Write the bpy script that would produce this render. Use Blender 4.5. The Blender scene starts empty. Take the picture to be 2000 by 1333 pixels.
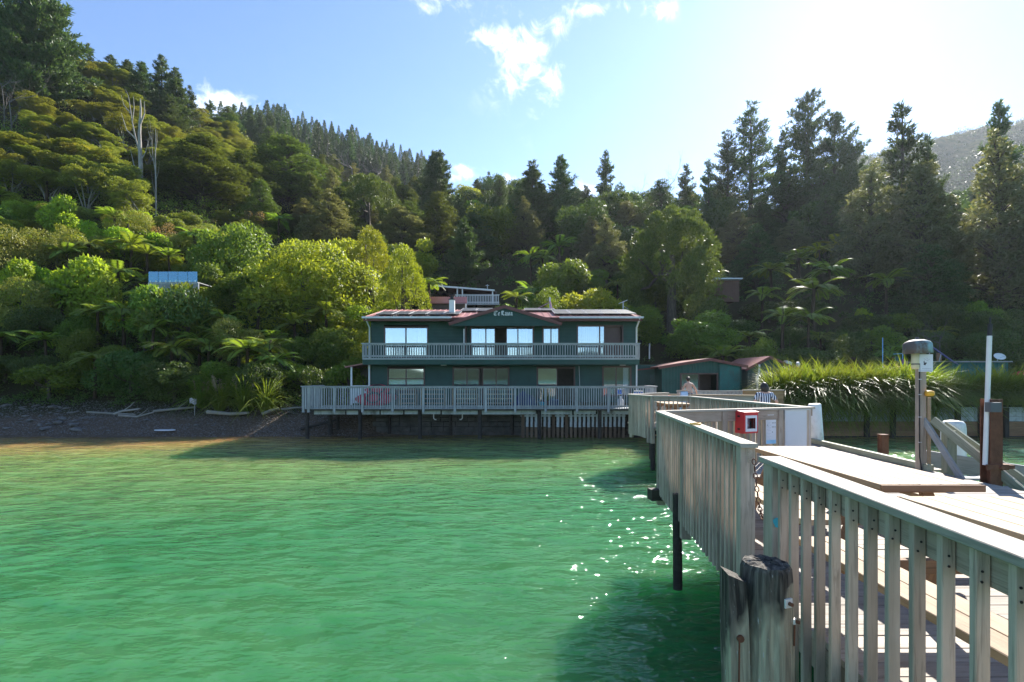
import bpy, bmesh, math, random
import numpy as np
from mathutils import Vector, Matrix, Quaternion

R = math.radians
scene = bpy.context.scene
COL = scene.collection

# ------------------------------------------------------------------ camera
EYE = 3.1          # metres above the water
HOR = 738.0        # image row of the horizon in the 2000 x 1333 photograph
cam_d = bpy.data.cameras.new("camera")
cam = bpy.data.objects.new("camera", cam_d)
COL.objects.link(cam)
cam.location = (0, 0, EYE)
cam.rotation_euler = (R(90), 0, 0)
cam_d.sensor_width = 36.0
cam_d.lens = 18.0
cam_d.shift_y = (HOR - 666.5) / 2000.0
cam_d.clip_start = 0.05
cam_d.clip_end = 6000
scene.camera = cam

# ------------------------------------------------------------------ light
SUN_DIR = Vector((0.66, 1.0, 0.80)).normalized()
SUN_EL = math.asin(SUN_DIR.z)
SUN_AZ = math.atan2(SUN_DIR.x, SUN_DIR.y)
sun_d = bpy.data.lights.new("sun", 'SUN')
sun_d.energy = 5.0
sun_d.angle = R(0.5)
sun_d.color = (1.0, 0.945, 0.86)
sun = bpy.data.objects.new("sun", sun_d)
COL.objects.link(sun)
sun.rotation_euler = (-SUN_DIR).to_track_quat('-Z', 'Y').to_euler()
sun.location = (20, 30, 60)

world = bpy.data.worlds.new("World")
scene.world = world
world.use_nodes = True
wn = world.node_tree.nodes
wl = world.node_tree.links
wn.clear()
w_out = wn.new('ShaderNodeOutputWorld')
w_bg = wn.new('ShaderNodeBackground')
w_bg.inputs['Strength'].default_value = 0.078
sky = wn.new('ShaderNodeTexSky')
sky.sky_type = 'NISHITA'
sky.sun_disc = False
sky.sun_elevation = SUN_EL
sky.sun_rotation = SUN_AZ
sky.air_density = 1.0
sky.dust_density = 0.12
sky.ozone_density = 3.0


def build_clouds():
    tc = wn.new('ShaderNodeTexCoord')
    sep = wn.new('ShaderNodeSeparateXYZ')
    wl.new(tc.outputs['Generated'], sep.inputs[0])

    def m(op, a, b=None, c=None):
        n = wn.new('ShaderNodeMath')
        n.operation = op
        for i, v in enumerate((a, b, c)):
            if v is None:
                continue
            if isinstance(v, (int, float)):
                n.inputs[i].default_value = v
            else:
                wl.new(v, n.inputs[i])
        return n.outputs[0]
    up = m('MAXIMUM', sep.outputs[2], 0.06)
    # a flat cloud deck seen in perspective: position = direction / height
    nz = wn.new('ShaderNodeTexNoise')
    nz.inputs['Scale'].default_value = 7.0
    nz.inputs['Detail'].default_value = 9.0
    nz.inputs['Roughness'].default_value = 0.62
    nz.inputs['Distortion'].default_value = 0.9
    wl.new(tc.outputs['Generated'], nz.inputs['Vector'])
    nf = wn.new('ShaderNodeTexNoise')
    nf.inputs['Scale'].default_value = 26.0
    nf.inputs['Detail'].default_value = 6.0
    nf.inputs['Roughness'].default_value = 0.6
    nf.inputs['Distortion'].default_value = 1.6
    wl.new(tc.outputs['Generated'], nf.inputs['Vector'])
    total = None
    # clouds: centre in the sky (as pixel directions), half-sizes, density
    banks = [(1040, 105, 62, 52, 0.86, 0.45), (1078, 160, 30, 55, 0.82, 0.2), (1090, 50, 52, 34, 0.74, 0.7), (1140, 18, 70, 17, 0.95, 0.1),
             (960, 82, 55, 28, 0.66, -0.15), (1000, 20, 60, 40, 0.30, 0.3),
             (850, 5, 65, 28, 0.42, 0.0), (1280, 22, 30, 17, 0.62, 0.0), (440, 205, 75, 34, 1.0, -0.25),
             (1068, 245, 16, 12, 0.4, 0.0), (905, 338, 50, 20, 1.0, 0.0), (985, 352, 26, 14, 0.9, 0.0),
             (1145, 372, 34, 18, 0.8, 0.0)]
    for (px, py, sx, sy, dens, shear) in banks:
        c = Vector(((px - 1000) / 1000, 1, (HOR - py) / 1000))
        L = c.length
        c.normalize()
        rx = Vector((1, 0, 0)) - c * c.x
        rx.normalize()
        ry = rx.cross(c)
        ry.normalize()
        if ry.z < 0:
            ry = -ry

        def dot(v, s):
            d = wn.new('ShaderNodeVectorMath')
            d.operation = 'DOT_PRODUCT'
            wl.new(tc.outputs['Generated'], d.inputs[0])
            d.inputs[1].default_value = v
            return m('DIVIDE', d.outputs['Value'], s)
        a = dot(rx - ry * shear, sx / 1000 / L)
        b = dot(ry, sy / 1000 / L)
        f = dot(c, 1.0)
        r2 = m('ADD', m('MULTIPLY', a, a), m('MULTIPLY', b, b))
        fall = m('MULTIPLY', m('EXPONENT', m('MULTIPLY', r2, -0.75)), dens)
        fall = m('MULTIPLY', fall, m('GREATER_THAN', f, 0.0))
        total = fall if total is None else m('MAXIMUM', total, fall)
    n = m('ADD', m('MULTIPLY', nz.outputs[0], 0.75), m('MULTIPLY', nf.outputs[0], 0.45))
    dens = m('ADD', m('MULTIPLY', total, 0.92), m('MULTIPLY', m('SUBTRACT', n, 0.60), 3.3))
    mr = wn.new('ShaderNodeMapRange')
    mr.interpolation_type = 'SMOOTHSTEP'
    mr.inputs['From Min'].default_value = 0.25
    mr.inputs['From Max'].default_value = 1.25
    wl.new(dens, mr.inputs['Value'])
    fac = m('MULTIPLY', mr.outputs[0], m('MINIMUM', m('MULTIPLY', total, 3.0), 1.0))
    return m('MULTIPLY', fac, 0.92)


cloud_fac = build_clouds()
tint = wn.new('ShaderNodeMix')
tint.data_type = 'RGBA'
tint.blend_type = 'MULTIPLY'
tint.inputs['Factor'].default_value = 1.0
tint.inputs[7].default_value = (0.93, 1.0, 1.10, 1)
wl.new(sky.outputs[0], tint.inputs[6])
cmix = wn.new('ShaderNodeMix')
cmix.data_type = 'RGBA'
wl.new(cloud_fac, cmix.inputs['Factor'])
wl.new(tint.outputs[2], cmix.inputs[6])
cmix.inputs[7].default_value = (9.3, 9.5, 9.8, 1)
wl.new(cmix.outputs[2], w_bg.inputs['Color'])
wl.new(w_bg.outputs[0], w_out.inputs['Surface'])

scene.view_settings.view_transform = 'Standard'
scene.view_settings.look = 'None'
scene.view_settings.gamma = 1.0
scene.view_settings.use_curve_mapping = False
scene.view_settings.exposure = 1.55

scene.render.engine = 'CYCLES'
cy = scene.cycles
cy.max_bounces = 5
cy.diffuse_bounces = 3
cy.glossy_bounces = 3
cy.transmission_bounces = 3
cy.transparent_max_bounces = 8
cy.volume_bounces = 0
cy.use_denoising = True
cy.sample_clamp_indirect = 4.0
cy.caustics_reflective = False
cy.caustics_refractive = False

# ------------------------------------------------------------------ basic helpers
rng = np.random.default_rng(7)
rnd = random.Random(11)
WMAT = {}


def W(px, py, d):
    """World point on the sight line of a photo pixel, d metres ahead of the camera plane."""
    return Vector(((px - 1000) * d / 1000, d, EYE - (py - HOR) * d / 1000))


def tag(o, label=None, cat=None, group=None, kind=None):
    if label:
        o["label"] = label
    if cat:
        o["category"] = cat
    if group:
        o["group"] = group
    if kind:
        o["kind"] = kind
    return o


def thing(name, label, cat, loc, group=None, rz=0.0):
    o = bpy.data.objects.new(name, None)
    o.empty_display_size = 0.2
    COL.objects.link(o)
    o.location = loc
    o.rotation_euler = (0, 0, rz)
    tag(o, label, cat, group)
    WMAT[o.name] = Matrix.Translation(Vector(loc)) @ Matrix.Rotation(rz, 4, 'Z')
    return o


def wm(o):
    """World matrix of a thing or part made here (no depsgraph update needed)."""
    return WMAT[o.name]


def put(name, mesh, parent=None, M=None, label=None):
    """Link a mesh object; M is its WORLD matrix."""
    o = bpy.data.objects.new(name, mesh)
    COL.objects.link(o)
    if M is None:
        M = Matrix.Identity(4)
    if parent is not None:
        o.parent = parent
        o.matrix_local = wm(parent).inverted() @ M
    else:
        o.matrix_local = M
    WMAT[o.name] = M.copy()
    if label:
        o["label"] = label
    return o


def np_mesh(name, verts, faces_n, loops, mats, mat_idx=None, smooth=False):
    """verts (N,3); faces_n: corners per face; loops: flat vertex indices."""
    me = bpy.data.meshes.new(name)
    verts = np.asarray(verts, dtype=np.float32)
    loops = np.asarray(loops, dtype=np.int32)
    faces_n = np.asarray(faces_n, dtype=np.int32)
    me.vertices.add(len(verts))
    me.vertices.foreach_set("co", verts.ravel())
    me.loops.add(len(loops))
    me.loops.foreach_set("vertex_index", loops)
    me.polygons.add(len(faces_n))
    starts = np.concatenate(([0], np.cumsum(faces_n)[:-1])).astype(np.int32)
    me.polygons.foreach_set("loop_start", starts)
    if mat_idx is not None:
        me.polygons.foreach_set("material_index", np.asarray(mat_idx, dtype=np.int32))
    if smooth:
        me.polygons.foreach_set("use_smooth", np.ones(len(faces_n), dtype=bool))
    for m_ in (mats if isinstance(mats, (list, tuple)) else [mats]):
        me.materials.append(m_)
    me.update(calc_edges=True)
    return me


class MB:
    """Collects boxes, bars, tubes and lathes into one mesh."""

    def __init__(s):
        s.v = []
        s.f = []
        s.mi = []
        s.sm = []
        s.cur = 0

    def add(s, vs, fs, smooth=False):
        n = len(s.v)
        s.v.extend(tuple(v) for v in vs)
        for f in fs:
            s.f.append(tuple(n + i for i in f))
            s.mi.append(s.cur)
            s.sm.append(smooth)

    def box(s, c, size, M=None):
        hx, hy, hz = size[0] / 2, size[1] / 2, size[2] / 2
        vs = [Vector((x, y, z)) for x in (-hx, hx) for y in (-hy, hy) for z in (-hz, hz)]
        if M is not None:
            vs = [M @ v for v in vs]
        c = Vector(c)
        vs = [v + c for v in vs]
        s.add(vs, [(0, 1, 3, 2), (4, 6, 7, 5), (0, 4, 5, 1), (2, 3, 7, 6), (0, 2, 6, 4), (1, 5, 7, 3)])

    def bar(s, p0, p1, w, h, up=(0, 0, 1)):
        p0, p1 = Vector(p0), Vector(p1)
        M = frame_matrix(p1 - p0, up)
        s.box((p0 + p1) / 2, ((p1 - p0).length, w, h), M.to_3x3())

    def tube(s, pts, rad, n=8, caps=True, smooth=True):
        pts = [Vector(p) for p in pts]
        if isinstance(rad, (int, float)):
            rad = [rad] * len(pts)
        vs = []
        ref = None
        for i, p in enumerate(pts):
            if i == 0:
                t = pts[1] - pts[0]
            elif i == len(pts) - 1:
                t = pts[-1] - pts[-2]
            else:
                t = pts[i + 1] - pts[i - 1]
            t.normalize()
            if ref is None:
                ref = Vector((1, 0, 0)) if abs(t.x) < 0.8 else Vector((0, 1, 0))
            a = (ref - t * ref.dot(t)).normalized()
            b = t.cross(a)
            ref = a
            for k in range(n):
                an = 2 * math.pi * k / n
                vs.append(p + (a * math.cos(an) + b * math.sin(an)) * rad[i])
        fs = []
        for i in range(len(pts) - 1):
            for k in range(n):
                k2 = (k + 1) % n
                fs.append((i * n + k, i * n + k2, (i + 1) * n + k2, (i + 1) * n + k))
        s.add(vs, fs, smooth)
        if caps:
            L = len(pts) - 1
            s.add(vs[:n], [tuple(reversed(range(n)))])
            s.add(vs[L * n:], [tuple(range(n))])

    def lathe(s, prof, n=20, c=(0, 0, 0), smooth=True, caps=False):
        c = Vector(c)
        vs = []
        for (r, z) in prof:
            for k in range(n):
                an = 2 * math.pi * k / n
                vs.append(c + Vector((r * math.cos(an), r * math.sin(an), z)))
        fs = []
        for i in range(len(prof) - 1):
            for k in range(n):
                k2 = (k + 1) % n
                fs.append((i * n + k, i * n + k2, (i + 1) * n + k2, (i + 1) * n + k))
        s.add(vs, fs, smooth)
        if caps:
            s.add(vs[:n], [tuple(reversed(range(n)))])
            s.add(vs[-n:], [tuple(range(n))])

    def mesh(s, name, mats):
        me = bpy.data.meshes.new(name)
        me.from_pydata([tuple(v) for v in s.v], [], s.f)
        for m_ in (mats if isinstance(mats, (list, tuple)) else [mats]):
            me.materials.append(m_)
        me.polygons.foreach_set("material_index", s.mi)
        me.polygons.foreach_set("use_smooth", s.sm)
        me.update()
        return me

    def build(s, name, mats, parent=None, M=None, label=None):
        return put(name, s.mesh(name, mats), parent, M, label)

    def build_at(s, name, mats, parent):
        """geometry is in the parent's local space"""
        return put(name, s.mesh(name, mats), parent, wm(parent))


def frame_matrix(d, up=(0, 0, 1)):
    """rotation whose X runs along d, Z as near to up as possible"""
    x = Vector(d).normalized()
    up = Vector(up)
    if abs(x.dot(up)) > 0.999:
        up = Vector((0, 1, 0))
    y = up.cross(x).normalized()
    z = x.cross(y)
    return Matrix((x, y, z)).transposed().to_4x4()


_boards = {}


def board_mesh(L, w, h, mat, ch=0.0):
    key = (round(L, 3), round(w, 4), round(h, 4), mat.name, ch)
    if key in _boards:
        return _boards[key]
    mb = MB()
    if ch <= 0:
        mb.box((0, 0, 0), (L, w, h))
    else:
        prof = [(-w / 2 + ch, -h / 2), (w / 2 - ch, -h / 2), (w / 2, -h / 2 + ch), (w / 2, h / 2 - ch),
                (w / 2 - ch, h / 2), (-w / 2 + ch, h / 2), (-w / 2, h / 2 - ch), (-w / 2, -h / 2 + ch)]
        vs = [(-L / 2, a, b) for a, b in prof] + [(L / 2, a, b) for a, b in prof]
        fs = [(i, (i + 1) % 8, 8 + (i + 1) % 8, 8 + i) for i in range(8)]
        fs += [tuple(reversed(range(8))), tuple(range(8, 16))]
        mb.add(vs, fs)
    me = mb.mesh("board", mat)
    _boards[key] = me
    return me


def board(name, p0, p1, w, h, mat, parent=None, up=(0, 0, 1), ch=0.0, label=None):
    """A timber from p0 to p1 (local X along the grain); w across, h along 'up'."""
    p0, p1 = Vector(p0), Vector(p1)
    M = Matrix.Translation((p0 + p1) / 2) @ frame_matrix(p1 - p0, up)
    return put(name, board_mesh((p1 - p0).length, w, h, mat, ch), parent, M, label)


# ------------------------------------------------------------------ materials
def new_mat(name):
    m_ = bpy.data.materials.new(name)
    m_.use_nodes = True
    nt = m_.node_tree
    nt.nodes.clear()
    out = nt.nodes.new('ShaderNodeOutputMaterial')
    return m_, nt, out


class NT:
    def __init__(s, nt):
        s.nt = nt

    def n(s, t, **kw):
        nd = s.nt.nodes.new(t)
        for k, v in kw.items():
            setattr(nd, k, v)
        return nd

    def link(s, a, b):
        s.nt.links.new(a, b)

    def math(s, op, a, b=None, c=None, clamp=False):
        nd = s.n('ShaderNodeMath', operation=op)
        nd.use_clamp = clamp
        for i, v in enumerate((a, b, c)):
            if v is None:
                continue
            if isinstance(v, (int, float)):
                nd.inputs[i].default_value = v
            else:
                s.link(v, nd.inputs[i])
        return nd.outputs[0]

    def mix(s, f, a, b, blend='MIX'):
        nd = s.n('ShaderNodeMix', data_type='RGBA', blend_type=blend)
        for sock, v in ((nd.inputs['Factor'], f), (nd.inputs[6], a), (nd.inputs[7], b)):
            if isinstance(v, (int, float)):
                sock.default_value = v
            elif isinstance(v, (tuple, list)):
                sock.default_value = (*v[:3], 1)
            else:
                s.link(v, sock)
        return nd.outputs[2]

    def noise(s, scale, vec=None, detail=4, rough=0.55, dist=0.0):
        nd = s.n('ShaderNodeTexNoise')
        nd.inputs['Scale'].default_value = scale
        nd.inputs['Detail'].default_value = detail
        nd.inputs['Roughness'].default_value = rough
        nd.inputs['Distortion'].default_value = dist
        if vec is not None:
            s.link(vec, nd.inputs['Vector'])
        return nd.outputs[0]

    def remap(s, v, a, b, c=0.0, d=1.0, smooth=False):
        nd = s.n('ShaderNodeMapRange')
        if smooth:
            nd.interpolation_type = 'SMOOTHSTEP'
        s.link(v, nd.inputs['Value'])
        for k, x in zip(('From Min', 'From Max', 'To Min', 'To Max'), (a, b, c, d)):
            nd.inputs[k].default_value = x
        return nd.outputs[0]

    def mapping(s, vec, scale=(1, 1, 1), loc=(0, 0, 0)):
        nd = s.n('ShaderNodeMapping')
        s.link(vec, nd.inputs['Vector'])
        nd.inputs['Scale'].default_value = scale
        nd.inputs['Location'].default_value = loc
        return nd.outputs[0]

    def bump(s, height, strength=0.3, dist=0.02):
        nd = s.n('ShaderNodeBump')
        nd.inputs['Strength'].default_value = strength
        nd.inputs['Distance'].default_value = dist
        s.link(height, nd.inputs['Height'])
        return nd.outputs[0]

    def principled(s, out, color, rough=0.6, spec=0.4, metal=0.0, normal=None):
        nd = s.n('ShaderNodeBsdfPrincipled')
        for sock, v in ((nd.inputs['Base Color'], color), (nd.inputs['Roughness'], rough), (nd.inputs['Metallic'], metal),
                        (nd.inputs['Specular IOR Level'], spec)):
            if isinstance(v, (int, float)):
                sock.default_value = v
            elif isinstance(v, (tuple, list)):
                sock.default_value = (*v[:3], 1)
            else:
                s.link(v, sock)
        if normal is not None:
            s.link(normal, nd.inputs['Normal'])
        s.link(nd.outputs[0], out.inputs['Surface'])
        return nd


def mat_wood(name, c1, c2, dark, moss=None, moss_amt=0.0, grain=1.0, rough=0.75, spec=0.25):
    """Weathered timber; grain runs along local X, every board takes its own offset and tone."""
    m_, nt, out = new_mat(name)
    t = NT(nt)
    tc = t.n('ShaderNodeTexCoord')
    oi = t.n('ShaderNodeObjectInfo')
    off = t.n('ShaderNodeCombineXYZ')
    t.link(t.math('MULTIPLY', oi.outputs['Random'], 37.0), off.inputs[0])
    t.link(t.math('MULTIPLY', oi.outputs['Random'], 91.0), off.inputs[1])
    add = t.n('ShaderNodeVectorMath', operation='ADD')
    t.link(tc.outputs['Object'], add.inputs[0])
    t.link(off.outputs[0], add.inputs[1])
    v = add.outputs[0]
    g = t.noise(1.0, t.mapping(v, (2.2 * grain, 42 * grain, 42 * grain)), 6, 0.6, 1.4)
    g2 = t.noise(1.0, t.mapping(v, (0.9, 9, 9)), 4, 0.6, 0.8)
    b = t.noise(2.3, v, 3)
    col = t.mix(t.remap(g2, 0.35, 0.68), c1, c2)
    col = t.mix(t.math('MULTIPLY', t.remap(g, 0.52, 0.74), 0.75), col, dark)
    # knots and nail stains
    vor = t.n('ShaderNodeTexVoronoi')
    vor.inputs['Scale'].default_value = 1.0
    t.link(t.mapping(v, (2.0, 9, 9)), vor.inputs['Vector'])
    col = t.mix(t.math('MULTIPLY', t.remap(vor.outputs['Distance'], 0.02, 0.16, 1, 0), 0.6), col, dark)
    tone = t.math('ADD', t.math('MULTIPLY', oi.outputs['Random'], 0.42), 0.76)
    tone = t.math('MULTIPLY', tone, t.remap(b, 0.3, 0.7, 0.86, 1.12))
    vm = t.n('ShaderNodeVectorMath', operation='SCALE')
    t.link(col, vm.inputs[0])
    t.link(tone, vm.inputs['Scale'])
    col = vm.outputs[0]
    if moss:
        mf = t.math('MULTIPLY', t.remap(t.noise(1.7, v, 4, 0.6), 0.42, 0.66), moss_amt)
        col = t.mix(mf, col, moss)
    t.principled(out, col, rough, spec, 0, t.bump(t.math('ADD', g, t.math('MULTIPLY', g2, 0.6)), 0.55, 0.006))
    return m_


def mat_plain(name, col, rough=0.5, spec=0.4, metal=0.0, var=0.12, scale=5.0, bump=0.0, dirt=None, dirt_amt=0.0, dirt_scale=3.0):
    m_, nt, out = new_mat(name)
    t = NT(nt)
    tc = t.n('ShaderNodeTexCoord')
    oi = t.n('ShaderNodeObjectInfo')
    v = tc.outputs['Object']
    n = t.noise(scale, v, 5)
    dk = tuple(c * (1 - var) for c in col)
    lt = tuple(min(1, c * (1 + var)) for c in col)
    c = t.mix(t.remap(n, 0.3, 0.7), dk, lt)
    if dirt:
        c = t.mix(t.math('MULTIPLY', t.remap(t.noise(dirt_scale, t.mapping(v, (1, 1, 0.5)), 8, 0.68), 0.48, 0.68), dirt_amt), c, dirt)
    nrm = t.bump(t.noise(scale * 8, v, 3), bump, 0.01) if bump else None
    t.principled(out, c, rough, spec, metal, nrm)
    return m_


def mat_leaf(name, c1, c2, trans=0.42, tcol=None, rough=0.5, spec=0.3, var=0.35, patch=None):
    """Leaves: colour per leaf (island) and per plant, with light coming through the blade."""
    m_, nt, out = new_mat(name)
    t = NT(nt)
    geo = t.n('ShaderNodeNewGeometry')
    oi = t.n('ShaderNodeObjectInfo')
    tc = t.n('ShaderNodeTexCoord')
    isl = geo.outputs['Random Per Island']
    n = t.noise(1.1, tc.outputs['Object'], 3)
    f = t.math('ADD', t.math('MULTIPLY', isl, 0.62), t.math('MULTIPLY', t.remap(n, 0.3, 0.7), 0.38))
    col = t.mix(f, c1, c2)
    if patch:
        pn = t.noise(0.5, tc.outputs['Object'], 3)
        col = t.mix(t.math('MULTIPLY', t.remap(pn, 0.5, 0.64), 0.8), col, patch)
    hs = t.n('ShaderNodeHueSaturation')
    t.link(t.math('ADD', t.math('MULTIPLY', oi.outputs['Random'], 0.045), 0.478), hs.inputs['Hue'])
    t.link(t.math('ADD', t.math('MULTIPLY', oi.outputs['Random'], var), 1.0 - var / 2), hs.inputs['Value'])
    hs.inputs['Saturation'].default_value = 1.0
    t.link(col, hs.inputs['Color'])
    col = hs.outputs[0]
    pr = t.n('ShaderNodeBsdfPrincipled')
    t.link(col, pr.inputs['Base Color'])
    pr.inputs['Roughness'].default_value = rough
    pr.inputs['Specular IOR Level'].default_value = spec
    tr = t.n('ShaderNodeBsdfTranslucent')
    tm = t.mix(1.0, col, tcol or (1.35, 1.25, 0.6), 'MULTIPLY')
    t.link(tm, tr.inputs['Color'])
    mx = t.n('ShaderNodeMixShader')
    mx.inputs[0].default_value = trans
    t.link(pr.outputs[0], mx.inputs[1])
    t.link(tr.outputs[0], mx.inputs[2])
    t.link(mx.outputs[0], out.inputs['Surface'])
    return m_


def mat_bark(name, c1, c2):
    m_, nt, out = new_mat(name)
    t = NT(nt)
    tc = t.n('ShaderNodeTexCoord')
    v = t.mapping(tc.outputs['Object'], (6, 6, 1.2))
    n = t.noise(2.0, v, 6, 0.65)
    t.principled(out, t.mix(t.remap(n, 0.35, 0.65), c1, c2), 0.9, 0.15, 0, t.bump(n, 0.6, 0.03))
    return m_


M = {}
M['wood'] = mat_wood("weathered_timber", (0.375, 0.30, 0.24), (0.49, 0.405, 0.335), (0.12, 0.095, 0.078), (0.30, 0.27, 0.20), 0.3)
M['wood_cap'] = mat_wood("pale_cap_timber", (0.36, 0.325, 0.275), (0.44, 0.405, 0.35), (0.20, 0.175, 0.145), (0.27, 0.27, 0.22), 0.3)
M['wood_deck'] = mat_wood("deck_timber", (0.30, 0.265, 0.225), (0.38, 0.34, 0.295), (0.12, 0.10, 0.085))
M['wood_table'] = mat_wood("picnic_timber", (0.37, 0.265, 0.165), (0.44, 0.33, 0.215), (0.22, 0.13, 0.075))
M['wood_brown'] = mat_wood("brown_timber", (0.27, 0.155, 0.085), (0.35, 0.21, 0.12), (0.10, 0.06, 0.04))
M['wood_green'] = mat_wood("treated_timber", (0.27, 0.285, 0.20), (0.35, 0.36, 0.27), (0.14, 0.145, 0.10))
M['wood_blue'] = mat_wood("grey_house_timber", (0.36, 0.37, 0.37), (0.46, 0.47, 0.47), (0.2, 0.2, 0.2))
M['wood_dark'] = mat_wood("wet_pile_timber", (0.035, 0.03, 0.026), (0.06, 0.052, 0.045), (0.012, 0.011, 0.010))
M['green'] = mat_plain("dark_green_paint", (0.015, 0.062, 0.047), 0.5, 0.35, 0, 0.18, 2.0)
M['green2'] = mat_plain("shed_green_paint", (0.018, 0.082, 0.066), 0.5, 0.35, 0, 0.18, 2.0)
M['teal'] = mat_plain("container_paint", (0.02, 0.14, 0.13), 0.5, 0.35, 0, 0.2, 1.5, dirt=(0.05, 0.07, 0.05), dirt_amt=0.6)
M['roof'] = mat_plain("red_roof_paint", (0.36, 0.135, 0.115), 0.4, 0.45, 0, 0.15, 1.2, dirt=(0.22, 0.1, 0.09), dirt_amt=0.5)
M['roof_pink'] = mat_plain("faded_roof_paint", (0.42, 0.16, 0.14), 0.5, 0.4, 0, 0.15, 1.2)
M['barge'] = mat_plain("maroon_trim_paint", (0.16, 0.05, 0.042), 0.45, 0.4, 0, 0.15)
M['frame'] = mat_plain("brown_joinery", (0.10, 0.05, 0.042), 0.4, 0.45)
M['white'] = mat_plain("white_paint", (0.74, 0.74, 0.73), 0.45, 0.4, 0, 0.06, 4)
M['white_dirty'] = mat_plain("weathered_white_paint", (0.74, 0.74, 0.72), 0.5, 0.4, 0, 0.06, 4, 0.1, (0.12, 0.10, 0.07), 0.55, 3.4)
M['wall_white'] = mat_plain("peeling_white_boards", (0.50, 0.53, 0.55), 0.6, 0.3, 0, 0.1, 4, 0.1, (0.12, 0.11, 0.10), 0.8, 2.2)
M['curtain'] = mat_plain("white_curtain", (0.72, 0.73, 0.75), 0.8, 0.1, 0, 0.06, 9)
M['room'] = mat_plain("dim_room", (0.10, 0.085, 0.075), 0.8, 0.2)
M['black'] = mat_plain("black_metal", (0.02, 0.02, 0.022), 0.5, 0.4)
M['grey_metal'] = mat_plain("grey_metal", (0.10, 0.11, 0.12), 0.5, 0.4)
M['galv'] = mat_plain("galvanised_steel", (0.42, 0.44, 0.46), 0.4, 0.5, 0.7)
M['rust'] = mat_plain("rusty_steel", (0.17, 0.075, 0.045), 0.8, 0.2, 0.0, 0.35, 6, 0.4, (0.07, 0.035, 0.025), 0.7, 5)
M['solar'] = mat_plain("solar_glass", (0.035, 0.035, 0.03), 0.45, 0.5, 0, 0.1)
M['alu'] = mat_plain("aluminium_trim", (0.55, 0.55, 0.56), 0.4, 0.5, 0.3)
M['red'] = mat_plain("red_plastic", (0.55, 0.03, 0.04), 0.35, 0.5, 0, 0.08)
M['kayak'] = mat_plain("kayak_red", (0.50, 0.025, 0.05), 0.35, 0.5, 0, 0.1)
M['dark_red'] = mat_plain("red_box_inside", (0.05, 0.025, 0.025), 0.6, 0.3)
M['orange_red'] = mat_plain("orange_reel", (0.62, 0.10, 0.06), 0.5, 0.4)
M['blue'] = mat_plain("blue_plastic", (0.03, 0.11, 0.50), 0.4, 0.5)
M['darkblue'] = mat_plain("dark_blue_cover", (0.025, 0.045, 0.11), 0.7, 0.2, 0, 0.3, 3)
M['cyan'] = mat_plain("turquoise_plastic", (0.03, 0.42, 0.52), 0.4, 0.5)
M['yellow'] = mat_plain("yellow_plastic", (0.75, 0.40, 0.03), 0.4, 0.5)
M['cream'] = mat_plain("cream_lamp_body", (0.66, 0.58, 0.36), 0.45, 0.4)
M['conc'] = mat_plain("pale_concrete", (0.40, 0.40, 0.38), 0.85, 0.2, 0, 0.2, 3)
M['stone'] = mat_plain("dark_stone", (0.085, 0.08, 0.072), 0.85, 0.25, 0, 0.35, 3, 0.5, (0.03, 0.028, 0.026), 0.6, 1.2)
M['rock'] = mat_plain("beach_rock", (0.15, 0.14, 0.13), 0.85, 0.25, 0, 0.4, 2.5, 0.5)
M['screen_brown'] = mat_wood("damp_brown_timber", (0.13, 0.085, 0.058), (0.18, 0.125, 0.085), (0.05, 0.038, 0.03))
M['drift'] = mat_wood("driftwood", (0.24, 0.225, 0.20), (0.33, 0.31, 0.28), (0.12, 0.11, 0.10))
M['hood'] = mat_plain("chipped_teal_hood", (0.13, 0.11, 0.10), 0.6, 0.3, 0.1, 0.2, 4, 0.2, (0.25, 0.44, 0.46), 1.0, 3.2)
M['hut'] = mat_plain("brown_hut_boards", (0.12, 0.06, 0.045), 0.7, 0.3)
M['ink'] = mat_plain("print_ink", (0.05, 0.055, 0.07), 0.6, 0.3)
M['ink_blue'] = mat_plain("print_blue", (0.04, 0.30, 0.58), 0.5, 0.3)
M['ink_pale'] = mat_plain("print_pale_blue", (0.30, 0.60, 0.85), 0.5, 0.3)
M['ink_grey'] = mat_plain("print_grey", (0.45, 0.45, 0.52), 0.5, 0.3)
M['paper'] = mat_plain("white_sign_face", (0.70, 0.72, 0.78), 0.4, 0.4, 0, 0.03)
M['board_white'] = mat_plain("whiteboard_face", (0.60, 0.63, 0.68), 0.35, 0.45, 0, 0.03, 2, dirt=(0.5, 0.55, 0.55), dirt_amt=0.3, dirt_scale=2)
M['skin'] = mat_plain("skin", (0.55, 0.32, 0.24), 0.5, 0.35, 0, 0.06)
M['hair'] = mat_plain("dark_hair", (0.03, 0.022, 0.018), 0.5, 0.4)
M['denim'] = mat_plain("dark_shorts", (0.04, 0.05, 0.08), 0.8, 0.2)
M['cloth_figure'] = mat_plain("pale_blue_cloth", (0.45, 0.62, 0.80), 0.9, 0.1, 0, 0.1, 8)
M['umbrella'] = mat_plain("red_umbrella_cloth", (0.50, 0.04, 0.05), 0.8, 0.2)
M['slide'] = mat_plain("blue_panel", (0.02, 0.035, 0.16), 0.35, 0.5)
M['pink'] = mat_plain("pink_cloth", (0.45, 0.25, 0.40), 0.8, 0.2)


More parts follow.
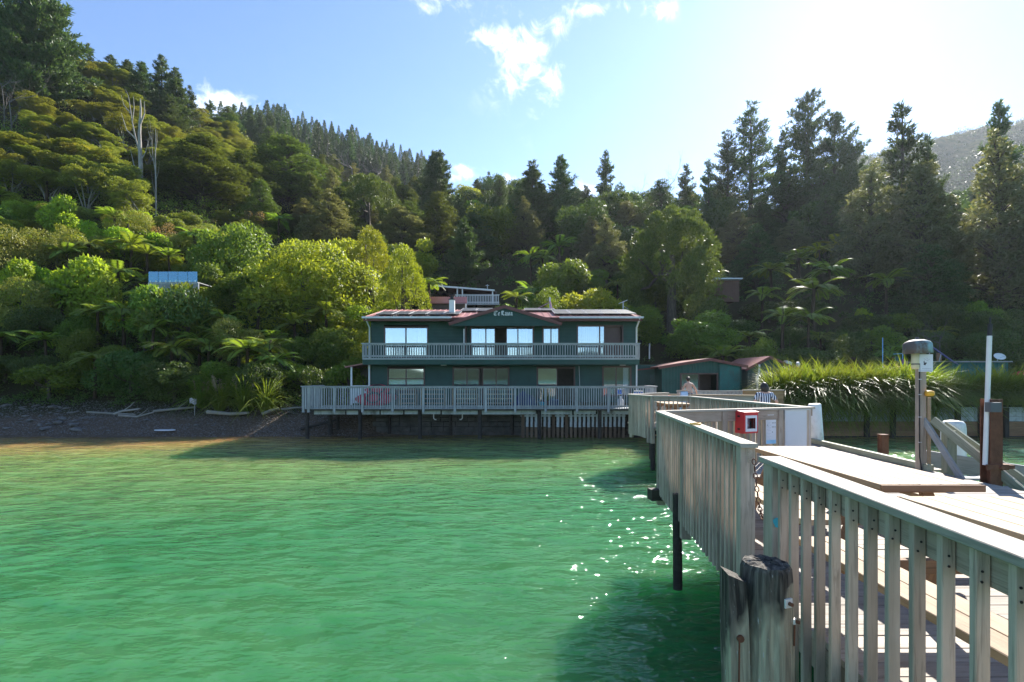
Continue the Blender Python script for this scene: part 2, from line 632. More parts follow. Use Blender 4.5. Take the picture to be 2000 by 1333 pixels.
def mat_glass(name, refl=0.5, tint=(0.74, 0.87, 1.0), through=(0.8, 0.85, 0.88)):
    m_, nt, out = new_mat(name)
    t = NT(nt)
    tr = t.n('ShaderNodeBsdfTransparent')
    tr.inputs[0].default_value = (*through, 1)
    gl = t.n('ShaderNodeBsdfGlossy')
    gl.inputs['Color'].default_value = (*tint, 1)
    gl.inputs['Roughness'].default_value = 0.03
    mx = t.n('ShaderNodeMixShader')
    mx.inputs[0].default_value = refl
    t.link(tr.outputs[0], mx.inputs[1])
    t.link(gl.outputs[0], mx.inputs[2])
    t.link(mx.outputs[0], out.inputs['Surface'])
    return m_


M['glass'] = mat_glass("window_glass", 0.38)
M['glass_dim'] = mat_glass("dim_window_glass", 0.16)
M['glass_clear'] = mat_glass("balustrade_glass", 0.2, (0.45, 0.75, 0.95), (0.3, 0.5, 0.55))


def mat_stripes():
    m_, nt, out = new_mat("striped_shirt")
    t = NT(nt)
    tc = t.n('ShaderNodeTexCoord')
    w = t.n('ShaderNodeTexWave')
    w.inputs['Scale'].default_value = 5.0
    w.inputs['Distortion'].default_value = 0.4
    t.link(tc.outputs['Object'], w.inputs['Vector'])
    t.principled(out, t.mix(t.remap(w.outputs['Fac'], 0.45, 0.55), (0.02, 0.03, 0.08), (0.7, 0.72, 0.78)), 0.85, 0.1)
    return m_


M['stripes'] = mat_stripes()


def mat_pile():
    """old tarred pile: black weathered upper part, paler bare wood lower and on one flank, rust runs"""
    m_, nt, out = new_mat("old_tarred_pile")
    t = NT(nt)
    tc = t.n('ShaderNodeTexCoord')
    v = tc.outputs['Object']
    g = t.noise(1.0, t.mapping(v, (26, 26, 1.6)), 7, 0.62, 1.0)
    n = t.noise(3.0, t.mapping(v, (1.4, 1.4, 0.5)), 4)
    sep = t.n('ShaderNodeSeparateXYZ')
    t.link(v, sep.inputs[0])
    wood = t.mix(t.remap(g, 0.38, 0.66), (0.42, 0.39, 0.29), (0.21, 0.185, 0.14))
    tar = t.mix(t.remap(g, 0.4, 0.7), (0.03, 0.027, 0.024), (0.17, 0.155, 0.13))
    h = t.math('ADD', t.remap(sep.outputs[2], -0.48, 0.28), t.math('MULTIPLY', t.math('SUBTRACT', n, 0.5), 2.2))
    h = t.math('ADD', h, t.remap(sep.outputs[0], 0.02, 0.12, 0.0, -0.6))
    h = t.math('ADD', h, t.remap(sep.outputs[2], -0.12, -0.04, 0.0, 1.6))
    col = t.mix(t.remap(h, 0.2, 0.5), wood, tar)
    sp = t.noise(60.0, t.mapping(v, (1, 1, 0.3)), 3)
    col = t.mix(t.math('MULTIPLY', t.remap(sp, 0.66, 0.72), 0.7), col, (0.45, 0.46, 0.47))
    crack = t.noise(1.0, t.mapping(v, (16, 16, 0.35)), 2, 0.4, 0.3)
    col = t.mix(t.remap(crack, 0.655, 0.675), col, (0.008, 0.007, 0.006))
    t.principled(out, col, 0.85, 0.25, 0, t.bump(t.math('SUBTRACT', g, t.remap(crack, 0.62, 0.68)), 0.8, 0.012))
    return m_


M['pile'] = mat_pile()


def mat_ground():
    m_, nt, out = new_mat("hillside_soil")
    t = NT(nt)
    tc = t.n('ShaderNodeTexCoord')
    v = tc.outputs['Object']
    sep = t.n('ShaderNodeSeparateXYZ')
    t.link(v, sep.inputs[0])
    n = t.noise(0.35, v, 6, 0.6)
    n2 = t.noise(7.0, v, 6, 0.7)
    vor = t.n('ShaderNodeTexVoronoi')
    vor.inputs['Scale'].default_value = 9.0
    t.link(v, vor.inputs['Vector'])
    peb = t.mix(t.math('MULTIPLY', vor.outputs['Color'], 1.0), (0.080, 0.058, 0.042), (0.20, 0.155, 0.12))
    wet = t.mix(t.remap(n2, 0.3, 0.7), (0.060, 0.043, 0.030), (0.12, 0.09, 0.066))
    peb = t.mix(t.remap(n2, 0.4, 0.6), peb, wet)
    litter = t.mix(t.remap(n2, 0.35, 0.65), (0.035, 0.028, 0.018), (0.075, 0.06, 0.035))
    scrub = t.mix(t.remap(n, 0.35, 0.65), (0.028, 0.04, 0.012), (0.055, 0.066, 0.02))
    hill = t.mix(t.remap(n2, 0.45, 0.6), litter, scrub)
    far = t.mix(t.remap(t.noise(0.13, v, 6, 0.7), 0.4, 0.6), (0.035, 0.05, 0.018), (0.085, 0.085, 0.035))
    fy = t.remap(sep.outputs[1], 250, 330)
    hill = t.mix(fy, hill, far)
    # beach below about 1.1 m above the water
    b = t.remap(t.math('ADD', sep.outputs[2], t.math('MULTIPLY', n, 0.5)), 1.05, 1.5)
    t.principled(out, t.mix(b, peb, hill), 1.0, 0.0, 0, t.bump(t.math('ADD', n2, vor.outputs['Distance']), 0.7, 0.06))
    return m_


M['ground'] = mat_ground()


def mat_water():
    """turbid green harbour water: the bed's sand shows ochre where it is shallow; ripples are bump on several scales"""
    m_, nt, out = new_mat("green_sea_water")
    t = NT(nt)
    tc = t.n('ShaderNodeTexCoord')
    v = tc.outputs['Object']
    sep = t.n('ShaderNodeSeparateXYZ')
    t.link(v, sep.inputs[0])
    big = t.noise(0.16, v, 3, 0.5)
    shore = t.math('ADD', sep.outputs[1], t.math('MULTIPLY', t.math('SUBTRACT', big, 0.5), 5.0))
    shore = t.math('SUBTRACT', shore, t.remap(sep.outputs[0], -18, 2, 0.0, 6.0))
    deep = t.mix(t.remap(big, 0.3, 0.7), (0.030, 0.136, 0.050), (0.050, 0.160, 0.062))
    col = t.mix(t.remap(shore, 5.0, 19.0, 0, 1, True), deep, (0.125, 0.195, 0.062))
    col = t.mix(t.remap(shore, 18.0, 24.5, 0, 1, True), col, (0.27, 0.19, 0.06))
    w1 = t.noise(1.0, t.mapping(v, (0.62, 1.15, 1)), 2, 0.5, 0.2)
    w2 = t.noise(1.0, t.mapping(v, (1.8, 3.2, 1), (3, 1, 0)), 3, 0.5, 0.15)
    w3 = t.noise(1.0, t.mapping(v, (5.5, 8.5, 1), (7, 2, 0)), 2, 0.5, 0.1)
    h = t.math('ADD', t.math('MULTIPLY', w1, 1.0), t.math('MULTIPLY', w2, 0.52))
    h = t.math('ADD', h, t.math('MULTIPLY', w3, 0.07))
    nb = t.bump(h, 1.0, 0.36)
    pr = t.principled(out, col, 0.05, 0.5, 0, nb)
    pr.inputs['IOR'].default_value = 1.33
    pr.inputs['Subsurface Weight'].default_value = 1.0
    pr.inputs['Subsurface Radius'].default_value = (0.8, 1.5, 1.1)
    pr.inputs['Subsurface Scale'].default_value = 6.0
    return m_


M['water'] = mat_water()

# leaves
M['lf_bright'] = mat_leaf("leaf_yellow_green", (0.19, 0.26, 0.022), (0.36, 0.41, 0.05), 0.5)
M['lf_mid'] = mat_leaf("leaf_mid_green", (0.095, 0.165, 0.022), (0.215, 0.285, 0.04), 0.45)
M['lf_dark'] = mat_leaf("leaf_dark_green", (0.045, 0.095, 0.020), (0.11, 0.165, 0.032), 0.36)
M['lf_lime'] = mat_leaf("leaf_lime", (0.20, 0.32, 0.025), (0.36, 0.46, 0.045), 0.5)
M['lf_olive'] = mat_leaf("leaf_olive", (0.150, 0.180, 0.030), (0.29, 0.31, 0.065), 0.38)
M['lf_grey'] = mat_leaf("leaf_grey_green", (0.11, 0.125, 0.060), (0.23, 0.24, 0.125), 0.38, rough=0.55, spec=0.2)
M['lf_pine'] = mat_leaf("pine_needles", (0.040, 0.080, 0.028), (0.105, 0.155, 0.052), 0.3)
M['lf_far'] = mat_leaf("far_pine_needles", (0.034, 0.070, 0.024), (0.085, 0.135, 0.045), 0.25)
M['lf_fern'] = mat_leaf("fern_fronds", (0.12, 0.20, 0.024), (0.25, 0.33, 0.05), 0.5)
M['lf_fern_y'] = mat_leaf("yellow_fern_fronds", (0.26, 0.28, 0.03), (0.42, 0.42, 0.05), 0.5)
M['lf_fern_b'] = mat_leaf("dead_fern_fronds", (0.12, 0.07, 0.03), (0.24, 0.15, 0.06), 0.35)
M['lf_dry'] = mat_leaf("dry_leaf", (0.26, 0.17, 0.075), (0.40, 0.28, 0.14), 0.4)
M['lf_cypress'] = mat_leaf("cypress_sprays", (0.055, 0.092, 0.020), (0.150, 0.185, 0.042), 0.36)
M['lf_thuja'] = mat_leaf("golden_cypress_sprays", (0.15, 0.21, 0.018), (0.30, 0.35, 0.030), 0.5)
M['lf_grass'] = mat_leaf("tall_grass_blades", (0.09, 0.145, 0.018), (0.22, 0.27, 0.045), 0.5, rough=0.45, spec=0.35)
M['lf_plume'] = mat_leaf("grass_plumes", (0.30, 0.24, 0.17), (0.45, 0.38, 0.28), 0.4)
M['bark'] = mat_bark("bark", (0.055, 0.045, 0.036), (0.13, 0.11, 0.09))
M['bark_pale'] = mat_bark("pale_bark", (0.16, 0.145, 0.125), (0.30, 0.28, 0.25))
M['dead'] = mat_bark("bleached_wood", (0.20, 0.18, 0.16), (0.40, 0.37, 0.335))
M['dead_grey'] = mat_bark("grey_dead_twigs", (0.10, 0.088, 0.078), (0.19, 0.17, 0.155))
M['fern_trunk'] = mat_bark("fern_trunk", (0.035, 0.024, 0.016), (0.09, 0.06, 0.04))

# ================================================================== terrain
# ground height along sight directions: column (x/y*1000+1000) -> list of (distance, photo row of the ground)
SHORE_L = [(-60, None)]
COLS = {
    -3200: [(27, 853), (29, 800), (40, 700), (70, 600), (120, 560), (300, 640), (1200, 720)],
    -1200: [(27, 853), (29, 800), (31, 760), (38, 620), (50, 440), (70, 300), (100, 250), (140, 300), (300, 500), (1200, 700)],
    -400: [(27, 853), (29, 800), (31, 760), (36, 640), (44, 500), (54, 360), (66, 230), (82, 130), (105, 90), (140, 150), (300, 400), (1200, 700)],
    0: [(26.8, 853), (29, 800), (31, 765), (36, 655), (44, 530), (52, 420), (60, 325), (74, 205), (92, 135), (125, 150), (300, 330), (600, 560), (1200, 700)],
    200: [(26.8, 853), (29, 805), (31, 770), (36, 675), (44, 560), (52, 455), (64, 330), (78, 225), (95, 165), (120, 185), (300, 345), (600, 560), (1200, 700)],
    340: [(26.9, 853), (29, 805), (31, 772), (36, 690), (44, 590), (52, 500), (66, 380), (84, 285), (105, 232), (130, 250), (300, 350), (600, 560), (1200, 700)],
    440: [(27, 853), (29, 806), (31, 775), (36, 700), (44, 605), (54, 510), (68, 415), (90, 318), (115, 262), (150, 275), (240, 310), (400, 350), (800, 600), (1200, 700)],
    520: [(27, 853), (29, 806), (31, 778), (36, 715), (46, 605), (58, 515), (75, 425), (100, 350), (140, 310), (200, 285), (255, 268), (330, 300), (800, 600), (1200, 700)],
    650: [(27, 853), (29, 806), (32, 778), (37, 722), (46, 622), (60, 530), (80, 450), (110, 395), (160, 355), (220, 322), (265, 303), (350, 345), (800, 600), (1200, 700)],
    830: [(27.8, 850), (28.2, 800), (33, 775), (37, 745), (46, 625), (60, 540), (80, 475), (110, 430), (160, 398), (240, 372), (290, 360), (400, 400), (800, 600), (1200, 700)],
    1000: [(27.8, 850), (28.2, 786), (36, 780), (44, 650), (52, 598), (62, 530), (80, 465), (105, 420), (130, 410), (200, 440), (400, 480), (800, 600), (1200, 690)],
    1180: [(27.6, 850), (28.0, 786), (37, 780), (44, 670), (54, 600), (68, 520), (90, 460), (115, 435), (150, 450), (400, 485), (800, 600), (1200, 680)],
    1300: [(26.8, 853), (26.95, 792), (37, 778), (44, 675), (54, 600), (68, 520), (90, 465), (115, 438), (160, 450), (400, 495), (800, 600), (1200, 680)],
    1500: [(26.8, 853), (26.95, 792), (36, 778), (44, 680), (54, 602), (68, 525), (88, 470), (110, 442), (160, 450), (260, 490), (330, 480), (440, 420), (520, 440), (1200, 600)],
    1690: [(26.8, 853), (26.95, 792), (36, 778), (44, 685), (54, 606), (68, 530), (86, 478), (110, 450), (160, 450), (230, 470), (340, 390), (440, 304), (520, 330), (1200, 560)],
    1840: [(26.8, 853), (26.95, 792), (36, 778), (44, 685), (54, 610), (68, 535), (86, 478), (110, 450), (160, 440), (230, 445), (340, 350), (440, 270), (520, 300), (1200, 540)],
    2000: [(26.8, 853), (26.95, 792), (36, 778), (44, 690), (54, 612), (68, 540), (86, 480), (110, 445), (160, 430), (230, 425), (340, 320), (440, 238), (520, 270), (1200, 520)],
    2500: [(26.8, 853), (26.95, 792), (36, 778), (44, 690), (54, 620), (68, 560), (86, 500), (110, 460), (160, 440), (230, 410), (340, 310), (440, 225), (520, 250), (1200, 520)],
    5200: [(26.8, 853), (26.95, 792), (36, 770), (54, 740), (110, 700), (300, 700), (650, 690), (1200, 700)],
}
_cpx = sorted(COLS)
_cd = [np.array([p[0] for p in COLS[c]], float) for c in _cpx]
_cz = [np.array([EYE - (p[1] - HOR) * p[0] / 1000 for p in COLS[c]], float) for c in _cpx]


def col_z(i, d):
    z = np.interp(d, _cd[i], _cz[i])
    return np.where(d < _cd[i][0], np.maximum(_cz[i][0] - (_cd[i][0] - d) * 0.22, -2.2), z)


def hnoise(x, y):
    return (np.sin(x * 0.31 + 1.3) * np.cos(y * 0.27 + 0.4) * 0.5 + np.sin(x * 0.83 + y * 0.41) * 0.25 +
            np.sin(x * 0.11 - y * 0.17 + 2.0) * 0.7)


def ground_z(x, y):
    x = np.asarray(x, float)
    y = np.asarray(y, float)
    d = np.maximum(y, 1.0)
    px = 1000 + 1000 * x / d
    px = np.clip(px, _cpx[0], _cpx[-1])
    allz = np.array([col_z(i, d) for i in range(len(_cpx))])
    k = np.clip(np.searchsorted(_cpx, px) - 1, 0, len(_cpx) - 2)
    c = np.array(_cpx, float)
    t = (px - c[k]) / (c[k + 1] - c[k])
    t = t * t * (3 - 2 * t) * 0.5 + t * 0.5
    idx = np.indices(px.shape)
    za = np.take_along_axis(allz, k[None], 0)[0]
    zb = np.take_along_axis(allz, (k + 1)[None], 0)[0]
    z = za * (1 - t) + zb * t
    amp = np.clip((y - 31) / 40, 0, 1) * np.clip(y / 60, 0.5, 5)
    amp = amp * np.where((px > 800) & (y < 40), 0, 1)
    return z + hnoise(x, y) * amp * 0.55


def gz(x, y):
    return float(ground_z(np.array([x]), np.array([y]))[0])


def build_terrain():
    ds = np.concatenate([[-40, 5, 15, 21], np.arange(24, 26.6, 0.6), [26.7, 26.8, 26.95], np.arange(27.2, 36, 0.45), np.arange(36, 64, 1.0),
                         np.arange(64, 120, 2.5), np.arange(120, 330, 8), np.arange(340, 800, 15), [850, 950, 1200]])
    pxs = np.concatenate([np.linspace(-3200, -450, 22), np.arange(-400, 2500, 14), np.linspace(2510, 5200, 22)])
    D, PX = np.meshgrid(ds, pxs, indexing='ij')
    dd = np.maximum(D, 20.0)
    X = (PX - 1000) / 1000 * dd
    Y = D
    Z = ground_z(X, np.maximum(Y, 1.0))
    Z = np.where(D < 21, -2.2, Z)
    # rough crown-covered look for the far faces
    far = np.clip((Y - 300) / 100, 0, 1)
    Z = Z + far * (np.sin(X * 0.05) * np.cos(Y * 0.04) * 5 + np.sin(X * 0.17 + Y * 0.1) * 1.6 + rng.normal(0, 0.9, X.shape))
    nd, nx = D.shape
    verts = np.stack([X, Y, Z], -1).reshape(-1, 3)
    i, j = np.meshgrid(np.arange(nd - 1), np.arange(nx - 1), indexing='ij')
    a = (i * nx + j).ravel()
    quads = np.stack([a, a + 1, a + nx + 1, a + nx], -1)
    me = np_mesh("terrain", verts, np.full(len(quads), 4), quads.ravel(), M['ground'], smooth=True)
    o = put("terrain", me)
    tag(o, "steep bush-covered hillside rising behind the bay", "hillside", kind="structure")
    return o


build_terrain()

# low hills across the bay behind the camera (the lodge windows mirror them)
xs_ = np.linspace(-900, 900, 91)
hv = [(x, -520, -2) for x in xs_] + [(x, -640, 14 + 16 * math.sin(x * 0.006 + 1) + 8 * math.sin(x * 0.021) + 3 * math.sin(x * 0.07)) for x in xs_] + [(x, -800, -2) for x in xs_]
hq = [(r * 91 + i, r * 91 + i + 1, (r + 1) * 91 + i + 1, (r + 1) * 91 + i) for r in range(2) for i in range(90)]
mbq = MB()
mbq.add(hv, hq, True)
hm = mat_plain("distant_bush", (0.045, 0.06, 0.03), 0.9, 0.1, 0, 0.3, 0.05)
tag(mbq.build("hills", hm), "low bush-covered hills across the bay", "hills", kind="structure")

def build_water():
    """wind ripples as real geometry near the camera, flat sheet beyond"""
    wr = np.random.default_rng(21)
    xs = np.arange(-30, 26.01, 0.105)
    ys = [1.6]
    while ys[-1] < 28.4:
        ys.append(ys[-1] + 0.045 + 0.0034 * ys[-1])
    ys = np.array(ys)
    X, Y = np.meshgrid(xs, ys)
    Z = np.zeros_like(X)
    nw = 70
    lam = 0.34 * (2.6 / 0.34) ** wr.random(nw)
    ang = R(102) + wr.normal(0, 0.42, nw)
    for L, a in zip(lam, ang):
        k = 2 * math.pi / L
        ph = wr.random() * 6.283
        Z += (0.11 / math.sqrt(nw) / k * (1.25 if L > 0.6 else 0.9)) * np.sin(k * (X * math.cos(a) + Y * math.sin(a)) + ph + 0.5 * np.sin(0.33 * X + 0.21 * Y + ph))
    Z *= 0.75 + 0.35 * np.sin(X * 0.13 + Y * 0.19) * np.cos(Y * 0.23 - X * 0.07)
    Z *= 1 + 0.9 * np.clip((X - 5.0) / 3.0, 0, 1)          # choppier on the open side of the jetty
    edge = np.minimum.reduce([X - xs[0], xs[-1] - X, Y - ys[0], ys[-1] - Y])
    Z *= np.clip(edge / 1.2, 0, 1)
    ny, nx = X.shape
    v = np.stack([X, Y, Z], -1).reshape(-1, 3)
    i, j = np.meshgrid(np.arange(ny - 1), np.arange(nx - 1), indexing='ij')
    q = (i * nx + j).ravel()
    quads = np.stack([q, q + 1, q + nx + 1, q + nx], -1)
    n0 = len(v)
    B = 1500.0
    ring = np.array([(-B, -B, 0), (B, -B, 0), (B, 60, 0), (-B, 60, 0), (xs[0], ys[0], 0), (xs[-1], ys[0], 0), (xs[-1], ys[-1], 0), (xs[0], ys[-1], 0)], float)
    rq = np.array([(0, 1, 5, 4), (1, 2, 6, 5), (2, 3, 7, 6), (3, 0, 4, 7)]) + n0
    v = np.concatenate([v, ring])
    quads = np.concatenate([quads, rq])
    return np_mesh("water", v, np.full(len(quads), 4), quads.ravel(), M['water'], smooth=True)


water = put("water", build_water())
tag(water, "rippled emerald green sea water filling the bay", "water", kind="structure")


# ================================================================== plants
def unit(v):
    return v / np.maximum(np.linalg.norm(v, axis=-1, keepdims=True), 1e-9)


def rdir(n):
    return unit(rng.normal(size=(n, 3)))


def cards(P, A, N, L, Wd, shape=0.5):
    """One rhombic blade per point: base P, along A, face normal near N."""
    A = unit(A)
    S = np.cross(A, N)
    S = unit(S)
    L = np.broadcast_to(np.asarray(L, float), (len(P),))[:, None]
    Wd = np.broadcast_to(np.asarray(Wd, float), (len(P),))[:, None]
    v = np.stack([P, P + A * L * shape + S * Wd / 2, P + A * L, P + A * L * shape - S * Wd / 2], 1)
    return v.reshape(-1, 3)


def cards_mesh(name, vs, mats, midx=None):
    n = len(vs) // 4
    return np_mesh(name, vs, np.full(n, 4), np.arange(4 * n), mats, midx)


def tubes_mesh(name, lines, mat, n=6):
    """lines: list of (points, radii)"""
    mb = MB()
    for pts, rad in lines:
        mb.tube(pts, rad, n, caps=False)
    return mb.mesh(name, mat)


def blobs(lobes, n, up=0.25, inner=0.62):
    """Points on the outer shells of many lobes (centre, (rx,ry,rz)); hidden ones dropped."""
    C = np.array([l[0] for l in lobes], float)
    Rr = np.array([l[1] for l in lobes], float)
    area = (Rr[:, 0] * Rr[:, 1] + Rr[:, 0] * Rr[:, 2]) ** 0.9
    k = rng.choice(len(lobes), int(n * 1.7), p=area / area.sum())
    d = rdir(len(k))
    d[:, 2] += up
    d = unit(d)
    rr = 0.72 + 0.34 * rng.random(len(k)) ** 0.7
    P = C[k] + d * Rr[k] * rr[:, None]
    keep = np.ones(len(P), bool)
    for c, r in zip(C, Rr):
        q = ((P - c) / r)
        keep &= (q * q).sum(1) > inner * inner
    P, d = P[keep][:n], d[keep][:n]
    return P, d


def crown_broadleaf(mat, rx, rz, zc, K=16, n=9000, L=0.20, w=0.10, lr=0.38, droop=0.25, flat=0.75, seedy=0.0):
    lobes = []
    for i in range(K):
        d = rdir(1)[0]
        f = rng.uniform(0.4, 0.9)
        s = rng.uniform(0.5, 1.3) * lr
        lobes.append((np.array([d[0] * rx * f, d[1] * rx * f, zc + d[2] * rz * f]), np.array([rx * s, rx * s, rx * s * flat])))
    P, d = blobs(lobes, n)
    A = unit(rdir(len(P)) * 0.9 + d * 0.55 + np.array([0, 0, -droop]))
    N = unit(d + np.array([0, 0, 0.55]) + rdir(len(P)) * 0.55)
    return cards_mesh("crown", cards(P, A, N, L * rng.uniform(0.6, 1.3, len(P)), w * rng.uniform(0.7, 1.2, len(P))), mat), lobes


def limbs(lobes, h, r0, mat, n_l=6, lean=0.0, z0=-0.5):
    lines = []
    top = np.array([lean, 0, h * 0.62])
    lines.append(([(0, 0, z0), (lean * 0.3, 0.05, h * 0.25), tuple(top)], [r0 * 1.25, r0, r0 * 0.65]))
    for l in rnd.sample(lobes, min(n_l, len(lobes))):
        c = l[0]
        a = np.array([lean * 0.5, 0, h * rnd.uniform(0.28, 0.6)])
        m_ = (a + c) / 2 + np.array([0, 0, -0.08 * h])
        lines.append(([tuple(a), tuple(m_), tuple(c)], [r0 * 0.5, r0 * 0.32, r0 * 0.12]))
    return tubes_mesh("trunk", lines, mat)


def crown_pads(mat, pads, n, L, w, up=0.6):
    """flat layered foliage: thin fine cards lying along shallow pads"""
    P, d = blobs([(p[0], p[1]) for p in pads], n, up, 0.5)
    A = unit(rdir(len(P)) * np.array([1, 1, 0.45]) + d * 0.5)
    N = unit(np.array([0, 0, 1.0]) + rdir(len(P)) * 0.7 + d * 0.3)
    return cards_mesh("crown", cards(P, A, N, L * rng.uniform(0.6, 1.4, len(P)), w * rng.uniform(0.7, 1.3, len(P))), mat)


def make_pine(mat, H, Wd, bark, base=0.15, dense=1.0, L=0.42, w=0.075, step=0.6, top_pow=0.85, rough=0.25, nb=5):
    T = []
    D = []
    lines = [([(0, 0, -0.6), (0.05, 0.0, H * 0.5), (0.0, 0.05, H * 0.99)], [H * 0.019, H * 0.012, 0.03])]
    z = H * base
    while z < H * 0.985:
        t = (z - H * base) / (H * (1 - base))
        Lm = Wd / 2 * (1 - t) ** top_pow * (0.55 + 0.45 * min(1, t * 5 + 0.35)) + 0.25
        for b in range(nb + (1 if rnd.random() < 0.4 else 0)):
            if rnd.random() > 0.93 * dense + 0.07:
                continue
            az = rnd.uniform(0, 2 * math.pi)
            ln = Lm * rnd.uniform(1 - rough * 2, 1 + rough)
            el = R(rnd.uniform(2, 22) + 34 * t)
            dirh = np.array([math.cos(az), math.sin(az), 0])
            p0 = np.array([0, 0, z + rnd.uniform(-0.2, 0.2)])
            pts = []
            for s in np.linspace(0, 1, 5):
                pts.append(p0 + dirh * ln * s * math.cos(el) + np.array([0, 0, ln * (s * math.sin(el) * 0.6 + 0.22 * s * s - 0.06 * s)]))
            if ln > 0.9:
                lines.append(([tuple(p) for p in (pts[0], pts[2], pts[4])], [0.02 * ln ** 0.6 + 0.015, 0.022, 0.01]))
            n_t = max(2, int(ln / 0.30 * dense))
            for i in range(n_t):
                s = 0.22 + 0.78 * (i + rnd.random()) / n_t
                q = s * 4
                k = min(3, int(q))
                p = pts[k] * (1 - (q - k)) + pts[k + 1] * (q - k)
                side = np.array([-dirh[1], dirh[0], 0])
                sp = (1 - s * 0.6) * ln * 0.32
                for off in ((0,) if ln < 0.9 else (rnd.uniform(-1, -0.2), rnd.uniform(-0.3, 0.3), rnd.uniform(0.2, 1))):
                    T.append(p + side * off * sp + np.array([0, 0, rnd.uniform(-0.05, 0.18)]))
                    D.append(dirh * 0.8 + side * off * 0.7 + np.array([0, 0, 0.75 + 0.5 * t]))
        z += step * rnd.uniform(0.75, 1.25)
    T = np.array(T)
    D = unit(np.array(D))
    k = 7
    P = np.repeat(T, k, 0) + rng.normal(0, 0.06, (len(T) * k, 3))
    A = unit(np.repeat(D, k, 0) + rng.normal(0, 0.62, (len(T) * k, 3)))
    cr = cards_mesh("crown", cards(P, A, rdir(len(P)), L * rng.uniform(0.6, 1.25, len(P)), w), mat)
    return cr, tubes_mesh("trunk", lines, bark, 7), H


def make_far_pine(mat, H, Wd):
    n = 1500
    t = rng.random(n) ** 0.8
    az = rng.random(n) * 2 * math.pi
    lay = np.floor(t * 13) / 13 + 0.03
    rr = Wd / 2 * (1 - lay) ** 1.0 * (0.45 + 0.6 * rng.random(n)) + 0.05
    P = np.stack([np.cos(az) * rr * 0.75, np.sin(az) * rr * 0.75, H * 0.1 + t * H * 0.9], -1)
    A = np.stack([np.cos(az), np.sin(az), 0.25 + 0.5 * t], -1) + rng.normal(0, 0.3, (n, 3))
    A = np.concatenate([A, [[0, 0, 1]] * 10])
    P = np.concatenate([P, np.stack([rng.normal(0, .05, 10), rng.normal(0, .05, 10), np.linspace(H * .88, H * 1.02, 10)], -1)])
    ln = np.concatenate([rng.uniform(0.7, 1.3, n) * (0.35 + 0.75 * (1 - lay)), np.full(10, 0.5)])
    cr = cards_mesh("crown", cards(P, A, rdir(len(P)), ln, ln * rng.uniform(0.3, 0.42, len(P))), mat)
    return cr, tubes_mesh("trunk", [([(0, 0, -1), (0, 0, H)], [0.25, 0.04])], M['bark'], 5), H


def make_cypress(mat, rx, H, K=110, n=24000, point=0.0, L=0.17, w=0.06, lobe=0.62):
    """dense dome or cone covered with small upright lumps"""
    lobes = []
    for i in range(K):
        t = rng.random() ** 0.8
        az = rng.random() * 2 * math.pi
        if point:
            prof = (1 - t) ** 0.48 * (0.7 + 0.3 * min(1, t * 6))
        else:
            prof = math.sqrt(max(0, 1 - (max(0, t - 0.12) / 0.88) ** 2.2)) * (0.86 + 0.14 * min(1, t * 5))
        r = rx * prof * rng.uniform(0.72, 1.0)
        s = rng.uniform(0.6, 1.25) * lobe
        lobes.append((np.array([math.cos(az) * r, math.sin(az) * r, 0.05 * H + t * H * 0.88]), np.array([s, s, s * 1.5])))
    P, d = blobs(lobes, n, 0.35, 0.7)
    A = unit(d * 0.7 + np.array([0, 0, 0.8]) + rdir(len(P)) * 0.6)
    cr = cards_mesh("crown", cards(P, A, unit(d + rdir(len(P)) * 0.7), L * rng.uniform(0.6, 1.3, len(P)), w), mat)
    return cr, limbs(lobes, H, rx * 0.09, M['bark'], 8), H


def make_layered(mat, rx, H, tiers=9, n=15000, L=0.17, w=0.06, bark=None, zlo=0.28, per=6, th=0.22):
    pads = []
    lines = [([(0, 0, -0.6), (0.1, 0.05, H * 0.5), (0, 0, H * 0.95)], [rx * 0.085, rx * 0.055, 0.03])]
    for i in range(tiers):
        t = i / (tiers - 1)
        z = H * (zlo + (0.97 - zlo) * t)
        Rr = rx * (1 - t ** 1.7 * 0.82) * (0.75 + 0.25 * min(1, t * 4 + 0.2))
        for k in range(max(2, int(per * (1 - 0.5 * t)))):
            az = rng.random() * 2 * math.pi
            r = Rr * rng.uniform(0.35, 0.85)
            s = rng.uniform(0.14, 0.32) * rx * (1 - 0.4 * t)
            c = np.array([math.cos(az) * r, math.sin(az) * r, z + rng.normal(0, 0.03 * H)])
            pads.append((c, np.array([s, s, s * th * 1.6])))
            lines.append(([(0.05, 0, z - 0.09 * H), tuple((c + np.array([0, 0, z - 0.04 * H])) / 2), tuple(c)],
                          [rx * 0.022, rx * 0.016, 0.012]))
    cr = crown_pads(mat, pads, n, L, w)
    return cr, tubes_mesh("trunk", lines, bark or M['bark'], 5), H


def make_manuka(mat, rx, H, n=5200, stems=4, L=0.13, w=0.05, bark=None):
    pads = []
    lines = []
    for k in range(stems):
        az = rnd.uniform(0, 6.28)
        e = np.array([math.cos(az) * rx * 0.55, math.sin(az) * rx * 0.55, H * rnd.uniform(0.5, 0.8)])
        lines.append(([(rnd.uniform(-.15, .15), rnd.uniform(-.15, .15), -0.4), tuple(e * np.array([0.35, 0.35, 0.5]) + rng.normal(0, .12, 3)), tuple(e)],
                      [0.085, 0.06, 0.03]))
        for q in range(8):
            c = e + np.array([rnd.uniform(-1, 1) * rx * .55, rnd.uniform(-1, 1) * rx * .55, rnd.uniform(-0.12, 0.24) * H])
            s = rx * rnd.uniform(0.16, 0.36)
            pads.append((c, np.array([s, s, s * 0.62])))
            lines.append(([tuple(e), tuple(c)], [0.03, 0.012]))
    return crown_pads(mat, pads, n, L, w), tubes_mesh("trunk", lines, bark or M['bark_pale'], 5), H


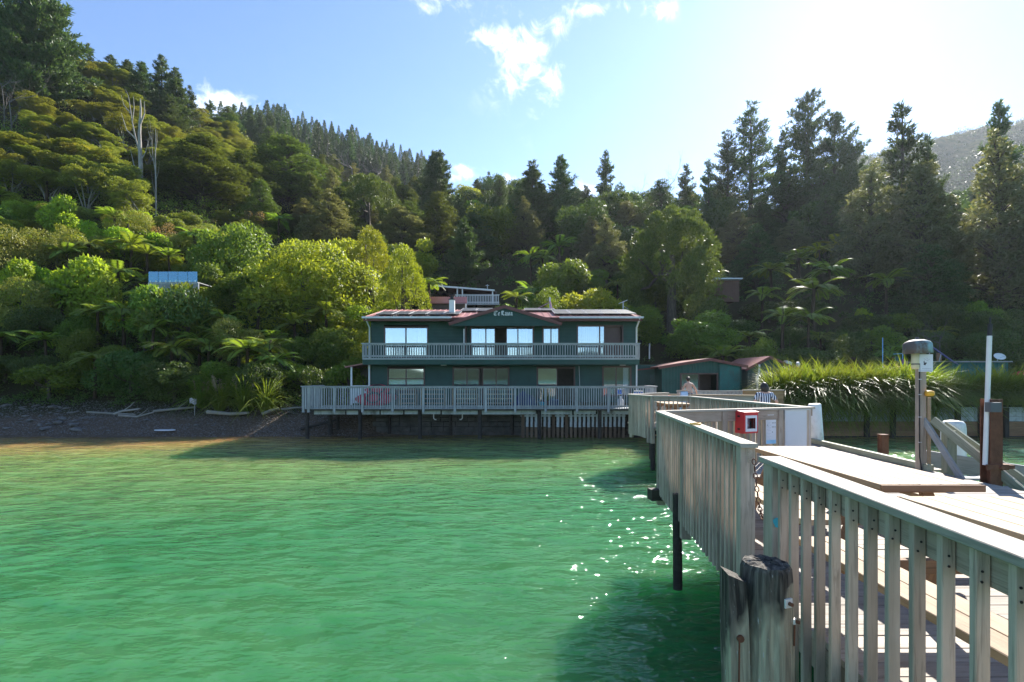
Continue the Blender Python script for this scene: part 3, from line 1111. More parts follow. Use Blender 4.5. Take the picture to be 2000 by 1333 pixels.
def make_fern(mat, H, span, nf=17, droopy=1.0, npin=26):
    V = []
    lines = [([(0.1, 0, H - 7.0), (0.06, 0.04, H * 0.55), (0, 0, H)], [0.16, 0.11, 0.10])]
    for f in range(nf):
        az = 2 * math.pi * f / nf + rnd.uniform(-0.2, 0.2)
        ln = span * rnd.uniform(0.8, 1.1)
        e0 = rnd.uniform(0.3, 1.05)
        dh = np.array([math.cos(az), math.sin(az), 0])
        sd = np.array([-dh[1], dh[0], 0])
        s = np.linspace(0.0, 1.0, npin)
        rad = ln * (s - 0.12 * s * s)
        zz = ln * (e0 * s * 1.0 - (0.50 + 0.18 * droopy) * s * s)
        pts = dh * rad[:, None] + np.array([0, 0, 1]) * (H + zz)[:, None]
        lines.append(([tuple(pts[0]), tuple(pts[npin // 3]), tuple(pts[2 * npin // 3]), tuple(pts[-1])], [0.022, 0.018, 0.012, 0.005]))
        tang = np.gradient(pts, axis=0)
        tang = unit(tang)
        wid = ln * 0.24 * np.sin(np.pi * np.clip(0.1 + 0.9 * s, 0, 1)) ** 0.7
        for sg in (-1, 1):
            P = pts[2:]
            A = unit(sd * sg + tang[2:] * 0.45 + np.array([0, 0, -0.22]))
            N = np.cross(A, tang[2:]) + rng.normal(0, 0.15, A.shape)
            S = unit(tang[2:])
            V.append(cards(P, A, np.cross(S, A), wid[2:] * rng.uniform(0.85, 1.1, len(P)), ln / npin * 1.15, 0.4))
    V = np.concatenate(V)
    return cards_mesh("fronds", V, mat), tubes_mesh("trunk", lines, M['fern_trunk'], 6), H


def make_dead(mat, H, spread, r0=0.14, depth=4, up=0.6, sparse=1.0, nfork=3):
    lines = []

    def grow(p, d, ln, r, k):
        pts = [p]
        q = p
        for i in range(3):
            d = unit((d + rng.normal(0, 0.13, 3) + np.array([0, 0, 0.04]))[None])[0]
            q = q + d * ln / 3
            pts.append(q)
        lines.append(([tuple(x) for x in pts], [r, r * 0.85, r * 0.7, r * 0.55]))
        if k == 0:
            return
        for j in range(nfork if rnd.random() < sparse else 2):
            nd = unit((d * up + rdir(1)[0] * spread + np.array([0, 0, 0.18]))[None])[0]
            i = rnd.choice((1, 2, 3, 3))
            grow(pts[i], nd, ln * rnd.uniform(0.5, 0.78), r * 0.5, k - 1)
    grow(np.array([0, 0, -0.4]), np.array([0.03, 0, 1.0]), H * 0.5, r0, depth)
    return tubes_mesh("branches", lines, mat, 4)


def make_clump(mat, n=260, H=1.9, spread=1.0, w=0.035, seg=5, plume=0, droop=1.0):
    """tall arching grass: every blade a strip of five quads"""
    V = []
    for i in range(n):
        az = rng.random() * 6.283
        ln = H * rng.uniform(0.5, 1.35)
        lean = 0.05 + 0.95 * rng.random() ** 1.4
        dh = np.array([math.cos(az), math.sin(az), 0])
        s = np.linspace(0, 1, seg + 1)
        p0 = dh * rng.random() * 0.3 * spread + np.array([0, 0, 0])
        out = ln * (lean * s * 0.5 + spread * 0.62 * s ** 2.4 * (0.5 + lean))
        up = ln * (s * (1.05 - 0.2 * lean) - droop * (0.06 + 1.0 * lean) * s ** 3)
        c = p0 + dh * out[:, None] + np.array([0, 0, 1]) * up[:, None]
        sd = np.array([-dh[1], dh[0], 0]) * w * rng.uniform(0.7, 1.4)
        sd = sd + dh * rng.normal(0, 0.012)
        ww = np.array([0.7, 1, 1, 0.85, 0.6, 0.08])[:, None] if seg == 5 else np.ones(seg + 1)[:, None]
        a, b = c - sd * ww / 1.0, c + sd * ww / 1.0
        V.append(np.stack([a, b], 1).reshape(-1, 3))
    V = np.concatenate(V)
    nv = 2 * (seg + 1)
    base = np.arange(n)[:, None] * nv
    q = []
    for k in range(seg):
        q.append(np.stack([base + 2 * k, base + 2 * k + 1, base + 2 * k + 3, base + 2 * k + 2], -1).reshape(n, 4))
    q = np.stack(q, 1).reshape(-1, 4)
    return np_mesh("blades", V, np.full(len(q), 4), q.ravel(), mat)


def make_plumes(mat, n=9, H=2.6):
    mb = []
    P = []
    A = []
    for i in range(n):
        az = rnd.uniform(0, 6.28)
        tip = np.array([math.cos(az) * rnd.uniform(.2, .9), math.sin(az) * rnd.uniform(.2, .9), H * rnd.uniform(.8, 1.1)])
        for k in range(40):
            s = k / 40
            P.append(tip * (1 - 0.2 * s) + rng.normal(0, 0.03, 3) + np.array([0, 0, -0.3 * s]))
            A.append(np.array([math.cos(az) * .4, math.sin(az) * .4, -0.6]) + rng.normal(0, 0.5, 3))
    P, A = np.array(P), np.array(A)
    return cards_mesh("plumes", cards(P, A, rdir(len(P)), 0.22, 0.05), mat)


PROTO = {}


def proto(kind, variants):
    PROTO[kind] = variants


def P_broad(mat, bark, sizes):
    out = []
    for (rx, rz, H, K, n, L, w) in sizes:
        cr, lobes = crown_broadleaf(M[mat], rx, rz, H - rz, K, n, L, w)
        out.append((cr, limbs(lobes, H, rx * 0.055, M[bark]), H, rx))
    return out


def wrap(lst, rx):
    return [(c, t, h, rx) for c, t, h in lst]


for key, mat in (('bright', 'lf_bright'), ('mid', 'lf_mid'), ('dark', 'lf_dark')):
    proto('broad_' + key, P_broad(mat, 'bark', [(2.3, 2.0, 4.2, 26, 10500, 0.26, 0.13), (2.0, 2.1, 4.4, 22, 10000, 0.22, 0.11), (2.4, 1.9, 3.9, 30, 10500, 0.20, 0.10)]))
proto('broad_wide', P_broad('lf_bright', 'bark', [(4.6, 2.7, 5.6, 52, 30000, 0.24, 0.12)]))
proto('lime', P_broad('lf_lime', 'bark', [(1.2, 0.9, 2.2, 14, 4200, 0.20, 0.10)]))
proto('dry', P_broad('lf_dry', 'bark_pale', [(1.2, 1.0, 2.6, 11, 1700, 0.13, 0.05)]))
proto('olive_bush', P_broad('lf_olive', 'bark', [(2.0, 1.5, 3.6, 16, 8500, 0.12, 0.05), (1.7, 1.5, 3.4, 13, 7500, 0.12, 0.05)]))
proto('manuka', wrap([make_manuka(M['lf_olive'], 1.9, 4.2, 10500, 5, 0.17, 0.075) for _ in range(3)], 1.9))
proto('kanuka', wrap([make_layered(M['lf_grey'], 3.4, 9.0, 10, 24000, 0.22, 0.09, M['bark'], 0.22, 16, 0.42) for _ in range(2)], 3.4))
proto('layered', wrap([make_layered(M['lf_cypress'], 4.0, 9.5, 11, 26000, 0.25, 0.095, M['bark'], 0.14, 17, 0.36) for _ in range(3)], 4.0))
proto('layered_dark', wrap([make_layered(M['lf_pine'], 4.0, 9.5, 11, 26000, 0.25, 0.095, M['bark'], 0.14, 17, 0.36) for _ in range(2)], 4.0))
proto('crown_pine', wrap([make_pine(M['lf_pine'], 20, 13.0, M['bark'], 0.18, 0.66, 0.62, 0.14, 0.75, 0.6, 0.36, 6)], 6.5))
proto('pine', wrap([make_pine(M['lf_pine'], 15, 7.0, M['bark'], 0.08, 1.0, 0.46, 0.11, 0.55, 0.85, 0.25, 6) for _ in range(2)], 3.5))
proto('big_pine', wrap([make_pine(M['lf_pine'], 20, 12.5, M['bark'], 0.08, 1.0, 0.62, 0.15, 0.6, 0.62, 0.3, 7) for _ in range(1)], 6.2))
proto('spire', wrap([make_pine(M['lf_pine'], 13, 6.0, M['bark'], 0.15, 0.95, 0.46, 0.11, 0.66, 0.9, 0.35, 6) for _ in range(2)], 3.0))
proto('open_conifer', wrap([make_pine(M['lf_pine'], 18, 7.0, M['bark'], 0.16, 0.85, 0.46, 0.10, 0.66, 0.6, 0.35, 6)], 3.5))
proto('far_pine', wrap([make_far_pine(M['lf_far'], 17, 6.5) for _ in range(3)], 3.2))
proto('dome', wrap([make_cypress(M['lf_cypress'], 4.3, 10.5, 170, 40000, 0.0, 0.24, 0.09, 0.6)], 4.3))
proto('big_cypress', wrap([make_cypress(M['lf_cypress'], 5.0, 16, 210, 44000, 0.0, 0.40, 0.15, 0.85)], 5.0))
proto('thuja', wrap([make_cypress(M['lf_thuja'], 2.0, 6.0, 80, 14000, 0.5, 0.13, 0.05, 0.42)], 2.0))
proto('fern', wrap([make_fern(M['lf_fern'], 3.0, 2.2, 19, 1.0), make_fern(M['lf_fern'], 3.0, 2.1, 16, 1.3)], 2.0))
proto('fern_y', wrap([make_fern(M['lf_fern_y'], 3.0, 2.2, 16, 0.9)], 2.0))
proto('fern_b', wrap([make_fern(M['lf_fern_b'], 2.6, 1.9, 15, 1.3)], 1.9))
proto('shrub', P_broad('lf_mid', 'bark', [(1.3, 1.0, 2.0, 12, 3400, 0.16, 0.075)]) + P_broad('lf_dark', 'bark', [(1.4, 1.0, 2.1, 12, 3600, 0.15, 0.075)]))
proto('dead_bush', [(None, make_dead(M['dead_grey'], 7.0, 0.85, 0.10, 5, 0.55, 0.7), 7.0, 3.0)])
proto('snag', [(None, tubes_mesh("branches", [
    ([(0.1, 0, -1), (0.05, 0, 2.5), (-0.1, 0, 5), (0.05, 0, 6.6), (0.0, 0, 7.4)], [0.27, 0.22, 0.16, 0.10, 0.04]),
    ([(-0.05, 0, 3.6), (-0.6, 0.1, 4.6), (-1.0, 0.1, 5.8), (-1.5, 0.2, 7.6), (-1.9, 0.2, 8.2)], [0.09, 0.075, 0.055, 0.03, 0.012]),
    ([(0.0, 0, 5.6), (0.4, 0.1, 6.4), (0.45, 0, 7.2)], [0.1, 0.06, 0.02]), ([(-1.0, 0.1, 5.8), (-0.7, 0, 6.8), (-0.8, 0, 7.6)], [0.06, 0.04, 0.015]),
    ([(-0.6, 0.1, 4.6), (-1.5, -0.1, 5.2), (-2.1, -0.1, 6.4)], [0.07, 0.045, 0.015]), ([(0.05, 0, 1.6), (-0.8, 0.2, 2.6), (-1.3, 0.2, 3.9)], [0.1, 0.06, 0.02]),
    ([(-1.2, 0.1, 6.4), (-1.9, 0, 7.0), (-2.2, 0, 7.7)], [0.05, 0.03, 0.01]), ([(0, 0, 3.0), (0.7, -0.1, 3.6), (1.1, -0.1, 4.6)], [0.07, 0.04, 0.015])], M['dead'], 7), 8.0, 1.5)])

ROUND = ('broad_bright', 'broad_mid', 'broad_dark', 'lime', 'dry', 'olive_bush', 'shrub', 'kanuka', 'layered', 'layered_dark')
NAMES = {'broad_wide': 'broadleaf_tree', 'broad_bright': 'broadleaf_tree', 'broad_mid': 'broadleaf_tree', 'broad_dark': 'broadleaf_tree', 'lime': 'bush', 'dry': 'dry_shrub',
         'olive_bush': 'bush', 'manuka': 'manuka_tree', 'kanuka': 'kanuka_tree', 'layered': 'conifer_tree', 'layered_dark': 'conifer_tree', 'pine': 'pine_tree',
         'big_pine': 'pine_tree', 'crown_pine': 'pine_tree', 'spire': 'pine_tree', 'open_conifer': 'conifer_tree', 'far_pine': 'pine_tree', 'dome': 'cypress_tree',
         'big_cypress': 'cypress_tree', 'thuja': 'cypress_tree', 'fern': 'tree_fern', 'fern_y': 'tree_fern', 'fern_b': 'tree_fern',
         'shrub': 'bush', 'dead_bush': 'dead_tree', 'snag': 'dead_tree'}
CATS = {'bush': 'bush', 'dry_shrub': 'shrub', 'tree_fern': 'tree fern'}


def plant(kind, x, y, H, width=None, label=None, group=None, z=None, var=None, lean=0.0):
    vs = PROTO[kind]
    cr, tr, h, rx = vs[var if var is not None else rnd.randrange(len(vs))]
    sz = H / h
    sx = (width / 2 / rx) if width else sz * rnd.uniform(0.9, 1.1)
    z = gz(x, y) if z is None else z
    if kind.startswith('fern'):
        z, sz = z + H - h * sx * 1.12, sx          # sized by its span; the trunk runs down into the slope
    elif kind in ROUND:
        sx = max(sx, sz / 1.35)
    nm = NAMES[kind]
    rot = Matrix.Rotation(rnd.uniform(0, 6.283) if kind != 'snag' else rnd.uniform(-0.2, 0.2), 4, 'Z')
    Mx = Matrix.Translation((x, y, z)) @ Matrix.Rotation(lean, 4, 'Y') @ rot @ Matrix.Diagonal((sx, sx, sz, 1))
    cat = CATS.get(nm, 'tree')
    if cr is None:
        o = put(nm, tr, None, Mx)
        return tag(o, label, cat, group)
    o = put(nm, tr, None, Mx)       # the trunk with its limbs is the thing; the crown is its part
    c = bpy.data.objects.new('fronds' if nm == 'tree_fern' else 'crown', cr)
    COL.objects.link(c)
    c.parent = o
    return tag(o, label, cat, group)


def at_px(kind, px, top, d, width=None, label=None, group=None, h_min=0.6, **kw):
    """a plant d metres away whose top shows at photo row 'top' above photo column px; it stands on the ground there"""
    want = 3.6 if kind.startswith('fern') else ((width or 3) * 0.8 + 1.2 if kind in ('lime', 'olive_bush', 'broad_bright', 'broad_mid', 'dry') else 0)
    if want and (px < 1240 or top < 520 or kind == 'lime'):
        for q in np.arange(max(29.5, d - 12), d + 26, 0.5):     # stand it where the slope meets this sight line
            if EYE - (top - HOR) * q / 1000 - gz((px - 1000) * q / 1000, q) <= want:
                d = float(q)
                break
    x = (px - 1000) * d / 1000
    g = gz(x, d)
    H = max(EYE - (top - HOR) * d / 1000 - g, h_min)
    return plant(kind, x, d, H, width, label, group, z=g, **kw)

# ================================================================== single trees one can point to
G_PINES = "pines along the upper ridge edge"
G_FERN = "tree ferns on the hillside"
SINGLES = [
    # kind, px, top row, distance, width m, label, group
    ('big_pine', 70, -70, 74, 13.5, "towering dense dark pine highest on the steep hillside", None),
    ('big_pine', -40, -60, 78, 13, "huge dark pine cut by the photo's edge beside the towering pine", None),
    ('big_pine', 118, 62, 84, 9, "lower dark pine at the shoulder of the towering hillside pine", None),
    ('dead_bush', 22, 110, 66, 7, "grey leafless tree standing under the towering dark pines", None),
    ('dead_bush', 8, 70, 68, 6, "grey bare crown mixed into the towering pines, above the other grey tree", None),
    ('spire', 172, 84, 100, 4, "small slender pine alone on the ridge just below the towering pines", None),
    ('pine', 216, 108, 102, 6, "open-topped pine at the high end of the ridge row", G_PINES),
    ('pine', 250, 118, 100, 7, "bushy pine in the ridge row, next below the open-topped one", G_PINES),
    ('pine', 278, 122, 98, 7, "broad pine in the middle of the ridge row", G_PINES),
    ('pine', 316, 108, 96, 7, "tallest pine of the ridge row above the bleached dead tree", G_PINES),
    ('pine', 343, 134, 94, 7, "full pine next to the tallest one of the ridge row", G_PINES),
    ('pine', 330, 190, 90, 7, "lower green pine standing in front of the ridge row", None),
    ('spire', 371, 166, 97, 4, "narrow pine spire at the low end of the ridge row beside the white cloud", G_PINES),
    ('spire', 412, 196, 112, 5, "thin airy pine in front of the white cloud on the ridge", None),
    ('pine', 446, 222, 116, 7, "squat pine on the scrub ridge beside the thin airy pine", None),
    ('pine', 480, 232, 150, 7, "small dark pine in the saddle of the ridge", None),
    ('snag', 274, 176, 60, 3.2, "bleached white dead tree trunk on the scrub slope", None),
    ('snag', 304, 236, 59, 1.2, "short pale broken stump right beside the bleached dead tree", None),
    ('layered', 392, 268, 67, 14, "wide dark layered conifer below the bleached dead tree", None),
    ('layered', 560, 270, 84, 16, "broad dark layered conifer above the orange dry shrub", None),
    ('layered', 480, 300, 76, 11, "dark layered conifer between its two wider neighbours", None),
    ('layered', 640, 330, 90, 12, "olive dark conifer behind the rounded dark cypress", None),
    ('spire', 600, 300, 100, 8, "tall green pine leaning over the scrub below the far pine wood", None),
    ('dead_bush', 690, 236, 100, 15, "big leafless grey tree in front of the far pine wood", None),
    ('dead_bush', 740, 262, 104, 9, "thin leafless tree beside the big grey bare one", None),
    ('dome', 718, 344, 72, 10, "rounded dark cypress with lumpy crown above the yellow green trees", None),
    ('big_pine', 852, 300, 90, 9.5, "dark heavy pine at the foot of the far pine ridge", None),
    ('layered', 800, 400, 74, 9, "dim drooping conifer under the dark heavy pine", None),
    ('broad_bright', 905, 366, 86, 7, "yellowish broadleaf tree on the skyline above the pavilion", None),
    ('spire', 955, 335, 120, 4, "small thin pine spire on the skyline near the little cloud", None),
    ('broad_mid', 955, 400, 80, 8, "green tree below the thin skyline spire", None),
    ('pine', 1040, 318, 78, 9, "dark ragged pine over the middle of the lodge roof", None),
    ('pine', 1096, 304, 80, 8, "tall ragged pine next to the one over the lodge's middle", None),
    ('spire', 1010, 365, 78, 6, "shorter dark pine leaning on the ragged pines", None),
    ('spire', 1184, 294, 88, 6.5, "lone tapering pine standing clear on the skyline", None),
    ('dead_bush', 1292, 300, 98, 8, "bare dead tree on the skyline above the round cypress", None),
    ('dead_bush', 1232, 338, 104, 6, "low bare sticks on the skyline beside the lone tapering pine", None),
    ('spire', 1340, 322, 100, 6, "small pine between the bare skyline tree and the twin tall conifers", None),
    ('spire', 1384, 312, 92, 5, "yellow-tipped small pine under the twin tall conifers", None),
    ('open_conifer', 1466, 204, 92, 11, "tall open conifer with see-through crown and long bare trunk", None),
    ('open_conifer', 1422, 256, 92, 8, "thinner see-through conifer beside the tall open one", None),
    ('dome', 1312, 408, 47, 9.2, "big round dark cypress rising behind the green sheds", None),
    ('crown_pine', 1578, 186, 94, 15, "massive dark feathery conifer, the tallest crown against the bright sky", None),
    ('crown_pine', 1630, 226, 93, 13, "dark feathery conifer joined to the massive one on its lower side", None),
    ('crown_pine', 1664, 280, 92, 9.0, "shorter dark conifer at the outer edge of the massive conifer group", None),
    ('layered_dark', 1600, 345, 82, 13, "dark spreading tree in front of the massive conifer group", None),
    ('layered_dark', 1535, 360, 82, 12, "dark shoulder tree under the twisted leaning conifer", None),
    ('spire', 1527, 258, 90, 6, "twisted leaning conifer beside the massive dark conifer", None),
    ('spire', 1762, 200, 70, 9.5, "spiky pine with whorled branches in front of the hazy hill", None),
    ('spire', 1812, 262, 68, 6, "smaller spiky pine just beside the whorled one", None),
    ('kanuka', 1700, 338, 60, 9.5, "silver grey layered tree below the spiky pine", None),
    ('kanuka', 1800, 330, 56, 10, "wide silvery tree in front of the hazy hill", None),
    ('pine', 1952, 198, 64, 8, "tufted tall pine on the skyline above the silvery trees", None),
    ('kanuka', 1950, 290, 53, 11, "great silvery layered tree above the grass bank", None),
    ('kanuka', 2060, 270, 50, 11, "silvery tree cut by the photo's edge above the grass bank", None),
    ('kanuka', 1440, 420, 66, 8, "pale grey tree between the round cypress and the massive one", None),
    ('kanuka', 1225, 400, 74, 8, "grey olive tree behind the round cypress", None),
    ('layered_dark', 1290, 360, 78, 9, "flat-topped dark tree just above the round cypress", None),
    ('broad_mid', 1370, 610, 41, 5.5, "leafy green tree behind the gabled boat shed", None),
    ('thuja', 788, 494, 40.5, 5.0, "golden green upright cypress at the lodge's roof end", None),
    ('thuja', 726, 452, 45, 5, "golden green cypress above the wide yellow-green tree", None),
    ('broad_wide', 600, 492, 43, 10.5, "wide yellow-green leafy tree above the shaded bank", None),
    ('broad_bright', 690, 470, 48, 6, "yellow-green tree at the back of the wide leafy one", None),
    ('broad_mid', 450, 440, 46, 7, "light green tree under the orange dry shrub", None),
    ('dry', 490, 408, 47.5, 3.2, "orange brown dry shrub on top of the light green tree", None),
    ('dry', 322, 440, 45, 2.4, "small brown twiggy shrub beside the olive bush", None),
    ('broad_bright', 796, 455, 52, 6, "pale yellow-green tree behind the golden cypress", None),
    ('lime', 122, 396, 44, 3.6, "bright lime green bush high on the sunlit slope", None),
    ('lime', 40, 520, 38, 3.0, "lime bush above the shaded bank near the photo's edge", None),
    ('lime', 165, 520, 39, 4.4, "sprawling lime green creeper mound on the sunlit slope", None),
    ('lime', 215, 556, 38, 3.2, "lime green leafy mound beside the glass balcony", None),
    ('shrub', 286, 564, 35.4, 3.6, "green bush hiding the low end of the glass balcony's skirt", None),
    ('shrub', 330, 558, 35.2, 3.6, "leafy bush just below the middle of the glass balcony", None),
    ('shrub', 368, 568, 35.0, 3.6, "leafy bush below the glass balcony's lodge-side end", None),
    ('broad_mid', 412, 520, 36.5, 4.0, "green tree right beside the glass balcony toward the lodge", None),
    ('lime', 620, 560, 38, 3.0, "fresh green bush in the middle of the shaded bank", None),
    ('lime', 650, 618, 34, 1.6, "small fresh green sprig above the beach grass", None),
    ('olive_bush', 250, 402, 46, 4.4, "rounded olive yellow bush above the glass balcony", None),
    ('olive_bush', 20, 440, 44, 5.5, "big olive bush near the photo's edge on the sunlit slope", None),
    ('olive_bush', 110, 440, 43, 4.6, "olive bush under the bright lime one", None),
    ('olive_bush', 55, 540, 36.5, 4, "pale drooping olive bush above the shaded bank", None),
    ('olive_bush', 465, 618, 33, 3.4, "rounded olive bush on a thin crooked trunk above the beach", None),
    ('fern_y', 190, 300, 50, 4.6, "yellow tree fern glowing on the scrub slope", None),
    ('fern_y', 20, 476, 41, 3, "yellowish fern near the photo's edge", None),
    ('fern', 92, 342, 48, 4.6, "tree fern below the yellow one", G_FERN),
    ('fern', 258, 470, 42.5, 4.6, "star-shaped tree fern above the glass balcony", G_FERN),
    ('fern', 130, 488, 41, 3.6, "fan-like palm fern on the sunlit slope", G_FERN),
    ('fern', 300, 578, 36, 4.0, "big arching tree fern below the glass balcony", G_FERN),
    ('fern', 240, 600, 35.5, 3.6, "tree fern low on the slope beside the big arching one", G_FERN),
    ('fern', 490, 552, 36.5, 4.4, "tree fern with long bright fronds beside the wide leafy tree", G_FERN),
    ('fern', 300, 632, 33.5, 3.6, "lowest tree fern at the top of the shaded bank", G_FERN),
    ('fern_b', 592, 420, 52, 4.5, "brown-tipped tree fern under the broad dark conifer", G_FERN),
    ('fern', 545, 424, 53, 4, "green tree fern beside the brown-tipped one", G_FERN),
    ('fern', 650, 440, 52, 4, "pale tree fern at the foot of the rounded dark cypress", G_FERN),
    ('fern', 838, 548, 44, 3.6, "tree fern drooping beside the golden cypress", G_FERN),
    ('fern', 1036, 496, 54, 4.4, "spreading tree fern over the pavilion's rail", G_FERN),
    ('fern', 1092, 476, 56, 5.6, "pale tree fern crowning the slope behind the lodge", G_FERN),
    ('fern', 1190, 508, 48, 4.6, "tall tree fern with bare trunk close to the round cypress", G_FERN),
    ('fern', 1130, 540, 49, 4.0, "low pale tree fern behind the solar panels", G_FERN),
    ('fern', 1060, 500, 57, 4.0, "tree fern wedged between two paler ferns behind the lodge", G_FERN),
    ('broad_bright', 1155, 560, 46, 5.5, "sunlit leafy bush right behind the solar panels", None),
    ('broad_mid', 1080, 572, 45, 4, "green bush behind the roof's rear mast", None),
    ('broad_mid', 1085, 506, 57, 5.5, "pale green tree under the ferns behind the lodge", None),
    ('fern_y', 1640, 476, 58, 6.0, "brightest tree fern, backlit on the shaded slope", None),
    ('fern_y', 1600, 484, 59, 4.6, "bright backlit fern beside the brightest one", None),
    ('fern', 1690, 486, 57, 4.6, "tree fern at the far side of the bright backlit ferns", G_FERN),
    ('fern', 1560, 500, 54, 5.0, "dim tree fern below the massive conifer", G_FERN),
    ('fern', 1505, 520, 53, 5.0, "wide flat tree fern above the brown hut", G_FERN),
    ('fern', 1620, 520, 51, 5.0, "tree fern under the bright backlit ferns", G_FERN),
    ('fern', 1590, 556, 46.5, 5.4, "large dim tree fern in the shaded hollow", G_FERN),
    ('fern', 1530, 610, 42, 4.6, "tree fern behind the smaller shed's roof", G_FERN),
    ('fern', 1490, 570, 47, 4.2, "tree fern close to the brown hut", G_FERN),
    ('fern', 1730, 540, 50, 4.6, "tree fern beneath the silver grey layered tree", G_FERN),
    ('fern', 1580, 612, 41, 4.0, "lowest dim tree fern above the grass bank", G_FERN),
    ('lime', 1690, 610, 40, 1.6, "small bright shrub in the dark slope above the grass bank", None),
    ('dead_bush', 1838, 596, 40, 3.2, "pale forked bare trunk beside the blue panel", None),
    ('dead_bush', 560, 640, 33.5, 2.6, "leaning grey bare sapling on the shaded bank", None),
    ('dead_bush', 352, 640, 33, 2.0, "thin bare sapling on the shaded bank", None),
]
for (k, px, top, d, wd, lab, grp) in SINGLES:
    at_px(k, px, top, d, wd, lab, grp)

# ------------------------------------------------------------------ countable stands
MARKS = [(70, 60, "the towering dark pines"), (285, 230, "the bleached dead tree"), (190, 310, "the yellow tree fern"), (392, 360, "the wide dark layered conifer"),
         (560, 350, "the broad dark layered conifer"), (718, 420, "the rounded dark cypress"), (852, 350, "the dark heavy pine"), (690, 300, "the big leafless grey tree"),
         (338, 550, "the glass balcony"), (600, 570, "the wide yellow-green tree"), (790, 550, "the golden cypress"), (490, 420, "the orange dry shrub"),
         (905, 580, "the pavilion"), (985, 600, "the lodge's gable"), (1184, 340, "the lone tapering pine"), (1068, 360, "the ragged pine pair"), (1312, 520, "the big round cypress"),
         (1466, 300, "the tall open conifer"), (1592, 300, "the massive conifer group"), (1640, 500, "the bright backlit ferns"), (1765, 270, "the spiky whorled pine"),
         (1952, 250, "the tufted tall pine"), (1950, 420, "the great silvery tree"), (1700, 400, "the silver grey tree"), (1370, 735, "the wide boat shed"), (1510, 720, "the smaller shed"),
         (1420, 562, "the brown hut"), (1780, 690, "the lamp hood"), (1935, 690, "the white pole"), (1890, 718, "the teal container"), (20, 640, "the photo's edge"), (465, 650, "the rounded olive bush"),
         (430, 770, "the plumed grass clump"), (150, 800, "the loose beach stones"), (122, 430, "the bright lime bush"), (1225, 440, "the grey olive tree"), (300, 640, "the lowest tree fern")]
used_labels = set()


def told_apart(desc, px, py, short=None):
    '''a label that places one of many alike plants by the nearest landmark'''
    order = sorted(MARKS, key=lambda m: (m[0] - px) ** 2 + (m[1] - py) ** 2)
    for near, second in ((0, 1), (0, 2), (1, 2), (0, 3), (1, 3), (2, 3)):
        a, b = order[near], order[second]
        dx, dy = px - a[0], py - a[1]
        rel = ("above" if dy < 0 else "below") if abs(dy) > abs(dx) * 0.8 else ("just left of" if dx < 0 else "just right of")
        for lab in (f"{desc} {rel} {a[2]}", f"{desc} {rel} {a[2]}, toward {b[2]}", f"{desc} between {a[2]} and {b[2]}"):
            if len(lab.split()) <= 16 and lab not in used_labels:
                used_labels.add(lab)
                return lab
    return None


taken = [((s[1] - 1000) * s[3] / 1000, s[3], s[4] * 0.34) for s in SINGLES]
KEEP_CLEAR = [(-8.6, 27.5, 8.0, 36.5), (-7.6, 38.5, -0.6, 55.5), (-27.2, 36.2, -22, 40), (8, 26, 19, 36), (27, 32, 34, 36.5)]


def free(x, y, r):
    for (a, b, c, e) in KEEP_CLEAR:
        if a - r * .6 < x < c + r * .6 and b < y < e + r * .4:
            return False
    for (tx, ty, tr) in taken:
        if (tx - x) ** 2 + (ty - y) ** 2 < (tr + r) ** 2:
            return False
    return True


def stand(n, px_rng, d_rng, kinds, h_rng, w_rng, label, group, pack=0.36, short=None):
    c = 0
    for _ in range(n * 14):
        if c >= n:
            break
        px = rnd.uniform(*px_rng)
        d = math.sqrt(rnd.uniform(d_rng[0] ** 2, d_rng[1] ** 2))
        x = (px - 1000) * d / 1000
        wd = rnd.uniform(*w_rng)
        if not free(x, d, wd * pack):
            continue
        H = rnd.uniform(*h_rng)
        taken.append((x, d, wd * pack))
        kd = rnd.choice(kinds)
        py = HOR - (gz(x, d) + H * 0.6 - EYE) * 1000 / d
        size = 'small ' if H < h_rng[0] + (h_rng[1] - h_rng[0]) * 0.4 else ('large ' if H > h_rng[0] + (h_rng[1] - h_rng[0]) * 0.7 else '')
        lab = told_apart(size + short.get(kd, short['']), px, py) if short else None
        plant(kd, x, d, H, wd, lab or label, group)
        c += 1


stand(270, (430, 850), (180, 280), ['far_pine'], (8, 17), (6, 9.5), "pine in the dense far wood along the high ridge", "pines of the far ridge wood", 0.2)
stand(26, (455, 560), (140, 200), ['far_pine', 'pine'], (9, 14), (5, 7), "pine at the near corner of the far ridge wood", "pines at the near corner of the far wood", 0.34)
stand(150, (-120, 520), (60, 110), ['manuka'], (2.2, 3.2), (3.8, 5.4), "olive scrub tree in the even canopy below the ridge pines", "olive scrub on the upper slope", 0.22)
stand(20, (-40, 300), (53, 61), ['manuka'], (3.6, 4.8), (4, 5.4), "olive scrub tree with bare pale stems at the canopy's lower edge", "stemmy scrub along the canopy edge", 0.34, short={'': 'stemmy olive scrub tree', 'fern': 'tree fern', 'pine': 'ragged pine', 'kanuka': 'grey-green layered tree', 'layered': 'dark layered tree', 'olive_bush': 'olive bush', 'lime': 'lime green bush', 'broad_bright': 'yellow-green bush', 'shrub': 'dense low bush'})
stand(62, (-110, 400), (36.5, 57), ['olive_bush', 'broad_mid', 'broad_bright', 'broad_bright', 'lime'], (1.8, 3.0), (2.6, 4.2), "sunlit bush on the slope above the shaded bank", "sunlit bushes of the lower slope", 0.27, short={'': 'sunlit green bush', 'fern': 'tree fern', 'pine': 'ragged pine', 'kanuka': 'grey-green layered tree', 'layered': 'dark layered tree', 'olive_bush': 'olive bush', 'lime': 'lime green bush', 'broad_bright': 'yellow-green bush', 'shrub': 'dense low bush'})
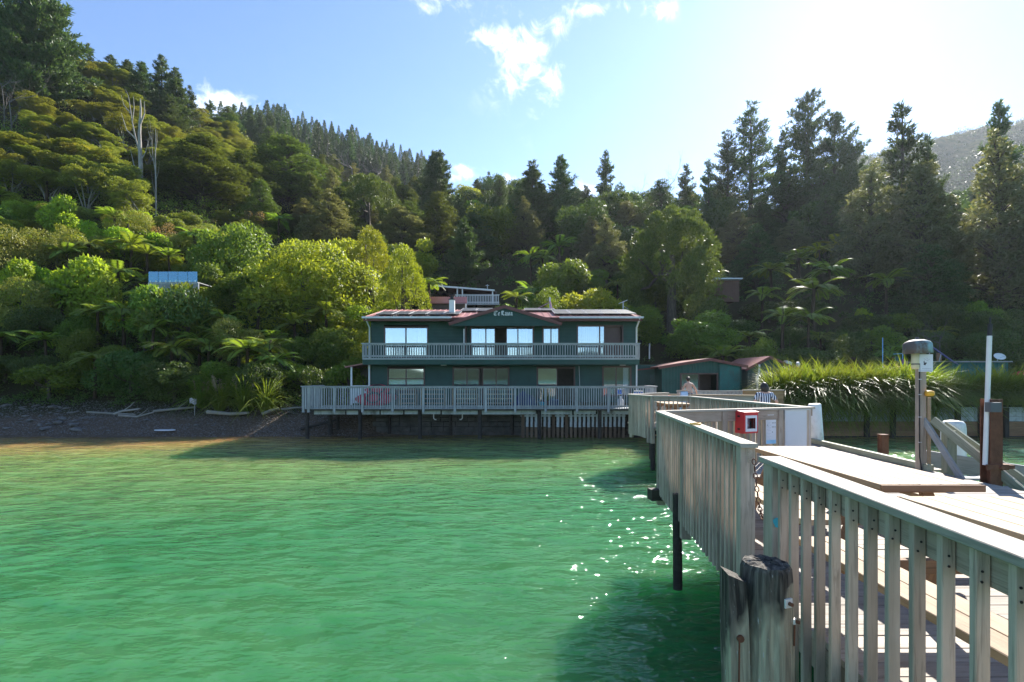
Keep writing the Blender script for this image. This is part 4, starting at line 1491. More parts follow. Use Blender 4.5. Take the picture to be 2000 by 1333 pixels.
stand(30, (330, 780), (36, 53), ['broad_mid', 'broad_bright', 'broad_bright'], (2.6, 4.2), (3.4, 5.2), "leafy green tree among the sunlit trees near the lodge", "leafy trees above the bank by the lodge", 0.28, short={'': 'leafy green tree', 'fern': 'tree fern', 'pine': 'ragged pine', 'kanuka': 'grey-green layered tree', 'layered': 'dark layered tree', 'olive_bush': 'olive bush', 'lime': 'lime green bush', 'broad_bright': 'yellow-green bush', 'shrub': 'dense low bush'})
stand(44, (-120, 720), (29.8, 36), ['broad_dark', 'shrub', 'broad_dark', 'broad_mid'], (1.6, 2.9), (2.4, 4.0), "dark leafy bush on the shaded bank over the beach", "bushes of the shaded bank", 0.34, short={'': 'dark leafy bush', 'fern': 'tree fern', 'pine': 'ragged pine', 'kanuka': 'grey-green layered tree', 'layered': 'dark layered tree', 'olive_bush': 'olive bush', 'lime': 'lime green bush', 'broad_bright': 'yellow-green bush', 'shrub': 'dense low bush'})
stand(34, (440, 860), (54, 130), ['layered', 'kanuka', 'layered'], (5, 9), (6, 9), "dark tree in the wooded slope under the far pine ridge", "dark trees under the far ridge", 0.34, short={'': 'dark tree', 'fern': 'tree fern', 'pine': 'ragged pine', 'kanuka': 'grey-green layered tree', 'layered': 'dark layered tree', 'olive_bush': 'olive bush', 'lime': 'lime green bush', 'broad_bright': 'yellow-green bush', 'shrub': 'dense low bush'})
stand(46, (840, 1420), (56, 118), ['layered_dark', 'kanuka', 'broad_dark', 'broad_dark', 'pine'], (5, 9), (5, 8), "dark tree in the wooded slope behind the lodge", "dark trees behind the lodge", 0.34, short={'layered_dark': 'dark layered tree', '': 'dark leafy tree', 'fern': 'tree fern', 'pine': 'ragged pine', 'kanuka': 'grey-green layered tree', 'layered': 'dark layered tree', 'olive_bush': 'olive bush', 'lime': 'lime green bush', 'broad_bright': 'yellow-green bush', 'shrub': 'dense low bush'})
stand(16, (-60, 330), (37, 52), ['fern'], (2.8, 3.8), (3.2, 4.6), "tree fern among the sunlit bushes", "tree ferns among the sunlit bushes", 0.12, short={'': 'tree fern among sunlit bushes'})
stand(12, (330, 800), (31, 52), ['fern'], (2.6, 3.6), (3.0, 4.4), "tree fern among the leafy trees by the lodge", "tree ferns among the leafy trees", 0.12, short={'': 'tree fern among leafy trees'})
stand(9, (-40, 560), (30, 36), ['fern'], (2.2, 3.0), (2.6, 3.6), "shaded tree fern on the bank over the beach", "shaded tree ferns on the bank", 0.12, short={'': 'shaded tree fern'})
stand(26, (850, 1420), (39, 56), ['broad_dark', 'broad_mid', 'broad_dark', 'fern'], (2.2, 4.2), (3, 5), "shaded leafy tree low on the slope behind the roofs", "shaded trees just behind the roofs", 0.34, short={'': 'shaded leafy tree', 'fern': 'tree fern', 'pine': 'ragged pine', 'kanuka': 'grey-green layered tree', 'layered': 'dark layered tree', 'olive_bush': 'olive bush', 'lime': 'lime green bush', 'broad_bright': 'yellow-green bush', 'shrub': 'dense low bush'})
stand(50, (1400, 2150), (46, 110), ['layered_dark', 'kanuka', 'broad_dark', 'layered_dark'], (5.5, 10), (5.5, 8.5), "dark backlit tree in the wooded slope over the grass bank", "backlit trees over the grass bank", 0.32, short={'layered_dark': 'dark layered tree', '': 'dark backlit tree', 'fern': 'tree fern', 'pine': 'ragged pine', 'kanuka': 'grey-green layered tree', 'layered': 'dark layered tree', 'olive_bush': 'olive bush', 'lime': 'lime green bush', 'broad_bright': 'yellow-green bush', 'shrub': 'dense low bush'})
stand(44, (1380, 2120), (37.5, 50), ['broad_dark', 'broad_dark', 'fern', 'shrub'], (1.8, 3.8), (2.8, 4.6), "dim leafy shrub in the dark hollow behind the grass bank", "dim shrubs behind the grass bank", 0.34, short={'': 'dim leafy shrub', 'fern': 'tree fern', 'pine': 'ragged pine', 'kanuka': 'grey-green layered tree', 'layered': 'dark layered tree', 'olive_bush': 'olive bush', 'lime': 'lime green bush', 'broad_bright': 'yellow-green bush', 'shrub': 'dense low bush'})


# ------------------------------------------------------------------ undergrowth that nobody could count
def undergrowth(name, label, px_rng, d_rng, n, tufts, mat, size, L, w):
    d = np.sqrt(rng.uniform(d_rng[0] ** 2, d_rng[1] ** 2, n))
    px = rng.uniform(*px_rng, n)
    x = (px - 1000) * d / 1000
    ok = np.ones(n, bool)
    for (a, b, c, e) in KEEP_CLEAR:
        ok &= ~((x > a) & (x < c) & (d > b) & (d < e))
    x, d = x[ok], d[ok]
    z = ground_z(x, d)
    s = rng.uniform(0.5, 1.3, len(x)) * size * np.clip(d / 40, 0.8, 4)
    k = tufts
    dr = rdir(len(x) * k)
    dr[:, 2] = np.abs(dr[:, 2]) * 0.9
    S = np.repeat(s, k)
    P = np.stack([np.repeat(x, k), np.repeat(d, k), np.repeat(z, k)], -1) + dr * S[:, None] * rng.uniform(0.55, 1.05, (len(S), 1))
    A = unit(rdir(len(P)) + dr * 0.5 + np.array([0, 0, -0.1]))
    N = unit(dr + np.array([0, 0, 0.5]) + rdir(len(P)) * 0.5)
    sc = np.clip(np.repeat(d, k) / 40, 0.8, 4)
    me = cards_mesh(name, cards(P, A, N, L * sc * rng.uniform(0.6, 1.3, len(P)), w * sc * rng.uniform(0.7, 1.2, len(P))), M[mat])
    o = put(name, me)
    tag(o, label, "undergrowth", kind="stuff")


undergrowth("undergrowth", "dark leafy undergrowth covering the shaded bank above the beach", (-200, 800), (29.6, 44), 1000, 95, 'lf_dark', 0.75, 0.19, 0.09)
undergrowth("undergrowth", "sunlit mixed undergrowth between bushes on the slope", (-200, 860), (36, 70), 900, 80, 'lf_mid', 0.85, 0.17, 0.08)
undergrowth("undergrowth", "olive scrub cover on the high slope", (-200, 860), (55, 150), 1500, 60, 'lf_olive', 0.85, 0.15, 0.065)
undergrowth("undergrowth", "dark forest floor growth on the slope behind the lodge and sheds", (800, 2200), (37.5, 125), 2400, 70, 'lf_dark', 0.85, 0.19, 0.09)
undergrowth("far_wood", "hazy far wood covering the distant hill beyond the silvery trees", (1480, 2350), (300, 450), 3200, 22, 'lf_far', 0.9, 0.30, 0.16)

# ================================================================== timber balustrades
def balustrade(name, label, pts, zdeck, cap_h=1.05, pitch=0.155, bw=0.07, bt=0.04, drop=0.42, cap_w=0.15, cap_t=0.04, posts=(), post_w=0.11,
               post_drop=0.55, side=1, mats=('wood', 'wood_cap', 'wood'), rail_h=0.14, group=None, ch=0.0, lowrail=False, phase=0.5, cap_ext=0.04,
               parent=None, cat="balustrade", post_names='post', gap_at=()):
    """cap on top, a board on edge under it, upright balusters fixed outside; side=+1: outside is to the left of the walking direction"""
    t = thing(name, label, cat, (pts[0][0], pts[0][1], zdeck), group) if parent is None else parent
    mw, mc, mp = (M[k] for k in mats)
    for i in range(len(pts) - 1):
        a = Vector((pts[i][0], pts[i][1], zdeck))
        b = Vector((pts[i + 1][0], pts[i + 1][1], zdeck))
        d = (b - a).normalized()
        L = (b - a).length
        nrm = Vector((-d.y, d.x, 0)) * side
        up = Vector((0, 0, 1))
        board('cap', a - d * cap_ext + up * (cap_h - cap_t / 2), b + d * cap_ext + up * (cap_h - cap_t / 2), cap_w, cap_t, mc, t, ch=ch)
        zr = cap_h - cap_t - rail_h / 2 - 0.003
        board('rail', a - nrm * 0.022 + up * zr, b - nrm * 0.022 + up * zr, 0.042, rail_h, mw, t, ch=ch)
        if lowrail:
            board('rail', a - nrm * 0.022 + up * 0.1, b - nrm * 0.022 + up * 0.1, 0.042, 0.09, mw, t)
        n = max(1, int(round(L / pitch)))
        off = nrm * (bt / 2 + 0.002)
        pp = [q if q >= 0 else L + q for (j, q) in posts if j == i]
        for k in range(n):
            s = (k + phase) * L / n
            if any(abs(s - q) < (post_w + bw) / 2 + 0.005 for q in pp):
                continue
            p = a + d * s + off
            jit = rnd.uniform(-0.012, 0.012)
            board('baluster', p + up * (-drop + jit), p + up * (cap_h - cap_t - 0.004), bw, bt, mw, t, up=nrm, ch=ch)
        for q in pp:
            p = a + d * q + nrm * (bt + 0.008 - post_w / 2)
            board(post_names, p + up * (-post_drop), p + up * (cap_h - cap_t - 0.005), post_w, post_w, mp, t, up=nrm, ch=ch)
    return t


ZJ = 1.45      # jetty deck level
CH = 0.004
G_RAIL = "timber balustrades of the jetty"
# the nearest run, beside the picnic tables
balustrade('balustrade', "nearest weathered timber balustrade beside the picnic tables, thick pale cap", [(1.965, 3.87), (1.675, 0.35)], ZJ, pitch=0.172,
           bw=0.033, bt=0.055, drop=0.44, cap_w=0.165, posts=((0, 0.075), (0, 2.6)), post_w=0.155, post_drop=0.20, side=-1, group=G_RAIL, ch=CH, rail_h=0.15)
# screw heads, two at the top of every baluster of the nearest run
near_rail = bpy.data.objects['balustrade']
mb = MB()
for o in [c for c in near_rail.children if c.name.startswith('baluster')]:
    c = WMAT[o.name].translation
    ax = WMAT[o.name].to_3x3() @ Vector((0, 1, 0))
    ax.normalize()
    if ax.y > 0:
        ax = -ax
    for dz in (0.0, 0.045):
        p = Vector((c.x, c.y, ZJ + 0.925 - dz)) + ax * 0.017 + Vector((rnd.uniform(-.012, .006), 0, rnd.uniform(-.006, .006)))
        mb.tube([p, p + ax * 0.002], 0.0055, 6)
tag(mb.build('screws', M['black'], near_rail), kind="stuff")
# the run beyond the chained gap
balustrade('balustrade', "timber balustrade beyond the chained gap, closely slatted, running along the water", [(2.165, 4.70), (2.67, 9.23)], ZJ, pitch=0.148,
           bw=0.042, bt=0.055, drop=0.42, cap_w=0.155, posts=((0, 0.07), (0, 2.55), (0, -0.06)), post_w=0.13, post_drop=0.62, side=1, group=G_RAIL, ch=CH)
# across the jetty: with the red box, the poster and the whiteboard
balustrade('balustrade', "timber balustrade across the jetty carrying red box, poster and whiteboard", [(2.72, 9.26), (6.02, 10.42)], ZJ, cap_h=1.055, pitch=0.135, bw=0.075,
           drop=0.1, cap_w=0.14, posts=((0, 1.35), (0, 2.72), (0, -0.05)), post_w=0.12, post_drop=0.0, side=1, group=G_RAIL, ch=CH, rail_h=0.19)
# along the narrow walkway to the shore
balustrade('balustrade', "long slatted balustrade along the walkway toward the shore", [(6.12, 10.5), (5.82, 16.7)], ZJ, pitch=0.15, bw=0.08, drop=0.35,
           posts=((0, 2.0), (0, 4.1)), side=1, group=G_RAIL)
balustrade('balustrade', "short open balustrade in front of the shore platform's picnic table", [(5.78, 16.75), (4.72, 17.05)], ZJ, pitch=0.135, bw=0.036, bt=0.036, drop=0.1,
           posts=(), side=1, group=G_RAIL)
balustrade('balustrade', "boarded balustrade at the corner of the shore platform over the water", [(4.70, 17.05), (4.30, 18.75)], ZJ, pitch=0.15, bw=0.12, drop=0.4,
           posts=((0, 0.06), (0, 0.3)), side=1, group=G_RAIL)
balustrade('balustrade', "far low balustrade of the shore platform next to the lodge deck", [(4.34, 18.85), (6.3, 20.8)], ZJ, pitch=0.15, bw=0.05, drop=0.1,
           posts=((0, 0.1),), side=1, group=G_RAIL)


# ================================================================== jetty
def deck_planks(parent, x0, x1, y0, y1, z, pw=0.143, gap=0.006, mat='wood_deck', skew=None, ch=0.0):
    y = y0
    while y < y1:
        a = (x0(y) if callable(x0) else x0) + rnd.uniform(-0.01, 0.01)
        b = (x1(y) if callable(x1) else x1) + rnd.uniform(-0.01, 0.01)
        dz = rnd.uniform(-0.003, 0.003)
        board('plank', (a, y + pw / 2, z - 0.02 + dz), (b, y + pw / 2, z - 0.02 + dz), pw, 0.04, M[mat], parent, ch=ch)
        y += pw + gap


def pile(parent, x, y, ztop, r=0.09, zb=-2.0, mat='wood_dark', name='pile'):
    mb = MB()
    mb.tube([(0, 0, zb), (0.01, 0, (zb + ztop) / 2), (0, 0, ztop)], [r * 1.08, r, r * 0.97], 10)
    return mb.build(name, M[mat], parent, Matrix.Translation((x, y, 0)))


jetty = thing('jetty', "weathered timber jetty with picnic tables, on dark piles over green water", "jetty", (4.8, 5.0, ZJ))
xl = lambda y: 1.69 + 0.084 * y if y < 4.4 else 2.185 + 0.1115 * (y - 4.7)
deck_planks(jetty, xl, 7.42, 0.0, 9.2, ZJ, ch=0.003)
deck_planks(jetty, lambda y: 2.72 + (y - 9.2) * 2.9 if y < 10.4 else 6.14, 7.75, 9.2, 13.6, ZJ)
deck_planks(jetty, lambda y: 6.14 - (y - 10.5) * 0.05, 8.2, 13.6, 16.9, ZJ)
deck_planks(jetty, lambda y: 4.72 - (y - 17) * 0.235 if y < 18.85 else min(4.36 + (y - 18.85), 6.35), 9.6, 16.9, 26.4, ZJ)
for yy in (0.9, 2.9, 4.9, 6.9, 8.9):
    board('bearer', (xl(yy) + 0.02, yy, ZJ - 0.16), (7.5, yy, ZJ - 0.16), 0.12, 0.22, M['wood_dark'], jetty)
board('bearer', (xl(0) + 0.03, 0.0, ZJ - 0.15), (xl(4.2) + 0.03, 4.2, ZJ - 0.15), 0.05, 0.2, M['wood'], jetty)
board('bearer', (xl(4.6) + 0.05, 4.6, ZJ - 0.15), (xl(9.1) + 0.05, 9.1, ZJ - 0.15), 0.05, 0.2, M['wood'], jetty)
board('bearer', (2.44, 9.08, ZJ - 0.42), (4.2, 9.3, ZJ - 0.42), 0.2, 0.19, M['wood_dark'], jetty)
for yy in (11.2, 13.0, 15.0, 16.8):
    board('bearer', (6.0, yy, ZJ - 0.15), (8.0, yy, ZJ - 0.15), 0.12, 0.2, M['wood_dark'], jetty)
for yy in (17.3, 19.5, 22, 24.5):
    board('bearer', (4.75 if yy < 18 else 5.15 if yy < 20 else 6.45, yy, ZJ - 0.15), (9.5, yy, ZJ - 0.15), 0.14, 0.22, M['wood_dark'], jetty)
for (x, y) in ((2.42, 7.5), (2.2, 4.5), (4.8, 4.9), (7.3, 4.9), (4.8, 8.9), (7.3, 8.9), (4.0, 9.45), (6.2, 11.2), (7.9, 11.2), (6.1, 13.0), (7.9, 13.0), (6.0, 15.0),
               (5.9, 16.8), (8, 16.8), (4.75, 17.3), (4.95, 18.0), (5.3, 19.5), (6.6, 22.0), (7, 19.5), (9.2, 19.5), (7, 22), (5.6, 17.3), (2.05, 1.6)):
    pile(jetty, x, y, ZJ - 0.05, 0.07 if (x, y) == (2.42, 7.5) else 0.085)
board('kerb', (7.60, 13.3, ZJ + 0.06), (7.36, 9.0, ZJ + 0.06), 0.11, 0.11, M['wood_green'], jetty, ch=0.004)
board('kerb', (7.62, 13.35, ZJ + 0.06), (7.72, 16.8, ZJ + 0.06), 0.11, 0.11, M['wood_green'], jetty)
board('kerb', (7.36, 7.2, ZJ + 0.06), (7.36, 0.2, ZJ + 0.06), 0.11, 0.11, M['wood_green'], jetty)
# end grain of a cut plank and nail heads as small real pieces near the camera
# chain over the gap
ch_t = thing('chain', "rusty chain hanging across the gap between two balustrades", "chain", (2.12, 4.66, ZJ + 0.94))
pa, pb = Vector((2.19, 4.64, ZJ + 0.92)), Vector((1.98, 3.90, ZJ + 0.66))
NL = 22
for i in range(NL):
    s = (i + 0.5) / NL
    p = pa.lerp(pb, s) + Vector((0, 0, -0.34 * math.sin(math.pi * s) * (1 - 0.25 * s)))
    q = pa.lerp(pb, s + 0.02) + Vector((0, 0, -0.34 * math.sin(math.pi * min(1, s + 0.02)) * (1 - 0.25 * s)))
    mb = MB()
    for k in range(10):
        a1, a2 = 2 * math.pi * k / 10, 2 * math.pi * (k + 1) / 10
        mb.tube([(math.cos(a1) * 0.028, math.sin(a1) * 0.016, 0), (math.cos(a2) * 0.028, math.sin(a2) * 0.016, 0)], 0.005, 5, caps=False)
    rot = frame_matrix(q - p) @ Matrix.Rotation(R(90 * (i % 2)), 4, 'X')
    mb.build('link', M['rust'], ch_t, Matrix.Translation(p) @ rot)

# ------------------------------------------------------------------ old mooring pile with its rubbing timber
PX, PY, PT = 1.50, 3.02, 2.03
pt = thing('mooring_pile', "old tarred round mooring pile, split and weathered, with squared rubbing timber", "mooring pile", (PX, PY, 0))
mb = MB()
nseg = 36
prof = []
for (z, rr) in ((-1.5, 0.150), (1.0, 0.146), (1.35, 0.148), (1.6, 0.146), (1.8, 0.143), (1.93, 0.141), (1.985, 0.136), (2.01, 0.125), (2.018, 0.09), (2.02, 0.03)):
    prof.append((rr, z - PT))
vs = []
for (rr, z) in prof:
    for k in range(nseg):
        a = 2 * math.pi * k / nseg
        f = 1 + 0.025 * math.sin(3 * a + z) + 0.02 * math.sin(7 * a + 2 * z) + rnd.uniform(-0.012, 0.012)
        if k in (5, 17, 26, 31):
            f -= 0.05
        vs.append((rr * f * math.cos(a), rr * f * math.sin(a), z + (rnd.uniform(-0.008, 0.008) if z > -0.1 else 0)))
fs = []
for i in range(len(prof) - 1):
    for k in range(nseg):
        k2 = (k + 1) % nseg
        fs.append((i * nseg + k, i * nseg + k2, (i + 1) * nseg + k2, (i + 1) * nseg + k))
fs.append(tuple((len(prof) - 1) * nseg + k for k in range(nseg)))
mb.add(vs, fs, False)
mb.build('shaft', M['pile'], pt, Matrix.Translation((PX, PY, PT)))
# squared timber bolted to its water side
mb = MB()
bx = [(-0.055, -0.07), (0.055, -0.07), (0.055, 0.07), (-0.055, 0.07)]
vv = [(x, y, z) for z in (-3.4, -0.25, 0.0) for x, y in bx]
vv[8] = (-0.05, -0.06, 0.02)
vv[9] = (0.05, -0.06, -0.025)
vv[10] = (0.05, 0.06, -0.02)
vv[11] = (-0.05, 0.06, 0.03)
mb.add(vv, [(0, 1, 5, 4), (1, 2, 6, 5), (2, 3, 7, 6), (3, 0, 4, 7), (4, 5, 9, 8), (5, 6, 10, 9), (6, 7, 11, 10), (7, 4, 8, 11), (8, 9, 10, 11)])
mb.build('rubbing_timber', M['pile'], pt, Matrix.Translation((PX - 0.215, PY - 0.04, 1.955)) @ Matrix.Rotation(R(-1.6), 4, 'Y'))
# bolts: white washer plates with rusty bolts
for (dx, z, s, m1) in ((0.055, 1.83, 0.052, 'white_dirty'), (0.118, 1.705, 0.03, 'white_dirty')):
    y = -math.sqrt(max(0.0, 0.145 ** 2 - dx ** 2)) - 0.004
    mb = MB()
    mb.box((0, 0, 0), (s, 0.012, s * 0.95))
    w_ = mb.build('washer', M[m1], pt, Matrix.Translation((PX + dx, PY + y, z)) @ Matrix.Rotation(math.asin(dx / 0.15), 4, 'Z'))
    mb = MB()
    mb.tube([(0, -0.006, 0), (0, -0.028, 0)], 0.011, 8)
    mb.build('bolt', M['rust'], w_, WMAT[w_.name])
mb = MB()
mb.tube([(0, 0, 0), (0, -0.018, 0)], 0.02, 10)
mb.build('bolt', M['rust'], pt, Matrix.Translation((PX - 0.205, PY - 0.108, 1.62)))
for (dx, z0, z1, yy) in ((-0.209, 1.605, 1.30, -0.1135), (0.113, 1.69, 1.57, -0.098)):
    board('rust_stain', (PX + dx, PY + yy, z0), (PX + dx - 0.004, PY + yy - 0.001, z1), 0.008, 0.006, M['rust'], pt, up=(0, 1, 0))

# ------------------------------------------------------------------ picnic tables
G_TAB = "picnic tables on the near jetty"


def picnic_table(label, x0, x1, y0, y1, zd, bench_l=True, bench_r=True, npl=5, group=None, bx=None):
    t = thing('picnic_table', label, "picnic table", ((x0 + x1) / 2, (y0 + y1) / 2, zd), group)
    w = (x1 - x0) / npl
    zt = zd + 0.75
    for i in range(npl):
        x = x0 + w * (i + 0.5)
        e = rnd.uniform(-0.012, 0.012)
        board('plank', (x, y0 + e, zt - 0.024), (x, y1 + e, zt - 0.024), w - 0.005, 0.048, M['wood_table'], t, ch=0.004)
    for ye in (y0 - 0.022, y1 + 0.022):
        board('end_board', (x0, ye, zt - 0.032), (x1, ye, zt - 0.032), 0.02, 0.058, M['wood_brown'], t, ch=0.003)
    for yy in (y0 + 0.35, y1 - 0.35):
        board('cross_beam', (x0 + 0.03, yy, zt - 0.098), (x1 - 0.03, yy, zt - 0.098), 0.05, 0.095, M['wood_brown'], t, ch=0.003)
        for sx in (-1, 1):
            xt = (x0 + x1) / 2 + sx * (x1 - x0) * 0.27
            xb = (x0 + x1) / 2 + sx * (x1 - x0) * 0.62
            board('leg', (xb, yy + 0.052, zd), (xt, yy + 0.052, zt - 0.05), 0.05, 0.1, M['wood_brown'], t, up=(sx, 0, 0.3), ch=0.003)
        board('bench_beam', (x0 - 0.70 if bench_l else x0, yy - 0.054, zd + 0.375), (x1 + 0.62 if bench_r else x1, yy - 0.054, zd + 0.375), 0.05, 0.095, M['wood_brown'], t, ch=0.003)
        board('brace', ((x0 + x1) / 2, yy + 0.1, zd + 0.4), ((x0 + x1) / 2, yy + (0.55 if yy < (y0 + y1) / 2 else -0.55), zt - 0.06), 0.045, 0.09, M['wood_brown'], t, ch=0.003)
    for s, on in ((-1, bench_l), (1, bench_r)):
        if not on:
            continue
        for k in range(2):
            x = (x0 - 0.36 - 0.165 * k - 0.05) if s < 0 else (x1 + 0.3 + 0.165 * k)
            if bx and s < 0:
                x = bx - 0.165 * k
            board('seat', (x, y0, zd + 0.45 - 0.024), (x, y1, zd + 0.45 - 0.024), 0.16, 0.048, M['wood_table'], t, ch=0.004)
    return t


picnic_table("timber picnic table behind the chained gap, clear thick top", 3.10, 3.97, 4.32, 6.72, ZJ, True, True, group=G_TAB, bx=2.70)
picnic_table("nearest timber picnic table beside the nearest balustrade", 2.93, 3.79, 1.35, 3.87, ZJ - 0.0, True, True, group=G_TAB, bx=2.38)

# ------------------------------------------------------------------ things on the cross balustrade
ra, rb = Vector((2.72, 9.26, 0)), Vector((6.02, 10.42, 0))
rd = (rb - ra).normalized()
rn = Vector((rd.y, -rd.x, 0))          # toward the camera
RX = Matrix((rd, -rn, Vector((0, 0, 1)))).transposed().to_4x4()


def on_rail(px, z, out):
    """point on the cross balustrade seen at photo column px"""
    k = (px - 1000) / 1000
    # ra.x + s*rd.x = k*(ra.y + s*rd.y)
    s = (k * ra.y - ra.x) / (rd.x - k * rd.y)
    p = ra + rd * s + rn * out
    p.z = z
    return p


bxp = on_rail(1447, ZJ + 0.80, 0.03)
rbx = thing('equipment_box', "red emergency equipment box with a clear window, fixed to the cross balustrade", "equipment box", bxp)
FR = Matrix.Translation(bxp) @ RX
mb = MB()
w2, h2, dp = 0.17, 0.20, 0.20
# open fronted shell: back, sides, top, bottom, front frame
mb.box((0, -0.01, 0), (2 * w2, 0.02, 2 * h2))
mb.box((-w2 + 0.01, -dp / 2 - 0.01, 0), (0.02, dp - 0.02, 2 * h2 - 0.002))
mb.box((w2 - 0.01, -dp / 2 - 0.01, 0), (0.02, dp - 0.02, 2 * h2 - 0.002))
mb.box((0, -dp / 2 - 0.01, h2 - 0.01), (2 * w2 - 0.042, dp - 0.02, 0.018))
mb.box((0, -dp / 2 - 0.01, -h2 + 0.01), (2 * w2 - 0.042, dp - 0.02, 0.018))
mb.build('body', M['red'], rbx, FR)
mb = MB()
for (cx, cz, sx, sz) in ((0, 0.155, 0.33, 0.075), (0, -0.165, 0.33, 0.055), (-0.137, -0.01, 0.056, 0.255), (0.137, -0.01, 0.056, 0.255)):
    mb.box((cx, -dp - 0.012, cz), (sx, 0.03, sz))
door = mb.build('door', M['red'], rbx, FR)
mb = MB()
for (cx, cz, sx, sz) in ((0.0, 0.115, 0.27, 0.05), (0.0, -0.135, 0.27, 0.055), (-0.117, -0.01, 0.036, 0.20), (0.117, -0.01, 0.036, 0.20)):
    mb.box((cx, -dp - 0.031, cz), (sx, 0.006, sz))
mb.build('window_label', M['paper'], door, FR)
mb = MB()
mb.box((0, -dp - 0.008, -0.01), (0.218, 0.004, 0.20))
mb.build('window', M['glass_dim'], door, FR)
mb = MB()
mb.box((0, 0, 0.0), (0.36, dp + 0.05, 0.016))
lid = mb.build('lid', M['red'], rbx, FR @ Matrix.Translation((0, -dp / 2 - 0.02, h2 + 0.012)) @ Matrix.Rotation(R(6), 4, 'X'))
mb = MB()
mb.lathe([(0.0, -0.03), (0.075, -0.03), (0.085, 0.0), (0.075, 0.03), (0.0, 0.03)], 16)
reel = mb.build('reel', M['orange_red'], rbx, FR @ Matrix.Translation((-0.03, -0.12, -0.05)) @ Matrix.Rotation(R(90), 4, 'X'))
mb = MB()
mb.lathe([(0.012, 0.034), (0.026, 0.034), (0.03, 0.04), (0.012, 0.04)], 12)
mb.build('hub', M['paper'], reel, FR @ Matrix.Translation((-0.03, -0.12, -0.05)) @ Matrix.Rotation(R(90), 4, 'X'))
mb = MB()
mb.tube([(0.08, -0.13, -0.13), (0.08, -0.13, 0.02)], 0.014, 8)
mb.build('bottle', M['black'], rbx, FR)
for z in (0.12, -0.12):
    mb = MB()
    mb.box((-w2 - 0.006, -0.10, z), (0.014, 0.05, 0.035))
    mb.build('latch', M['dark_red'], rbx, FR)

pp_ = on_rail(1503, ZJ + 0.66, 0.035)
po = thing('notice_poster', "tall white and blue notice poster with rows of small print beside red box", "poster", pp_)
FP = Matrix.Translation(pp_) @ RX
ph, pw_ = 0.62, 0.255
mb = MB()
mb.box((0, 0, 0), (pw_, 0.008, ph))
mb.build('sheet', M['paper'], po, FP)
mb = MB()
mb.box((0, -0.0055, ph / 2 - 0.04), (pw_ - 0.006, 0.003, 0.074))
mb.build('header', M['ink_blue'], po, FP)
mb = MB()
mb.box((0, -0.0055, -ph / 2 + 0.04), (pw_ - 0.02, 0.003, 0.07))
mb.build('footer', M['ink_pale'], po, FP)
mb = MB()
for k in range(9):
    mb.box((-0.085 + k * 0.018, -0.0085, ph / 2 - 0.052), (0.012, 0.003, 0.014))
mb.build('heading_text', M['paper'], po, FP)
mb = MB()
for k in range(5):
    mb.box((-0.092 + 0.046 * k, -0.0055, 0.185), (0.017, 0.003, 0.02))
for (z, x) in ((0.10, 0.03), (0.10, 0.065), (0.10, 0.10), (0.02, 0.03), (0.02, 0.065), (0.02, 0.10), (-0.08, 0.03), (0.06, -0.09)):
    mb.box((x, -0.0055, z), (0.013, 0.003, 0.018))
mb.build('pictogram', M['ink'], po, FP)
mb = MB()
for k, z in enumerate(np.linspace(0.225, -0.215, 17)):
    if abs(z - 0.185) < 0.022:
        continue
    wv = (0.10, 0.085, 0.11, 0.07)[k % 4]
    mb.box((-0.115 + wv / 2, -0.0055, z), (wv, 0.003, 0.006))
mb.build('text_line', M['ink_grey'], po, FP)

wb0, wb1 = on_rail(1527, 0, 0.06), on_rail(1576, 0, 0.06)
wc = (wb0 + wb1) / 2
wc.z = ZJ + 0.60
wbt = thing('whiteboard', "blank pale whiteboard standing against the end of the cross balustrade", "whiteboard", wc)
FW = Matrix.Translation(wc) @ RX
wl_ = (wb1 - wb0).length
mb = MB()
mb.box((0, 0, 0), (wl_ - 0.03, 0.018, 0.80))
mb.build('panel', M['board_white'], wbt, FW)
for (cx, cz, sx, sz) in ((0, 0.405, wl_, 0.02), (0, -0.405, wl_, 0.02), (-wl_ / 2 + 0.007, 0, 0.014, 0.788), (wl_ / 2 - 0.007, 0, 0.014, 0.788)):
    mb = MB()
    mb.box((cx, -0.003, cz), (sx, 0.026, sz))
    mb.build('edge_trim', M['alu'], wbt, FW)

# small round thing lying on the cap
dsh = thing('tie_ring', "flat brass-coloured ring lying on the cap of the slatted balustrade", "ring", (2.33, 6.5, ZJ + 1.053))
mb = MB()
for k in range(16):
    a1, a2 = 2 * math.pi * k / 16, 2 * math.pi * (k + 1) / 16
    mb.tube([(math.cos(a1) * 0.06, math.sin(a1) * 0.06, 0.012), (math.cos(a2) * 0.06, math.sin(a2) * 0.06, 0.012)], 0.012, 6, caps=False)
mb.build_at('ring', M['yellow'], dsh)

pnt = thing('paint_spot', "small turquoise painted patch on the end post by the gap", "paint patch", (1.92, 3.706, ZJ + 0.60))
mb = MB()
mb.add([(0.028 * math.cos(a) * (1 + 0.25 * math.sin(3 * a)), 0, 0.036 * math.sin(a)) for a in np.linspace(0, 2 * math.pi, 12, endpoint=False)] +
       [(0.028 * math.cos(a) * (1 + 0.25 * math.sin(3 * a)), 0.003, 0.036 * math.sin(a)) for a in np.linspace(0, 2 * math.pi, 12, endpoint=False)],
       [tuple(range(12)), tuple(reversed(range(12, 24)))] + [(k, (k + 1) % 12, 12 + (k + 1) % 12, 12 + k) for k in range(12)])
PAINT = (mb, pnt)
mb.build('patch', M['cyan'], pnt, Matrix.Translation((1.92, 3.706, ZJ + 0.60)))

